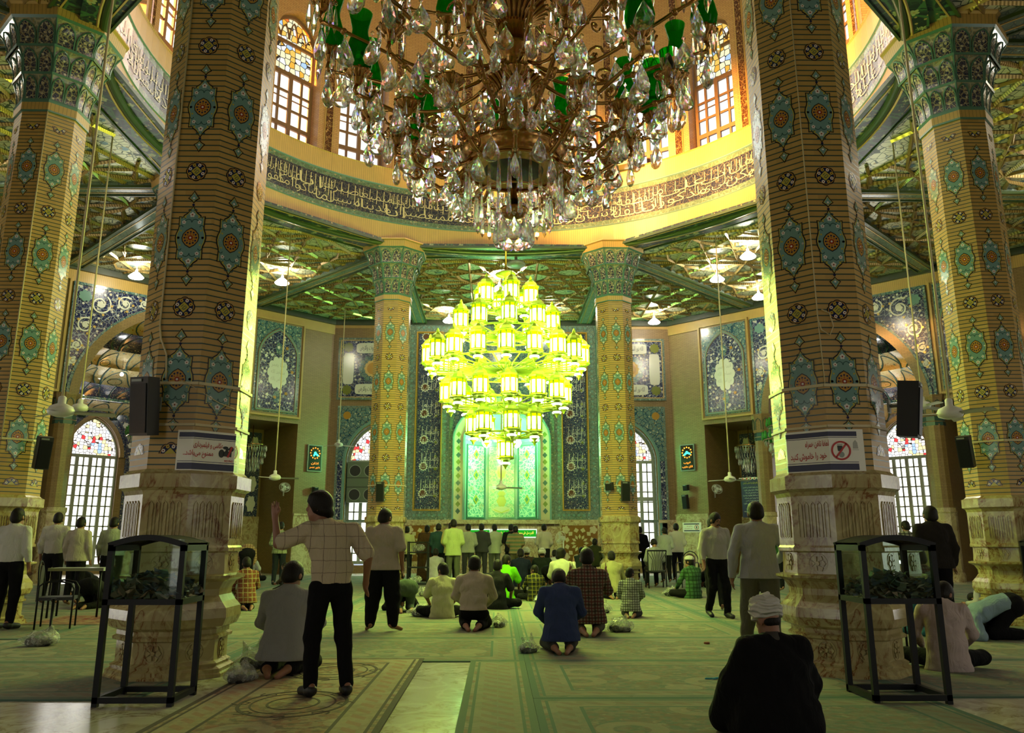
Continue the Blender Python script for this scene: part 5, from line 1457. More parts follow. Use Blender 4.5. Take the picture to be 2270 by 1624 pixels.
def m_cloth(name, c, pat=None, c2=None, c3=None, per=.06, w=.2, rough=.9):
    t = NT('cloth_' + name); v = t.coord('Object'); x, y, z = t.xyz(v)
    fold = t.noise(t.map(v, scale=(2.2, 2.2, 1.0)), 4.5, 3.0, 1.2)[0]
    fine = t.noise(v, 240.0, 2.0)[0]
    col = t.mix(t.math('MULTIPLY', fine, .25), c, tuple(q * .7 for q in c))
    wx = t.math('ADD', x, t.math('MULTIPLY', fold, .02)); wz = t.math('ADD', z, t.math('MULTIPLY', fold, .02))
    fx = t.math('FRACT', t.math('DIVIDE', wx, per)); fz = t.math('FRACT', t.math('DIVIDE', wz, per))
    if pat == 'plaid':
        col = t.mix(t.math('MULTIPLY', t.lt(fx, w), .75), col, c2); col = t.mix(t.math('MULTIPLY', t.lt(fz, w), .75), col, c2)
        if c3: col = t.mix(t.math('MULTIPLY', t.lt(t.math('ABSOLUTE', t.math('SUBTRACT', fx, .6)), w * .4), .8), col, c3); col = t.mix(t.math('MULTIPLY', t.lt(t.math('ABSOLUTE', t.math('SUBTRACT', fz, .6)), w * .4), .8), col, c3)
    elif pat == 'hstripe':
        col = t.mix(t.lt(fz, w), col, c2)
        if c3: col = t.mix(t.lt(t.math('ABSOLUTE', t.math('SUBTRACT', fz, .65)), w * .5), col, c3)
    elif pat == 'vstripe': col = t.mix(t.lt(fx, w), col, c2)
    return t.bsdf(col, rough, bump=t.bump(fold, .55, .05), **{'Specular IOR Level': .12})
_CL = {}
def cloth(c, *a, **k):
    key = (c, a, tuple(sorted(k.items())))
    if key not in _CL: _CL[key] = m_cloth(str(len(_CL)), c, *a, **k)
    return _CL[key]
def m_skin(name, c):
    t = NT(name); n = t.noise(t.coord('Object'), 14.0, 3.0)[0]
    return t.bsdf(t.mix(n, c, tuple(q * .8 for q in c)), .5, **{'Subsurface Weight': 0.0})
SKIN = m_skin('skin', (.28, .125, .07)); SKIN2 = m_skin('tanned_skin', (.22, .09, .05))
_t = NT('black_hair'); _n = _t.noise(_t.map(_t.coord('Object'), scale=(1, 1, .25)), 120.0, 2.0)[0]
HAIR = _t.bsdf(_t.mix(_n, (.004, .0035, .003), (.014, .011, .008)),   .5, bump=_t.bump(_n, .6, .01), **{'Specular IOR Level': .18})
_t = NT('turban_cloth'); _n = _t.n('TexWave', {'Vector': _t.coord('Object'), 'Scale': 9.0, 'Distortion': 5.0, 'Detail': 2.0}, wave_type='BANDS', bands_direction='Z').outputs[1]
TURB = _t.bsdf((.62, .60, .54), .85, bump=_t.bump(_n, .7, .02))
DARKC, BLACKC = (.010, .010, .012), (.006, .006, .007)
def unit(v): v = np.array(v, float); return v / (np.linalg.norm(v) or 1)
def pose(kind, **ov):
    P = dict(stand=dict(pel=(0, 0, .95), waist=(0, .0, 1.10), chest=(0, .0, 1.30), neck=(0, -.005, 1.47), head=(0, .025, 1.60),
                        hip=(.095, 0, .90), kn=(.105, .02, .50), an=(.11, -.03, .09), toe=(.13, .15, .035), sh=(.185, 0, 1.41), el=(.245, -.02, 1.13), wr=(.25, .05, .89)),
             kneel=dict(pel=(0, -.06, .27), waist=(0, -.03, .42), chest=(0, .02, .62), neck=(0, .05, .79), head=(0, .09, .915),
                        hip=(.10, -.04, .24), kn=(.15, .36, .085), an=(.09, -.20, .085), toe=(.04, -.33, .035), sh=(.185, .03, .72), el=(.255, .10, .47), wr=(.14, .30, .33)),
             cross=dict(pel=(0, 0, .13), waist=(0, -.02, .28), chest=(0, .0, .50), neck=(0, .04, .67), head=(0, .09, .79),
                        hip=(.11, .02, .12), kn=(.36, .27, .12), an=(-.10, .36, .07), toe=(-.22, .34, .05), sh=(.185, .02, .60), el=(.27, .12, .36), wr=(.20, .32, .22)),
             sujud=dict(pel=(0, -.20, .44), waist=(0, -.02, .43), chest=(0, .20, .33), neck=(0, .38, .22), head=(0, .48, .115),
                        hip=(.10, -.20, .42), kn=(.13, .10, .085), an=(.10, -.36, .07), toe=(.10, -.47, .03), sh=(.18, .32, .25), el=(.30, .30, .06), wr=(.24, .52, .035)),
             chair=dict(pel=(0, -.02, .53), waist=(0, -.03, .68), chest=(0, .0, .89), neck=(0, .03, 1.06), head=(0, .06, 1.18),
                        hip=(.10, 0, .50), kn=(.13, .42, .50), an=(.13, .42, .09), toe=(.14, .60, .035), sh=(.185, .02, .99), el=(.25, .06, .74), wr=(.16, .28, .62)),
             bow=dict(pel=(0, -.10, .93), waist=(0, .03, 1.02), chest=(0, .24, 1.05), neck=(0, .42, 1.05), head=(0, .54, 1.02),
                      hip=(.095, -.08, .90), kn=(.105, -.02, .50), an=(.11, -.05, .09), toe=(.13, .13, .035), sh=(.185, .36, 1.0), el=(.22, .30, .74), wr=(.15, .12, .55)))[kind]
    J = {}
    for n, p in P.items():
        if n in ('pel', 'waist', 'chest', 'neck', 'head'): J[n] = np.array(p, float)
        else: J['r' + n] = np.array(p, float); J['l' + n] = np.array((-p[0], p[1], p[2]), float)
    for n, p in ov.items(): J[n] = np.array(p, float)
    return J
def person(label, loc, face=0.0, kind='stand', height=1.73, h=.02, shirt=None, trousers=None, hair='short', sleeve='long', tuck=False, cloak=None, jacket=False, group=None,
           skin=None, shoes=None, width=1.0, hfwd=None, faceparts=False, belt=False, baggy=0.0, hem=None, parting=0, beard=False, open_hand=(), cap=False, **ov):
    """face: degrees turned to the right of the prayer direction (+y); the figure is modelled facing +y"""
    J = pose(kind, **ov); sk = skin or SKIN; S = height / 1.73
    up = unit(J['neck'] - J['chest']); lat = unit(J['rsh'] - J['lsh'])
    f = unit(hfwd) if hfwd is not None else (np.array([0, 1, 0.]) if kind in ('stand', 'chair') else np.array([0, .95, -.3]) if kind != 'sujud' else np.array([0, .25, -1]))
    f = unit(f); hu = unit(J['head'] - J['neck']); hu = unit(np.array([0, 0, 1.]) - f * f[2]) if kind not in ('sujud', 'bow') else unit(np.array([0, 1., .25]) - f * (f @ np.array([0, 1., .25])))
    hl = np.cross(f, hu); HA = np.array([hl, f, hu]); Hc = J['head']
    hp = lambda x, y, z: Hc + hl * x + f * y + hu * z
    B = [ell(Hc + hu * .03 - f * .008, (.077, .095, .10), HA), ell(hp(0, .03, -.06), (.058, .068, .075), HA), seg(hp(0, .05, -.105), hp(0, .062, -.10), .026),
         ell(hp(0, .098, -.014), (.012, .020, .024), HA, .014), ell(hp(0, .085, .028), (.045, .016, .012), HA, .015), seg(hp(-.016, .092, -.058), hp(.016, .092, -.058), .010, k=.012)]
    for s in (-1, 1): B += [ell(hp(s * .082, -.005, -.01), (.012, .022, .032), HA, .01)]
    B += [seg(J['neck'] - up * .05, hp(0, -.015, -.07), .056, .053, k=.03)]
    B += [seg(J['chest'], J['waist'], .10, .088, lat, 1.5), seg(J['waist'], J['pel'], .09, .105, lat, 1.42), seg(J['rsh'] * .85 + J['neck'] * .15, J['lsh'] * .85 + J['neck'] * .15, .055, k=.06)]
    hands = []
    for q in 'lr':
        sg = 1 if q == 'r' else -1
        B += [seg(J[q + 'sh'], J[q + 'el'], .052, .038), seg(J[q + 'el'], J[q + 'wr'], .040, .026), seg(J[q + 'hip'], J[q + 'kn'], .082, .056), seg(J[q + 'kn'], J[q + 'an'], .055, .036), seg(J[q + 'an'], J[q + 'toe'], .036, .026), seg(J[q + 'an'], J[q + 'an'] + (J[q + 'an'] - J[q + 'toe']) * .25, .034, .03)]
        hd = unit(J[q + 'wr'] - J[q + 'el'])
        if q + 'hd' in J: hd = unit(J[q + 'hd'])
        elif kind in ('kneel', 'cross', 'sujud', 'chair'): hd = unit(hd * .5 + np.array([0, 1, -.15]))
        side = unit(np.cross(hd, np.array([1., 0, 0]) if abs(hd[0]) < .7 else np.array([0, 1., 0])))   # across the palm
        if q + 'side' in J: side = unit(J[q + 'side'] - hd * (J[q + 'side'] @ hd))
        nrm = unit(np.cross(side, hd)); nrm = nrm if q + 'palm' not in J else unit(J[q + 'palm'])
        w0 = J[q + 'wr']; pc = w0 + hd * .075
        B += [seg(w0, w0 + hd * .03, .026, .026), seg(w0 + hd * .03 - side * .018, pc - side * .026, .017, .014, k=.012), seg(w0 + hd * .03 + side * .018, pc + side * .026, .017, .014, k=.012), seg(w0 + hd * .03, pc, .017, .015, k=.012)]
        cu = .02 if q in open_hand else .32
        for i, (o_, L) in enumerate(((.031, .060), (.011, .072), (-.011, .068), (-.031, .052))):
            b0 = pc + side * o_; d1 = unit(hd + nrm * cu * 1.0 + side * o_ * 2.0); d2 = unit(hd + nrm * cu * 2.6 + side * o_ * 1.5)
            m1 = b0 + d1 * L * .52; B += [seg(b0, m1, .0095, .0085, k=.004), seg(m1, m1 + d2 * L * .48, .0085, .007, k=.004)]
        t0 = w0 + hd * .035 + side * .028; td = unit(hd * .75 + side * .62 + nrm * .25); B += [seg(t0, t0 + td * .045, .0125, .010, k=.006), seg(t0 + td * .045, t0 + td * .045 + unit(hd + nrm * .3) * .028, .010, .008, k=.004)]
    neg = [ell(hp(s * .031, .094, .008), (.016, .012, .010), HA) for s in (-1, 1)] if faceparts else []
    body = sdf_mesh('person', B, h, sk, .018, neg=neg)
    body.location = loc; body.rotation_euler = (0, 0, -R(face)); body.scale = (S * width, S * width ** .5, S)
    tag(body, label, 'person', group)
    sd = hash(label) % 97 if False else sum(map(ord, label)) % 97
    W = .004 if h < .016 else .003
    # shirt or jacket
    if shirt is not None:
        ex = .020 if jacket else .012
        G = [seg(J['chest'] + up * .03, J['chest'], .105 + ex, .112 + ex, lat, 1.52, .04), seg(J['chest'], J['waist'], .112 + ex, .105 + ex, lat, 1.5, .04),
             seg(J['neck'] - up * .035, J['rsh'] * .95 + J['neck'] * .05 - up * .012, .076 + ex * .5, .050 + ex, k=.05), seg(J['neck'] - up * .035, J['lsh'] * .95 + J['neck'] * .05 - up * .012, .076 + ex * .5, .050 + ex, k=.05), seg(J['neck'] - up * .04, J['neck'] - up * .005, .075 + ex * .4, .066, k=.03)]
        dn = unit(J['pel'] - J['waist'])
        hm = hem if hem is not None else (-.06 if kind in ('sujud', 'bow') else .10 if jacket else .0 if tuck else .09)
        end = J['pel'] + dn * (hm + .02)
        G += [seg(J['waist'], end, .105 + ex + .005, (.142 if not tuck else .115) + ex + baggy * .5, lat, 1.48 if not tuck else 1.42, .04)]
        if kind in ('kneel', 'cross'): G += [seg(J['pel'], J['pel'] + np.array([0, -.02, -.02]), .135, .13, lat, 1.3)]
        for q in 'lr':
            G.append(seg(J[q + 'sh'], J[q + 'el'], .058 + ex * .6, .050 + ex * .6))
            if sleeve == 'long': G.append(seg(J[q + 'el'], J[q + 'wr'] + unit(J[q + 'el'] - J[q + 'wr']) * .02, .050 + ex * .6, .036 + ex * .6))
        cuts = [(J['pel'] + dn * hm, dn)] if kind not in ('kneel', 'cross') else [(J['pel'] + np.array([0, 0, -.12 if not tuck else .02]), np.array([0, 0, -1.]))]
        if sleeve == 'short':
            G = [g for g in G]
            for i in range(len(G)):
                pass
            G[-2 if False else -1] = seg(J['rsh'], J['rsh'] + (J['rel'] - J['rsh']) * .82, .066 + ex, .066 + ex)
            G[-2] = seg(J['lsh'], J['lsh'] + (J['lel'] - J['lsh']) * .82, .066 + ex, .066 + ex)
        sdf_mesh('jacket' if jacket else 'shirt', G, h, shirt, .03, cuts=cuts, parent=body, wrinkle=W, seed=sd, neg=[seg(J['neck'] + up * .0, J['neck'] + up * .1, .05, .06)])
    if trousers is not None:
        G = [seg(J['waist'] * .35 + J['pel'] * .65, J['pel'], .112, .125, lat, 1.4, .04)]
        if kind in ('sujud', 'bow'): G += [seg(J['waist'] * .6 + J['pel'] * .4, J['pel'], .118, .14, lat, 1.32, .05), seg(J['rhip'], J['lhip'], .135, k=.05)]
        for q in 'lr':
            an = J[q + 'an'] + unit(J[q + 'kn'] - J[q + 'an']) * .03
            G += [seg(J[q + 'hip'], J[q + 'kn'], .102 + baggy * .5, .074 + baggy, k=.03), seg(J[q + 'kn'], an, .074 + baggy, .060 + baggy * .2, k=.03)]
        sdf_mesh('trousers', G, h, trousers, .03, parent=body, wrinkle=W, seed=sd + 3)
        if belt: sdf_mesh('belt', [seg(J['pel'] + np.array([0, 0, .085]), J['pel'] + np.array([0, 0, .105]), .122, .122, lat, 1.38)], h, M['plasticblack'], parent=body, cuts=[(J['pel'] + np.array([0, 0, .11]), (0, 0, 1)), (J['pel'] + np.array([0, 0, .075]), (0, 0, -1))])
    if cloak is not None:
        z0 = min(J['rkn'][2], J['pel'][2]); G = [seg(J['rsh'], J['lsh'], .085, k=.06), seg(J['neck'] - up * .05, J['chest'], .10, .15, lat, 1.45), seg(J['chest'], J['pel'], .15, .20, lat, 1.5, .05)]
        if kind in ('cross', 'kneel'):
            G += [seg(J['pel'], (0, .1, .12), .20, .22, lat, 1.5, .08)]
            for q in 'lr': G += [seg(J[q + 'sh'], J[q + 'el'], .09, .10, k=.05), seg(J[q + 'el'], J[q + 'kn'], .10, .12, k=.06), seg(J[q + 'el'], J[q + 'wr'], .08, .07, k=.04)]
        else:
            G += [seg(J['pel'], (0, 0, .12), .19, .20, lat, 1.5, .05)]
            for q in 'lr': G += [seg(J[q + 'sh'], J[q + 'el'], .085, .085, k=.05), seg(J[q + 'el'], J[q + 'wr'], .085, .075, k=.05)]
        sdf_mesh('cloak', G, h, cloak, .04, cuts=[((0, 0, .015), (0, 0, -1))], parent=body, wrinkle=W * 1.6, seed=sd + 5, neg=[seg(J['neck'], J['neck'] + up * .1, .055, .065)])
    if shoes is not None:
        for q in 'lr': sdf_mesh('shoe', [seg(J[q + 'an'] + (J[q + 'an'] - J[q + 'toe']) * .25 - np.array([0, 0, .03]), J[q + 'toe'] + np.array([0, 0, .012]), .046, .040), seg(J[q + 'an'], J[q + 'an'] - np.array([0, 0, .03]), .046)], max(h * .8, .01), shoes, cuts=[((0, 0, .002), (0, 0, -1))], parent=body)
    if hair in ('short', 'thick', 'bald', 'long'):
        e = {'short': .010, 'thick': .024, 'bald': .008, 'long': .02}[hair]
        G = [ell(Hc + hu * .033 - f * .012, (.078 + e, .096 + e, .10 + e), HA), ell(hp(0, -.05, -.035), (.07 + e * .8, .055 + e * .6, .06), HA, .03)]
        if hair in ('thick',): G += [ell(hp(.03, -.02, .10), (.06, .07, .05), HA), ell(hp(-.035, .02, .095), (.055, .07, .05), HA), ell(hp(0, -.085, -.05), (.07, .05, .06), HA)]
        for s in (-1, 1): G.append(seg(hp(s * .07, .035, .02), hp(s * .072, .03, -.03), .014))
        ng = [ell(hp(0, .11, -.035), (.085, .075, .095), HA) if hair != 'thick' else ell(hp(0, .125, -.045), (.13, .085, .105), HA)] + ([ell(hp(s * .090, -.002, -.012), (.022, .020, .028), HA) for s in (-1, 1)] if hair != 'thick' else [])
        if hair == 'bald': ng.append(ell(hp(0, .02, .15), (.085, .11, .075), HA))
        sdf_mesh('hair', G, min(h, .014), HAIR, .015, neg=ng, parent=body, wrinkle=.003 if hair == 'thick' else .0015, seed=sd)
    if hair == 'turban':
        G = [ell(hp(0, -.012, .080), (.106, .122, .098), HA), ell(hp(0, -.018, .045), (.104, .120, .05), HA)]
        for i in range(7):
            z0 = .022 + .024 * i; q0 = sqrt(max(.05, 1 - ((z0 - .07) / .112) ** 2))
            for q in range(14):
                t0, t1 = 2 * pi * q / 14, 2 * pi * (q + 1) / 14
                P = lambda t: hp(.104 * q0 * cos(t), -.014 + .120 * q0 * sin(t), z0 + (.022 if i % 2 else -.018) * cos(t + .6 * i) * q0)
                G.append(seg(P(t0), P(t1), .0125, k=.005))
        sdf_mesh('turban', G, min(h, .012), TURB, .01, parent=body)
        sdf_mesh('hair', [ell(hp(0, -.040, -.02), (.072, .058, .045), HA)], .014, HAIR, .01, neg=[ell(hp(0, .06, -.05), (.09, .08, .1), HA)], parent=body)
    if cap: sdf_mesh('cap', [ell(hp(0, -.01, .07), (.095, .11, .075), HA)], min(h, .014), cloth((.5, .5, .45)), .01, cuts=[(hp(0, 0, .05), -hu)], parent=body)
    if faceparts:
        for s in (-1, 1):
            sdf_mesh('eye', [ell(hp(s * .031, .085, .008), (.013, .011, .009), HA)], .005, M['plasticblack'], .005, parent=body)
            sdf_mesh('eyebrow', [seg(hp(s * .016, .098, .034), hp(s * .045, .088, .036), .006, .004)], .005, HAIR, .005, parent=body)
        sdf_mesh('moustache', [seg(hp(-.024, .098, -.046), hp(.024, .098, -.046), .009), seg(hp(-.02, .098, -.047), hp(-.03, .092, -.058), .007), seg(hp(.02, .098, -.047), hp(.03, .092, -.058), .007)], .006, HAIR, .006, parent=body)
    if beard: sdf_mesh('beard', [ell(hp(0, .05, -.09), (.062, .06, .055), HA)], .012, HAIR, .01, parent=body, neg=[ell(hp(0, .09, -.03), (.05, .06, .045), HA)])
    return body
# ------------------------------------------------------------------ the people
W_ = cloth
white, cream, beige, grey, black = cloth((.52, .52, .47)), cloth((.50, .48, .33)), cloth((.40, .34, .27)), cloth((.27, .27, .25)), cloth(BLACKC)
dark, dgrey, navy = cloth(DARKC), cloth((.05, .05, .05)), cloth((.012, .016, .035))
# the larger figures
person('man with raised left hand in cream checked shirt and black trousers', (-1.60, 7.55, 0), -28, 'stand', 1.69, .007, cloth((.50, .42, .29), 'plaid', (.16, .12, .10), per=.105, w=.055), black, 'thick', 'short', True, belt=True, shoes=M['plasticblack'],
       open_hand=('l',), hfwd=(-.9, .42, -.05), lel=(-.46, .14, 1.29), lwr=(-.49, .18, 1.52), lsh=(-.22, .03, 1.41), neck=(-.07, .03, 1.47), head=(-.12, .09, 1.615), chest=(-.04, .02, 1.30), lhd=(-.08, -.1, 1), lside=(.6, -.65, 0), rel=(.30, -.10, 1.17), rwr=(.34, .05, .94), lkn=(-.13, .05, .5), lan=(-.15, -.02, .09), ran=(.15, -.10, .09), rkn=(.13, -.01, .5), rtoe=(.18, .08, .035), ltoe=(-.17, .16, .035))
person('barefoot man in grey beige polo shirt and baggy black trousers standing to pray', (-1.83, 12.65, 0), 4, 'stand', 1.74, .011, cloth((.36, .30, .24)), black, 'short', 'short', baggy=.035, hfwd=(.35, .9, -.25), lan=(-.15, -.03, .09), ran=(.16, -.03, .09), ltoe=(-.22, .12, .035), rtoe=(.25, .10, .035), lkn=(-.13, .02, .5), rkn=(.14, .02, .5), width=1.08)
person('man in pale blue grey shirt and grey trousers seen from behind beside the right column', (2.90, 9.97, 0), 12, 'stand', 1.73, .010, cloth((.36, .36, .42)), cloth((.13, .125, .10)), 'short', 'long', skin=SKIN2, width=1.08, hfwd=(-.15, .95, -.2), lel=(-.27, -.04, 1.13), lwr=(-.29, .0, .87), rel=(.29, .06, 1.16), rwr=(.22, .26, 1.05), lan=(-.18, .10, .09), ltoe=(-.26, .26, .035), lkn=(-.13, .10, .5), ran=(.10, -.15, .09), rtoe=(.12, .02, .035), baggy=.015)
person('man with moustache in grey shirt and black trousers walking towards the camera', (3.62, 14.7, 0), 172, 'stand', 1.75, .011, cloth((.34, .32, .28)), black, 'short', 'long', True, faceparts=True, belt=True, shoes=M['plasticblack'], hfwd=(-.35, .9, -.35), lkn=(-.1, .12, .5), lan=(-.1, .1, .09), ltoe=(-.11, .28, .035), ran=(.11, -.2, .12), rkn=(.105, .03, .49), rtoe=(.12, -.04, .03))
person('man in a black suit standing behind the right glass donation box', (6.42, 12.75, 0), 3, 'stand', 1.79, .012, cloth((.018, .015, .013)), black, 'short', 'long', jacket=True, shoes=M['plasticblack'], width=1.1)
person('man in white shirt and black trousers cut by the left picture edge', (-7.45, 13.0, 0), 5, 'stand', 1.76, .013, white, black, 'short', 'long', True, shoes=M['plasticblack'])
person('kneeling man in grey shirt behind the man with the raised hand', (-2.25, 8.75, 0), 4, 'kneel', 1.78, .010, cloth((.27, .265, .255)), black, 'short', 'long', width=1.12, hfwd=(.3, .9, -.3))
person('kneeling man in beige pink shirt with bare soles showing', (-.50, 12.85, 0), 3, 'kneel', 1.74, .011, cloth((.43, .36, .30)), black, 'short', 'long', True, width=1.1)
person('kneeling man in dark blue shirt with bowed head', (.60, 10.35, 0), 0, 'kneel', 1.66, .010, cloth((.035, .05, .125)), cloth((.05, .05, .045)), 'short', 'long', hfwd=(0, .75, -.7), head=(0, .17, .86), neck=(0, .08, .77), width=1.06)
person('kneeling man in brown plaid shirt with both hands raised', (1.12, 12.15, 0), 3, 'kneel', 1.95, .011, cloth((.17, .13, .10), 'plaid', (.025, .018, .016), (.09, .02, .02), per=.075, w=.25), cloth((.10, .09, .07)), 'short', 'long',
       lel=(-.27, .20, .52), lwr=(-.20, .34, .72), lhd=(-.05, .05, 1), rel=(.27, .20, .52), rwr=(.25, .36, .72), rhd=(.05, .05, 1), open_hand=('l', 'r'))
person('seated cleric in white turban and black cloak in front of the right column', (1.72, 5.9, 0), -6, 'cross', 1.66, .012, cloth((.06, .055, .05)), None, 'turban', cloak=black, width=.98, rkn=(.28, .30, .12), lkn=(-.28, .30, .12), hfwd=(-.4, .9, -.35))
person('man in pale pink shirt sitting behind the right glass donation box', (4.42, 8.85, 0), 20, 'cross', 1.72, .012, cloth((.47, .38, .35)), black, 'short', 'long', width=1.0, hfwd=(.5, .6, -.6), head=(.05, .18, .74))
person('boy in small black and white checked shirt kneeling right of the plaid shirted man', (2.12, 14.75, 0), 12, 'kneel', 1.36, .012, cloth((.40, .43, .36), 'plaid', (.03, .03, .03), per=.05, w=.3), cloth((.05, .05, .05)), 'short', 'long', hfwd=(.5, .8, -.2))
person('man in cream yellow shirt sitting cross legged left of the beige shirted man', (-1.08, 14.7, 0), -8, 'cross', 1.70, .013, cloth((.47, .45, .27)), black, 'short', 'short', hfwd=(-.6, .7, -.2))
person('man in black shirt sitting cross legged behind the beige shirted man', (-.17, 16.5, 0), 15, 'cross', 1.72, .015, cloth((.02, .02, .022)), black, 'short', 'short')
person('man in bright lime green shirt sitting on the carpet', (.02, 19.2, 0), 20, 'cross', 1.80, .015, cloth((.13, .50, .01)), black, 'short', 'short', hfwd=(.5, .8, -.2))
person('boy in yellow and black plaid shirt beside the lime green shirt', (.66, 18.6, 0), -10, 'cross', 1.42, .015, cloth((.025, .028, .02), 'plaid', (.26, .22, .03), per=.10, w=.14), dark, 'short', 'long', hfwd=(-.7, .6, 0))
person('man in wrinkled cream shirt turning right with a hand raised', (1.30, 19.6, 0), 8, 'kneel', 1.80, .015, cloth((.50, .50, .36)), black, 'thick', 'long', hfwd=(.75, .6, -.1), rel=(.28, .15, .55), rwr=(.26, .30, .75), rhd=(0, 0, 1), open_hand=('r',))
person('man in olive shirt kneeling at the foot of the far right column', (2.43, 19.3, 0), 0, 'kneel', 1.72, .016, cloth((.34, .31, .17)), dark, 'short', 'long')
person('man in green checked shirt and white cap sitting cross legged', (4.25, 19.4, 0), -25, 'cross', 1.75, .015, cloth((.06, .14, .06), 'plaid', (.02, .045, .02), per=.08, w=.3), dark, 'short', 'long', hfwd=(-.5, .85, 0), cap=True)
# bowing and prostrating
person('man in pale blue shirt and black trousers prostrating at the right edge', (6.52, 11.55, 0), -82, 'sujud', 1.78, .013, cloth((.24, .34, .40)), black, 'short', 'long')
person('barefoot person in blue trousers prostrating behind the pale pink shirt', (5.72, 12.15, 0), -12, 'sujud', 1.68, .015, dark, cloth((.03, .12, .17)), 'short', 'long')
person('man in black prostrating with bare soles left of the glass box', (-7.95, 16.9, 0), 12, 'sujud', 1.72, .016, cloth((.02, .02, .02)), black, 'short', 'long')
person('man in dark grey prostrating behind the black clad one', (-9.9, 20.6, 0), 10, 'sujud', 1.74, .018, dgrey, dark, 'short', 'long')
person('man in dark clothes prostrating with a bare foot behind the polo shirted man', (-1.88, 16.0, 0), -14, 'sujud', 1.75, .015, dark, cloth((.06, .08, .06)), 'short', 'long')
person('person in red patterned shirt and dark trousers kneeling behind the left column base', (-4.9, 16.4, 0), -30, 'kneel', 1.60, .016, cloth((.16, .05, .03), 'plaid', (.30, .26, .12), per=.09, w=.2), cloth((.04, .045, .035)), 'short', 'long')
person('man in white shirt bent in prayer beside the right edge column', (9.9, 17.2, 0), -35, 'sujud', 1.75, .018, cloth((.46, .46, .42)), cloth((.30, .30, .26)), 'short', 'long')
person('black clad person crouching by the far chairs', (5.75, 23.6, 0), -30, 'sujud', 1.75, .02, black, black, 'short', 'long')
person('man bending forward in orange plaid shirt beside the left column', (-7.25, 24.4, 0), -15, 'bow', 1.72, .02, cloth((.42, .30, .14), 'plaid', (.12, .05, .03), per=.07, w=.25), dark, 'short', 'long')
person('small boy in dark patterned shirt looking left', (-5.5, 21.9, 0), -85, 'kneel', 1.20, .016, cloth((.05, .045, .05), 'plaid', (.14, .10, .05), per=.06, w=.3), dark, 'short', 'long', hfwd=(0, 1, 0))
person('man in white T shirt sitting far back by the left passage', (-7.9, 27.0, 0), 15, 'cross', 1.72, .02, white, dark, 'short', 'short')
person('black clad figure bent low before the standing row', (1.35, 24.9, 0), 5, 'sujud', 1.72, .02, black, black, 'short', 'long')
person('man in navy shirt sitting with his back to the hall', (.50, 24.2, 0), 0, 'cross', 1.95, .02, navy, dark, 'short', 'long')
person('seated cleric in white turban and brown cloak', (.80, 27.9, 0), 0, 'cross', 1.85, .02, dark, None, 'turban', cloak=cloth((.055, .03, .02)))
person('seated cleric in white turban and dark green cloak', (1.22, 26.5, 0), 6, 'cross', 1.85, .02, dark, None, 'turban', cloak=cloth((.015, .022, .015)))
person('person in a white robe sitting beside the pedestal fan', (1.72, 28.2, 0), 10, 'cross', 1.8, .022, white, white, 'short', 'long')
person('person in lilac white shirt sitting behind the black rack', (-1.98, 25.2, 0), 0, 'kneel', 1.72, .02, cloth((.44, .42, .46)), dark, 'short', 'long')
person('man in dark jacket seated left of the far right column', (2.52, 27.3, 0), 8, 'kneel', 1.75, .022, cloth((.02, .03, .028)), dark, 'short', 'long')
person('man in dark olive coat sitting on a chair at the far right column', (3.10, 28.6, 0), 20, 'chair', 1.75, .022, cloth((.03, .035, .015)), dark, 'short', 'long', jacket=True)
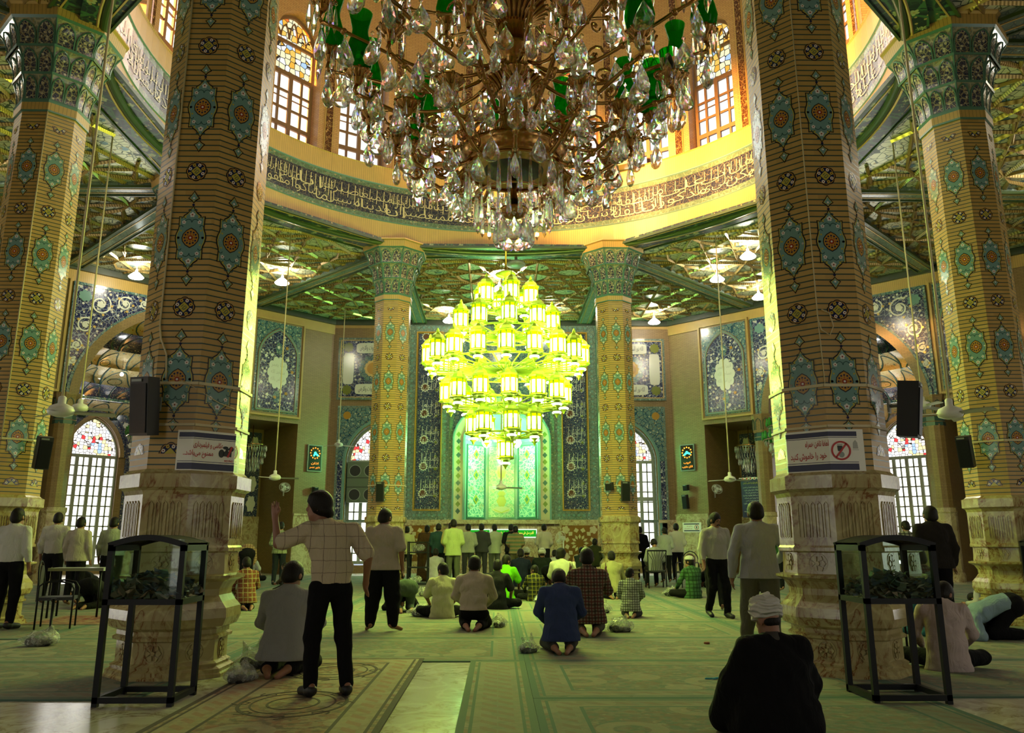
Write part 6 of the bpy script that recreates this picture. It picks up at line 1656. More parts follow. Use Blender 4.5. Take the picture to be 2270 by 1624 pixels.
# the standing row before the prayer niche and the men by the windows
ROW = [(-5.05, 26.9, 'man in white shirt behind the checked shirt man', white, dark, 1.72, {}), (-3.02, 26.9, 'man in pale yellow green shirt by the far left column', cloth((.42, .42, .22)), dark, 1.70, {}),
       (-2.0, 26.6, 'man in dark teal shirt second behind the light green shirt', cloth((.025, .06, .06)), dark, 1.78, {}), (-1.56, 25.9, 'man in yellow T shirt directly behind the light green shirt', cloth((.55, .52, .16)), dark, 1.80, dict(sleeve='short')),
       (-1.42, 24.5, 'man in light green shirt with grey trousers in front of the niche', cloth((.43, .52, .20)), cloth((.10, .11, .07)), 1.86, dict(hem=.16)),
       (-1.10, 27.4, 'man in light grey shirt beside the yellow T shirt', cloth((.36, .38, .30)), dgrey, 1.78, {}), (-.68, 27.9, 'man in dark grey suit standing before the niche', cloth((.05, .05, .055)), cloth((.045, .045, .05)), 1.80, dict(jacket=True)),
       (-.26, 28.9, 'man in pale grey green shirt and grey trousers before the niche', cloth((.42, .46, .34)), cloth((.12, .13, .10)), 1.80, dict(hem=.14)), (.30, 28.8, 'man in black shirt beside the striped polo shirt', cloth((.012, .012, .015)), dark, 1.80, dict(sleeve='short')),
       (.42, 27.3, 'man in brown and green striped polo shirt', cloth((.20, .18, .08), 'hstripe', (.10, .16, .10), (.28, .20, .12), per=.12, w=.3), cloth((.10, .09, .05)), 1.72, dict(sleeve='short')),
       (1.42, 28.9, 'man in pinkish white shirt and dark trousers standing right of the striped polo shirt', cloth((.47, .42, .36)), dark, 1.80, dict(tuck=True)),
       (-6.55, 25.2, 'man in green checked shirt and dark jeans below the raised hand', cloth((.30, .34, .20), 'plaid', (.12, .15, .08), per=.12, w=.25), cloth((.02, .025, .03)), 1.80, dict(shoes=M['plasticblack'])),
       (5.02, 26.3, 'man in pale blue white shirt sitting high behind the striped chair', cloth((.42, .45, .42)), dark, 1.66, {}), (5.66, 27.6, 'man in bright white shirt near the notice on the marble', cloth((.56, .55, .46)), dark, 1.80, {}),
       (4.42, 27.3, 'person in black half hidden by the far right column', black, black, 1.70, {}), (7.25, 22.0, 'person in dark green half hidden behind the right column', cloth((.02, .07, .02)), dark, 1.78, {}),
       (8.95, 18.8, 'young man in black and white checked shirt beside the black suit', cloth((.30, .28, .24), 'plaid', (.02, .02, .02), per=.09, w=.4), dark, 1.70, {}),
       (-9.30, 17.8, 'man in white shirt, leftmost of the three men at the left window', cloth((.47, .45, .40)), dark, 1.84, dict(tuck=True)), (-8.72, 17.6, 'man in beige shirt, middle of the three men at the left window', cloth((.40, .36, .28)), dark, 1.74, {}),
       (-8.22, 18.0, 'man in grey green shirt with folded arms, rightmost of the three men', cloth((.30, .32, .25)), dark, 1.75, dict(tuck=True)), (-7.05, 17.6, 'man in pale shirt half hidden behind the left column', cloth((.45, .43, .38)), dark, 1.76, {}),
       (3.95, 16.2, 'person in cream shirt partly hidden behind the man with the moustache', cloth((.45, .44, .36)), dark, 1.70, {})]
for x, y, lab, sh_, tr_, ht, kw in ROW:
    rs = random.uniform(-8, 8)
    person(lab, (x, y, 0), rs, 'stand', ht, .022 if y > 20 else .018, sh_, tr_, 'short', hfwd=(random.uniform(-.25, .25), 1, -.25), lwr=(-.14, .17, 1.0) if y > 24 else (-.25, .05, .89), rwr=(.14, .17, 1.0) if y > 24 else (.25, .05, .89), **kw)
person('man in brown cloak standing left of the light green shirt', (-2.42, 27.4, 0), 0, 'stand', 1.74, .022, dark, dark, 'short', cloak=cloth((.07, .035, .018)))
person('man in grey shirt sitting on the striped black chair', (4.18, 23.52, 0), -5, 'chair', 1.74, .02, cloth((.33, .34, .30)), dark, 'short', 'long', hfwd=(0, .7, -.7))
# ------------------------------------------------------------------ glass donation boxes
def donation_box(x, y, label, rz=0.0, seed=1):
    c = thing('donation_box', label, 'donation box', (x, y, 0), rz, 'glass donation boxes on black stands')
    W, D, H0, H1 = .64, .56, .80, 1.25; b = MB(); t = .045
    for sx in (-1, 1):
        for sy in (-1, 1): b.box((sx * (W / 2 - t / 2), sy * (D / 2 - t / 2), H1 / 2), (t, t, H1))
    for z in (.05, H0):
        for s in (-1, 1):
            b.box((0, s * (D / 2 - t / 2), z), (W, t, t)); b.box((s * (W / 2 - t / 2), 0, z), (t, D, t))
    for s in (-1, 1): b.box((s * (W / 2 - t / 2), 0, H1 - .02), (t, D, .05))
    for sy in (-1, 1):
        n = 14; prev = None
        for i in range(n):
            f = lambda q: (-W / 2 + W * q / n, sy * (D / 2 - t / 2), H1 + .065 * sin(pi * q / n))
            p, q = f(i), f(i + 1); b.bar(p, q, t, .045)
    b.build('stand', [M['metalblack']], c)
    b = MB(); n = 14
    b.grid([[(-W / 2 + W * i / n, sy * D / 2, H1 + .022 + .065 * sin(pi * i / n)) for sy in (-1, 1)] for i in range(n + 1)]); b.grid([[(-W / 2 + W * i / n, sy * D / 2, H1 + .002 + .065 * sin(pi * i / n)) for sy in (1, -1)] for i in range(n + 1)])
    b.build('curved_lid', [M['metalblack']], c)
    b = MB(); b.box((0, 0, H0), (W - .05, D - .05, .02)); b.build('base_plate', [M['metalblack']], c)
    for nm, ps in (('front_pane', [(-1, -1), (1, -1)]), ('side_pane', [(1, -1), (1, 1)]), ('back_pane', [(1, 1), (-1, 1)]), ('side_pane', [(-1, 1), (-1, -1)])):
        b = MB(); (ax, ay), (bx, by) = ps; w, d = W / 2 - .022, D / 2 - .022
        b.poly([(ax * w, ay * d, H0 + .02), (bx * w, by * d, H0 + .02), (bx * w, by * d, H1 + .05 * (nm != 'side_pane')), (ax * w, ay * d, H1 + .05 * (nm != 'side_pane'))]); b.build(nm, [M['caseglass']], c)
    rd = random.Random(seed); b = MB()
    for i in range(420):
        px, py = rd.uniform(-.27, .27), rd.uniform(-.23, .23); hh = .20 * (1 - (px / .36) ** 2) * (1 - (py / .34) ** 2)
        z = H0 + .025 + rd.random() * hh; w, l = .034, .07
        Mx = Matrix.Translation((px, py, z)) @ Euler((rd.uniform(-.7, .7), rd.uniform(-.7, .7), rd.uniform(0, 6.28))).to_matrix().to_4x4(); b.T = Mx
        k = rd.uniform(-.02, .02); m = rd.randrange(5)
        b.grid([[(-l, -w, k), (-l, w, 0)], [(-l * .3, -w, -k), (-l * .3, w, k * .6)], [(l * .4, -w, k), (l * .4, w, -k)], [(l, -w, 0), (l, w, k)]], m=m); b.T = None
    o = b.build('banknotes', [pm('note_%d' % i, q, .8) for i, q in enumerate(((.22, .26, .18), (.12, .20, .17), (.28, .24, .16), (.10, .15, .19), (.33, .34, .27)))], loc=(x, y, 0), rot=(0, 0, rz))
    tag(o, 'crumpled banknotes heaped inside the ' + label.split(' standing')[0], 'banknotes', kind='stuff')
    return c
donation_box(-3.06, 7.42, 'left glass donation box on a black stand standing before the photography notice column', 0, 3)
donation_box(3.22, 7.42, 'right glass donation box on a black stand standing beside the seated cleric', 0, 8)
donation_box(8.05, 12.55, 'glass donation box cut by the right picture edge standing before the right edge column', -.25, 12)
# ------------------------------------------------------------------ chairs and racks
def arm_chair(x, y, rz, label, pad):
    c = thing('arm_chair', label, 'chair', (x, y, 0), rz, 'black metal chairs')
    r = .014
    for s in (-1, 1):
        b = MB(); X = s * .25
        b.tube([(X, -.22, 0), (X, -.22, .44), (X, -.22, .62), (X, -.15, .68), (X, .05, .69), (X, .2, .66), (X, .25, .58), (X, .25, .44), (X, .25, 0)], r, 6); b.build('side_frame', [M['metalblack']], c)
    b = MB(); b.tube([(-.22, -.22, .42)] + [(.23 * cos(a), -.24 - .03 * sin(a), .70 + .28 * sin(a)) for a in [pi - pi * i / 12 for i in range(13)]] + [(.22, -.22, .42)], r, 6); b.build('back_frame', [M['metalblack']], c)
    b = MB(); L = [(-.13, .40), (.13, .40), (.14, .75)] + [(.14 * cos(a), .78 + .14 * sin(a)) for a in [pi * i / 10 for i in range(11)]] + [(-.14, .75)]
    b.T = Matrix.Translation((0, -.235, 0)); b.prism(L, .03); b.poly([(x_, 0, z_) for x_, z_ in L[::-1]]); b.T = None; b.build('back_pad', [pad], c)
    b = MB(); b.box((0, .01, .44), (.50, .48, .045)); b.build('seat', [M['plasticblack']], c)
    return c
M['redpad'] = pm('dark_red_pad', (.06, .012, .012), .6); M['brownpad'] = pm('dark_brown_pad', (.018, .012, .010), .6)
arm_chair(-6.80, 13.2, -1.25, 'black metal armchair with dark back pad at the left edge before the red mat', M['brownpad'])
arm_chair(5.0, 23.2, 2.6, 'round framed metal armchair with dark red back pad right of the seated man', M['redpad'])
arm_chair(4.55, 10.75, .5, 'black metal chair mostly hidden behind the mobile phone notice column', M['brownpad'])
c = thing('striped_chair', 'black metal chair with vertical back bars under the man in grey shirt', 'chair', (4.18, 23.5, 0), 0, 'black metal chairs')
for s in (-1, 1):
    b = MB(); b.tube([(s * .24, -.24, 0), (s * .24, -.23, .45), (s * .25, -.28, 1.0)], .016, 6); b.tube([(s * .24, .24, 0), (s * .24, .22, .45)], .016, 6); b.build('side_frame', [M['metalblack']], c)
b = MB(); b.box((0, -.285, 1.0), (.52, .035, .04)); [b.tube([(.05 * k, -.24, .48), (.04 * k, -.27, .75), (.06 * k + .01 * k * abs(k), -.285, .99)], .008, 5) for k in range(-3, 4)]; b.build('back_bars', [M['metalblack']], c)
b = MB(); b.box((0, 0, .455), (.48, .46, .04)); b.build('seat', [M['plasticblack']], c)
c = thing('shelf_rack', 'black metal rack holding pale bags left of the light green shirt', 'rack', (-2.33, 23.6, 0))
b = MB()
for sx in (-1, 1):
    for sy in (-1, 1): b.box((sx * .27, sy * .2, .62), (.035, .035, 1.24))
for z in (.12, .55, .95, 1.22): b.box((0, .2, z), (.56, .03, .03)); b.box((0, -.2, z), (.56, .03, .03)); [b.box((s * .27, 0, z), (.03, .42, .03)) for s in (-1, 1)]
b.build('frame', [M['metalblack']], c)
b = MB(); [b.box((0, 0, z), (.54, .40, .012)) for z in (.12, .55, .95)]; [b.box((-.22 + .05 * k, -.2, 1.08), (.008, .01, .27)) for k in range(10)]; b.build('shelves', [M['metalblack']], c)
c = thing('low_table', 'grey topped low table behind the black armchair at the left', 'table', (-7.35, 15.0, 0), .1)
b = MB(); b.box((0, 0, .80), (.9, .5, .05)); b.build('table_top', [M['greypaint']], c)
for sx in (-1, 1):
    for sy in (-1, 1): b = MB(); b.tube([(sx * .4, sy * .2, 0), (sx * .4, sy * .2, .78)], .018, 6); b.build('leg', [M['metalblack']], c)
b = MB(); b.lathe([(.12, 0), (.12, .02), (.02, .05), (.02, .45), (.04, .46)], 12, 0); o = b.build('floor_stand', [M['metalblack']], loc=(-6.62, 12.75, 0)); tag(o, 'small black floor stand with round foot under the left armchair', 'stand')
c = thing('framed_board', 'dark board with red frame half hidden left of the left column base', 'board', (-8.6, 21.5, 0), .15)
b = MB(); b.box((0, .02, 1.25), (.55, .03, 1.0), 0); [b.box((s * .25, 0, .4), (.03, .03, .8), 0) for s in (-1, 1)]; b.build('panel', [M['plasticblack']], c)
b = MB(); [b.box((s * .28, 0, 1.25), (.03, .05, 1.06)) for s in (-1, 1)]; [b.box((0, 0, z), (.58, .05, .03)) for z in (.73, 1.77)]; b.build('frame', [pm('red_frame', (.30, .03, .04), .4)], c)
# ------------------------------------------------------------------ loudspeakers
def speaker(p, rz, label, w=.20, h=.56, d=.20, tilt=.12):
    c = thing('loudspeaker', label, 'loudspeaker', p, rz, 'black loudspeakers on columns and walls')
    Tm = Matrix.Rotation(tilt, 4, 'X')
    b = MB(); b.T = Tm; b.box((0, 0, 0), (w, d, h)); b.build('cabinet', [M['plasticblack']], c)
    b = MB(); b.T = Tm; b.box((0, -d / 2 - .006, -.02), (w * .86, .012, h * .84)); b.build('grille', [M['metalblack']], c)
    b = MB(); b.T = Tm; b.box((-.02, -d / 2 - .008, h * .44), (w * .55, .012, .025)); b.build('badge', [M['greypaint']], c)
    b = MB(); b.tube([(0, d / 2 - .02, .05), (0, d / 2 + .10, .05)], .018, 6); b.box((0, d / 2 + .09, .05), (.10, .02, .14)); b.build('bracket', [M['greypaint']], c)
speaker((-3.62, 8.13, 2.57), -.25, 'big black loudspeaker on the photography notice column', .20, .57, .18)
speaker((4.08, 8.40, 2.60), .95, 'big black loudspeaker on the mobile phone notice column', .20, .57, .20)
speaker((-7.27, 13.15, 2.62), .75, 'tilted black loudspeaker on the left edge column', .20, .50, .18, .2)
speaker((7.30, 13.15, 2.66), -.75, 'tilted black loudspeaker on the right edge column', .20, .50, .18, .2)
speaker((-3.55, 24.36, 2.64), 0, 'slim black loudspeaker on the far left slender column', .22, .56, .18)
speaker((3.55, 24.36, 2.66), 0, 'slim black loudspeaker on the far right slender column', .24, .56, .18)
speaker((3.10, 24.45, 2.80), -.5, 'small black square loudspeaker beside the slim one on the far right column', .22, .22, .14)
for side, xl, z, w, h, lab in ((1, -6.45, 2.75, .22, .55, 'slim black loudspeaker on the brick wall under the right clock'), (1, -6.40, 3.30, .20, .22, 'small black loudspeaker between the right clock and the slim one'), (-1, 6.36, 3.2, .2, .22, 'small black loudspeaker on the brick wall under the left clock')):
    Mx = wmat(45 * side); p = Mx @ Vector((xl, -.22, z)); speaker(p, -R(45 * side), lab, w, h, .16)
# ------------------------------------------------------------------ lit clocks
def clock(side, xl, z, label, hands, words):
    c = thing('led_clock', label, 'clock', (0, 0, 0), group='lit clocks beside the prayer niche'); c.matrix_world = wmat(45 * side) @ Matrix.Translation((xl, -.06, z))
    b = MB(); b.box((0, 0, 0), (.66, .08, 1.06), 0); b.build('case', [M['greypaint']], c)
    b = MB(); b.box((0, -.042, 0), (.58, .01, .98), 0); b.build('black_face', [pm('clock_face', (.006, .007, .006), .2)], c)
    b = MB(); b.prism(circ(0, 0, .030, 10), .006, 0); me = b.mesh('dial_dot', [M['ledorange']])
    for k in range(12): inst(me, 'dial_dot', c, (.21 * cos(k * pi / 6), -.048, .20 + .21 * sin(k * pi / 6)))
    b = MB(); b.T = Matrix.Translation((0, -.048, .20)); b.prism(circ(0, 0, .06, 14), .009, 0)
    for a, L in hands: b.strip([(0, 0), (L * sin(R(a)), L * cos(R(a)))], .07, .008, 0); b.prism(circ(L * sin(R(a)), L * cos(R(a)), .035, 10), .008, 0)
    b.build('hands', [M['ledgreen']], c)
    b = MB(); b.T = Matrix.Translation((0, -.048, 0))
    for q, wd in enumerate(words): write(b, wd, 0, -.21 - .16 * q, .34 + .14 * q, .11, 0, d=.006, bold=.02)
    b.build('lit_words', [M['ledorange']], c)
clock(1, -6.35, 4.5, 'lit clock in a silver case on the brick wall right of the prayer niche', [(235, .15), (112, .14)], ('غروب', 'اذان مغرب'))
clock(-1, 6.35, 4.45, 'lit clock in a silver case on the brick wall left of the prayer niche', [(210, .11), (125, .15)], ('اذان', 'ظهر عصر'))
# ------------------------------------------------------------------ notices
M['paper'] = pm('notice_paper', (.80, .78, .68), .5); M['ink'] = pm('dark_blue_band', (.008, .010, .05), .4); M['redink'] = pm('red_ink', (.45, .02, .015), .5); M['blackink'] = pm('black_ink', (.01, .015, .012), .5)
def wrap_on(col, a_edge, z0):
    """maps (s,z) to the octagonal shaft of a column; s runs to the right from the edge at angle index a_edge"""
    cx, cy = col; r = CR + .016
    def f(s, z, y):
        k = math.floor(s / CSIDE); u = s - k * CSIDE
        a = a_edge + k * pi / 4; b2 = a + pi / 4; rr = r - y * 1.0
        p, q = (rr * cos(a), rr * sin(a)), (rr * cos(b2), rr * sin(b2)); t = u / CSIDE
        return (cx + p[0] + (q[0] - p[0]) * t, cy + p[1] + (q[1] - p[1]) * t, z0 + z)
    return f
def band_wrap(b, s0, s1, z0, z1, d, m, f):
    cuts = [s0] + [k * CSIDE for k in range(math.ceil(s0 / CSIDE), math.floor(s1 / CSIDE) + 1) if s0 < k * CSIDE < s1] + [s1]
    for a, c in zip(cuts, cuts[1:]): b.poly([f(a + 1e-5, z0, -d), f(c - 1e-5, z0, -d), f(c - 1e-5, z1, -d), f(a + 1e-5, z1, -d)], m)
def notice_base(b, s0, s1, f, h):
    band_wrap(b, s0, s1, 0, h, .002, 0, f); e = .015
    for z0, z1 in ((.012, .075), (h - .07, h - .022)): band_wrap(b, s0 + e, s1 - e - .05, z0, z1, .004, 1, f)
    for z in (.088, h - .085): band_wrap(b, s0 + e, s1 - e - .05, z, z + .006, .004, 1, f)
edge_front = -pi / 2 + pi / 8   # vertex between the -y face and the (+,-) face
f = wrap_on(CPOS[0], edge_front, 1.965); b = MB(); notice_base(b, -.155, CSIDE + .16, f, .40)
write(b, 'عکاسی و فیلمبرداری', .155, .255, .30, .070, 2, f, .005, bold=.015); write(b, 'ممنوع می\u200cباشد..', .06, .165, .30, .080, 2, f, .005, bold=.015)
# film camera with a red ban ring, partly round the corner
b.prism(circ(.295, .185, .030, 14, rz=.042), .005, 3, f=f); b.prism([(.31, .16), (.40, .155), (.40, .215), (.31, .205)], .005, 3, f=f); b.prism(circ(.335, .245, .028, 14, rz=.016), .005, 3, f=f); b.prism([(.33, .205), (.36, .205), (.37, .24), (.345, .245)], .005, 3, f=f); b.prism(circ(.395, .235, .026, 14), .005, 3, f=f)
b.strip([(.36, .15), (.378, .20), (.40, .26)], .02, .007, 2, f=f); 
write(b, 'NO PHO', .375, .112, .09, .022, 2, f, .005, rtl=False, bold=.02)
for s0, s1 in ((.45, .57),): write(b, 'TO', .475, .112, .03, .022, 2, f, .005, rtl=False, bold=.02)
b.strip([(.455, .15), (.50, .17), (.52, .21), (.50, .25), (.455, .27)], .018, .007, 2, f=f); b.prism([(.45, .17), (.49, .17), (.49, .24), (.45, .24)], .005, 3, f=f)
o = b.build('notice', [M['paper'], M['ink'], M['redink'], M['blackink']]); tag(o, 'white photography ban notice with red writing and a camera sign on the left column', 'notice')
f = wrap_on(CPOS[1], edge_front - pi / 4, 1.965); b = MB(); notice_base(b, -CSIDE - .035, .345, f, .42)
write(b, 'لطفا تلفن همراه', -.12, .275, .24, .080, 2, f, .005, bold=.015); write(b, 'خود را خاموش کنید', -.215, .155, .37, .085, 2, f, .005, bold=.015)
b.strip(circ(.115, .205, .088, 40), .018, .007, 2, closed=True, f=f); b.prism([(.085, .20), (.13, .20), (.13, .255), (.082, .255)], .005, 3, f=f); b.prism(circ(.118, .165, .028, 16, rz=.03), .005, 4, f=f); b.prism([(.08, .262), (.135, .262), (.132, .272), (.083, .272)], .005, 4, f=f); b.strip([(.062, .135), (.172, .275)], .017, .007, 2, f=f)
b.prism([(.235, .225), (.285, .225), (.28, .285), (.262, .31), (.24, .285)], .005, 5, f=f); b.strip([(.23, .212), (.29, .212)], .005, .005, 5, f=f)
o = b.build('notice', [M['paper'], M['ink'], M['redink'], M['blackink'], pm('phone_keys', (.25, .30, .27), .5), pm('faint_emblem', (.38, .38, .33), .5)]); tag(o, 'white mobile phone ban notice with red circle and writing on the right column', 'notice')
b = MB(); rect(b, -.42, .42, -.19, .19, .012, 0); rect(b, -.36, .34, .11, .15, .014, 1); rect(b, -.36, .34, -.15, -.11, .014, 1)
write(b, 'لطفا تلفن همراه', -.10, .045, .26, .05, 2, d=.015, bold=.02); write(b, 'خود را خاموش کنید', -.16, -.045, .36, .05, 2, d=.015, bold=.02); b.strip(circ(.22, 0, .085, 24), .02, .016, 2, closed=True); rect(b, .20, .24, -.05, .05, .015, 3)
o = b.build('notice', [M['paper'], M['ink'], M['redink'], M['blackink']]); place(o, wmat(45) @ Matrix.Translation((-6.30, -.075, 1.76))); tag(o, 'small white notice with red circle on the marble dado under the right clock', 'notice')
b = MB(); rect(b, -.42, .42, -.72, .72, .015, 0); write(b, 'السلام علیک یا صاحب الزمان', 0, .56, .66, .10, 2, d=.018, bold=.02)
for q in range(10):
    if q != 7: write(b, ('اللهم کن لولیک الحجة بن الحسن', 'صلواتک علیه وعلی ابائه', 'فی هذه الساعة وفی کل ساعة', 'ولیا وحافظا وقائدا وناصرا', 'ودلیلا وعینا حتی تسکنه')[q % 5], .02 * (q % 3), .40 - .10 * q, .70 - .06 * (q % 3), .065, 1, d=.018)
write(b, 'ارضک طوعا', .02, -.62, .3, .06, 2, d=.018)
for k in range(5): b.prism(lobed(-.32 + .16 * k, .74, .075, .05, 6, .2, 36), .02, 1); b.prism(circ(-.32 + .16 * k, .74, .03, 8), .022, 3)
o = b.build('prayer_banner', [pm('navy_banner', (.010, .012, .07), .5), M['white'], M['yellow'], M['redink']]); place(o, wmat(45) @ Matrix.Translation((-3.86, .35, 2.83))); tag(o, 'navy blue hanging prayer banner with white writing in the right passage', 'banner')
b = MB(); b.tube([(-.5, 0, .76), (.5, 0, .76)], .02, 6); o2 = b.build('banner_rod', [M['whitepaint']], o)
# straps and cables on the columns (parts of their columns)
def strap(ci, z, w=.03):
    b = MB(); r = CR + .012
    P = [(r * cos(pi / 8 + k * pi / 4), r * sin(pi / 8 + k * pi / 4), z) for k in range(9)]
    for p, q in zip(P, P[1:]): b.bar(p, q, .02, w)
    b.build('cable_strap', [M['cable']], COLS[ci])
for ci in range(8): strap(ci, 2.84)
for ci in (0, 1): strap(ci, 2.42, .025)
def cable(ci, pts, r=.010, nm='cable'):
    b = MB(); b.tube(pts, r, 6); b.build(nm, [M['cable']], COLS[ci])
e = lambda a, rr=CR + .015: (rr * cos(a), rr * sin(a))
ax, ay = e(-pi / 2 - pi / 8)
cable(0, [(ax, ay, 8.5), (ax, ay, 3.45), (ax + .03, ay - .015, 3.30), (ax + .10, ay - .01, 3.14), (ax + .12, ay - .01, 2.88)])
cable(0, [(ax + .28, ay - .02, 2.86), (ax + .40, ay + .0, 2.80), (ax + .62, ay + .16, 2.66), (ax + .74, ay + .28, 2.62)], .005, 'thin_wire')
bx, by = e(-pi / 2 - pi / 8)
cable(1, [(bx, by, 8.5), (bx, by, 3.55), (bx + .02, by - .02, 3.42), (bx + .10, by - .03, 3.36), (bx + .15, by - .02, 3.46), (bx + .12, by - .02, 3.60), (bx + .04, by - .02, 3.64)], .007)
cable(1, [(bx, by, 3.6), (bx + .01, by - .01, 2.86)], .006, 'thin_wire')
dx, dy = e(-pi / 2 + pi / 8); cable(2, [(dx, dy, 8.6), (dx, dy, 2.86)], .012)
cable(3, [(-dx + .30, dy + .06, 8.6), (-dx + .30, dy + .06, 2.86)], .012) if False else None
# ------------------------------------------------------------------ wall and pedestal fans
def small_fan(c, tilt, z):
    Tm = Matrix.Translation((0, -.06, z)) @ Matrix.Rotation(tilt, 4, 'X')
    b = MB(); b.T = Tm
    for k in range(24): a = 2 * pi * k / 24; b.tube([(.03 * cos(a), -.10, .03 * sin(a)), (.18 * cos(a), -.10, .18 * sin(a)), (.21 * cos(a), -.05, .21 * sin(a)), (.18 * cos(a), .0, .18 * sin(a))], .0035, 4)
    for r in (.21, .14): b.tube([(r * cos(2 * pi * k / 28), -.05 if r > .2 else -.10, r * sin(2 * pi * k / 28)) for k in range(29)], .006, 4, 0, True, False)
    b.build('cage', [M['whitepaint']], c)
    b = MB(); b.T = Tm
    for k in range(3):
        a = 2 * pi * k / 3; b.grid([[(.04 * cos(a + q), -.05 + .02 * q, .04 * sin(a + q)), (.18 * cos(a + q * .9), -.05 + .02 * q, .18 * sin(a + q * .9))] for q in (-.5, -.2, .1, .4)])
    b.build('blades', [M['whitepaint']], c)
    b = MB(); b.T = Tm @ Matrix.Rotation(pi / 2, 4, 'X'); b.lathe([(.01, .11), (.04, .10), (.05, .02), (.07, -.02), (.06, -.16), (.01, -.18)], 14, 0); b.build('motor', [M['whitepaint']], c)
for side, xl, z, rz, lab in ((1, -5.35, 3.2, .9, 'white wall fan beside the blue tile strip of the right passage'), (-1, 5.3, 3.25, -.4, 'white wall fan beside the blue tile strip of the left passage')):
    c = thing('wall_fan', lab, 'fan', (0, 0, 0), group='white wall fans'); c.matrix_world = wmat(45 * side) @ Matrix.Translation((xl, .30, z)) @ Matrix.Rotation(rz, 4, 'Z')
    small_fan(c, -.45, 0); b = MB(); b.tube([(0, .05, -.02), (0, .16, -.06), (0, .16, -.3)], .03, 6); b.build('bracket', [M['whitepaint']], c)
c = thing('pedestal_fan', 'white pedestal fan standing on the floor beside the right star screen', 'fan', (2.05, 29.0, 0), -.7)
small_fan(c, -.2, 1.35); b = MB(); b.tube([(0, .05, 1.3), (0, .06, .03)], .025, 8); b.lathe([(.22, 0), (.22, .03), (.05, .06)], 20, 0); b.build('pole', [M['whitepaint']], c)
# ------------------------------------------------------------------ other fittings
c = thing('ventilation_cabinet', 'grey green cabinet with round dark vents in the far left window', 'ventilation cabinet', (-5.25, CY0 + AP + .22, 3.55))
b = MB(); b.box((0, 0, 0), (2.0, .45, 1.62)); b.build('housing', [pm('vent_housing', (.10, .13, .085), .5)], c)
for i, (sx, sz) in enumerate(((-.68, .45), (-.08, .45), (.52, .45), (-.68, -.5), (-.08, -.5), (.52, -.5))):
    b = MB(); b.T = Matrix.Translation((sx, -.23, sz)); b.prism(circ(0, 0, .22, 24), .006, 0); b.strip(circ(0, 0, .23, 24), .03, .012, 1, closed=True); b.build('round_vent', [M['plasticblack'], M['greypaint']], c)
b = MB(); [b.box((0, -.228, z), (2.0, .01, .025)) for z in (.17, -.2)]; b.build('seams', [M['plasticblack']], c)
for az, lab in ((28, 'cream air conditioner box on the drum ledge at the right'), (-6.5, 'cream air conditioner box on the drum ledge behind the crystals')):
    c = thing('air_conditioner', lab, 'air conditioner', (0, 0, 0), group='air conditioners on the drum ledge'); c.matrix_world = Matrix.Translation((0, CY0, 0)) @ Matrix.Rotation(-R(az), 4, 'Z') @ Matrix.Translation((0, RB - .22, 12.66))
    b = MB(); b.box((0, 0, .20), (1.1, .38, .46)); b.build('casing', [pm('ac_casing', (.45, .33, .16), .5)], c)
    b = MB(); [b.box((0, -.195, .08 + .07 * k), (.95, .012, .02)) for k in range(5)]; b.build('louvres', [pm('ac_louvre', (.25, .17, .08), .5)], c)
for side, nm in ((-1, 'left'), (1, 'right')):
    for xl, yl, z, q in ((-1.2 * side * -1, 4.0, 7.0, 'lower'), (-.2 * side * -1, 3.2, 7.9, 'upper'), (1.6, 3.4, 7.1, 'outer')):
        c = thing('recess_bulb', 'small lit bulb in the vault of the great recess, %s one on the %s' % (q, nm), 'lamp', (0, 0, 0), group='bulbs in the great recesses'); c.matrix_world = wmat(45 * side) @ Matrix.Translation((xl, yl, z - .5))
        b = MB(); b.lathe([(.001, -.09), (.05, -.07), (.07, -.02), (.04, .04), (.02, .06)], 12, 0); b.build('bulb', [M['lamp']], c)
        b = MB(); b.tube([(0, 0, .05), (0, 0, .5)], .008, 5); b.build('cord', [M['plasticblack']], c)
        lamp('POINT', (0, -.1, -.15), 16, (.95, 1.0, .92), .08, c)
# ------------------------------------------------------------------ shoe bags and small things on the carpets
_t = NT('thin_plastic_bag'); _d = _t.n('BsdfPrincipled', {'Base Color': (.62, .64, .56), 'Roughness': .22}); _tr = _t.n('BsdfTransparent', {0: (.93, .95, .9)})
_nz = _t.noise(_t.coord('Object'), 22.0, 3.0, 1.0)[0]; _t.link(_t.bump(_nz, .9, .03), _d.inputs['Normal'])
_f = _t.ramp(_nz, [(.35, (.12, .12, .12)), (.68, (.62, .62, .62))]); _mx = _t.n('MixShader', {0: _f, 1: _tr.outputs[0], 2: _d.outputs[0]}); _t.link(_mx.outputs[0], _t.out.inputs[0]); M['bag'] = _t.mat
def shoe_bag(x, y, label, s=1.0, rz=0.0, tall=0.0):
    rd = random.Random(int(x * 100 + y * 37)); k = lambda a, b_: rd.uniform(a, b_)
    o = sdf_mesh('shoe_bag', [ell((0, 0, .07), (.19, .12, .075)), ell((k(-.06, .06), k(-.04, .04), .10), (.11, .09, .07)), seg((k(-.05, .1), 0, .12), (k(-.02, .14), k(-.05, .05), .20 + tall), .04, .015), seg((k(-.1, 0), .02, .12), (k(-.16, -.05), k(-.05, .05), .17 + tall), .03, .012)], .011, M['bag'], .04, cuts=[((0, 0, .014), (0, 0, -1))], wrinkle=.008, seed=int(x * 10))
    o.location = (x, y, 0); o.rotation_euler = (0, 0, rz); o.scale = (s,) * 3
    tag(o, label, 'bag', 'plastic bags of shoes on the carpets')
    for q in (-1, 1): sdf_mesh('shoe', [seg((-.10, q * .04, .045), (.09, q * .045, .04), .032, .030), ell((-.09, q * .04, .065), (.05, .032, .035))], .012, M['plasticblack'], .02, parent=o)
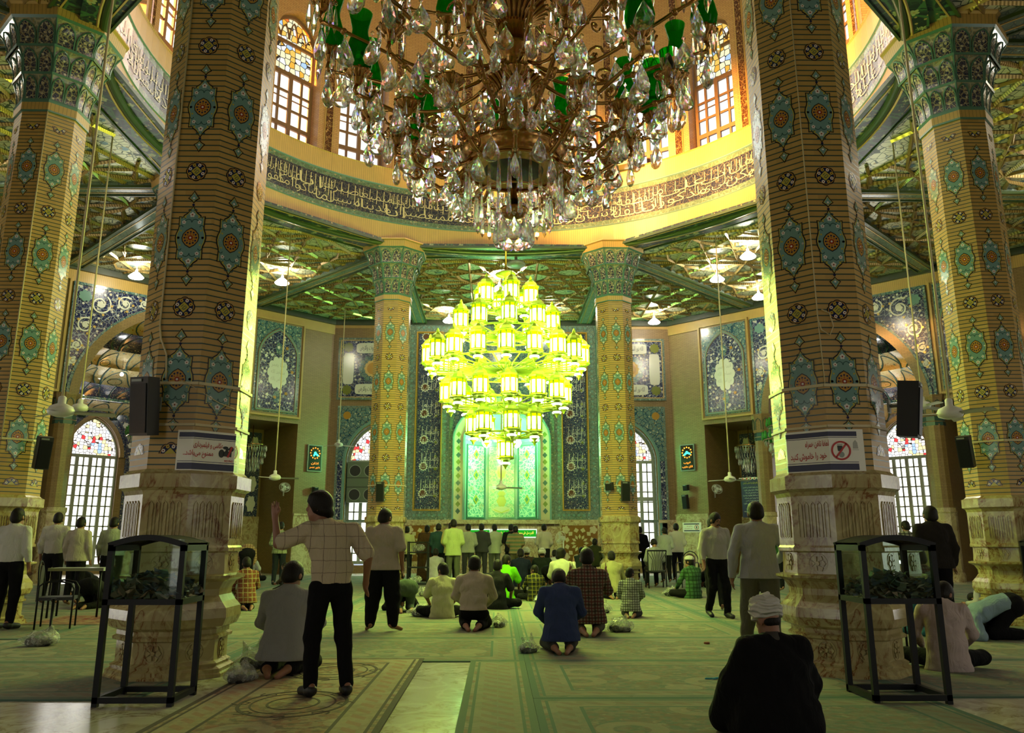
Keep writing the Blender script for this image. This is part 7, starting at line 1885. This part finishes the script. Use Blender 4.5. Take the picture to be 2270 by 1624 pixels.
for a in ((-5.84, 11.0, 'plastic shoe bag on the carpet before the left armchair', 1.15, .3), (-2.62, 9.15, 'plastic shoe bag by the kneeling grey shirt at the left column base', 1.25, .5, .06), (-2.52, 8.25, 'grey plastic shoe bag behind the left glass donation box', 1.0, 1.2),
          (.22, 10.3, 'plastic shoe bag left of the kneeling dark blue shirt', .85, .9, .05), (1.62, 12.5, 'plastic shoe bag right of the brown plaid shirt', 1.15, .2), (3.92, 20.1, 'plastic shoe bag left of the green checked shirt', 1.25, .4), (-.12, 13.2, 'plastic shoe bag right of the bare soles', 1.0, 1.4),
          (.80, 17.9, 'plastic shoe bag before the yellow and black plaid boy', 1.35, .7), (1.72, 15.6, 'plastic shoe bag between the plaid shirt and the checked boy', 1.1, .2), (-1.80, 20.2, 'plastic shoe bag under the black rack', 1.3, .1), (-6.95, 16.35, 'plastic shoe bag behind the left glass box beside the bare soles', 1.5, .3),
          (-1.46, 15.0, 'plastic shoe bag left of the cream yellow shirt', 1.2, .2), (7.6, 15.4, 'plastic shoe bag with dark shoes beyond the black suit', 1.3, .8)): shoe_bag(*a)
for x, y, z, lab in ((-2.33, 23.6, .975, 'pale plastic bag on the upper shelf of the black rack'), (-2.40, 23.6, .135, 'pale plastic bag on the lowest shelf of the black rack')):
    o = sdf_mesh('plastic_bag', [ell((0, 0, .09), (.20, .12, .09)), ell((.05, 0, .12), (.1, .1, .08))], .02, M['bag'], .04, wrinkle=.008, cuts=[((0, 0, .005), (0, 0, -1))]); o.location = (x, y, z); tag(o, lab, 'bag')
o = sdf_mesh('cloth_scrap', [seg((-.09, 0, .012), (.08, .02, .012), .016, .012), seg((-.02, -.02, .012), (.05, .04, .012), .014)], .007, pm('turquoise_cloth', (.05, .28, .30), .9), .02, cuts=[((0, 0, .013), (0, 0, -1))]); o.location = (1.92, 8.35, 0); tag(o, 'scrap of turquoise cloth on the carpet left of the cleric', 'cloth')
b = MB(); b.lathe([(.035, .013), (.038, .022), (.036, .034), (.03, .038)], 14, 0, False); o = b.build('prayer_tablet', [pm('baked_clay', (.20, .06, .025), .8)], loc=(2.50, 11.05, 0)); tag(o, 'small brown clay prayer tablet on the carpet left of the blue grey shirt', 'prayer tablet')
bpy.data.objects.remove(_fo)
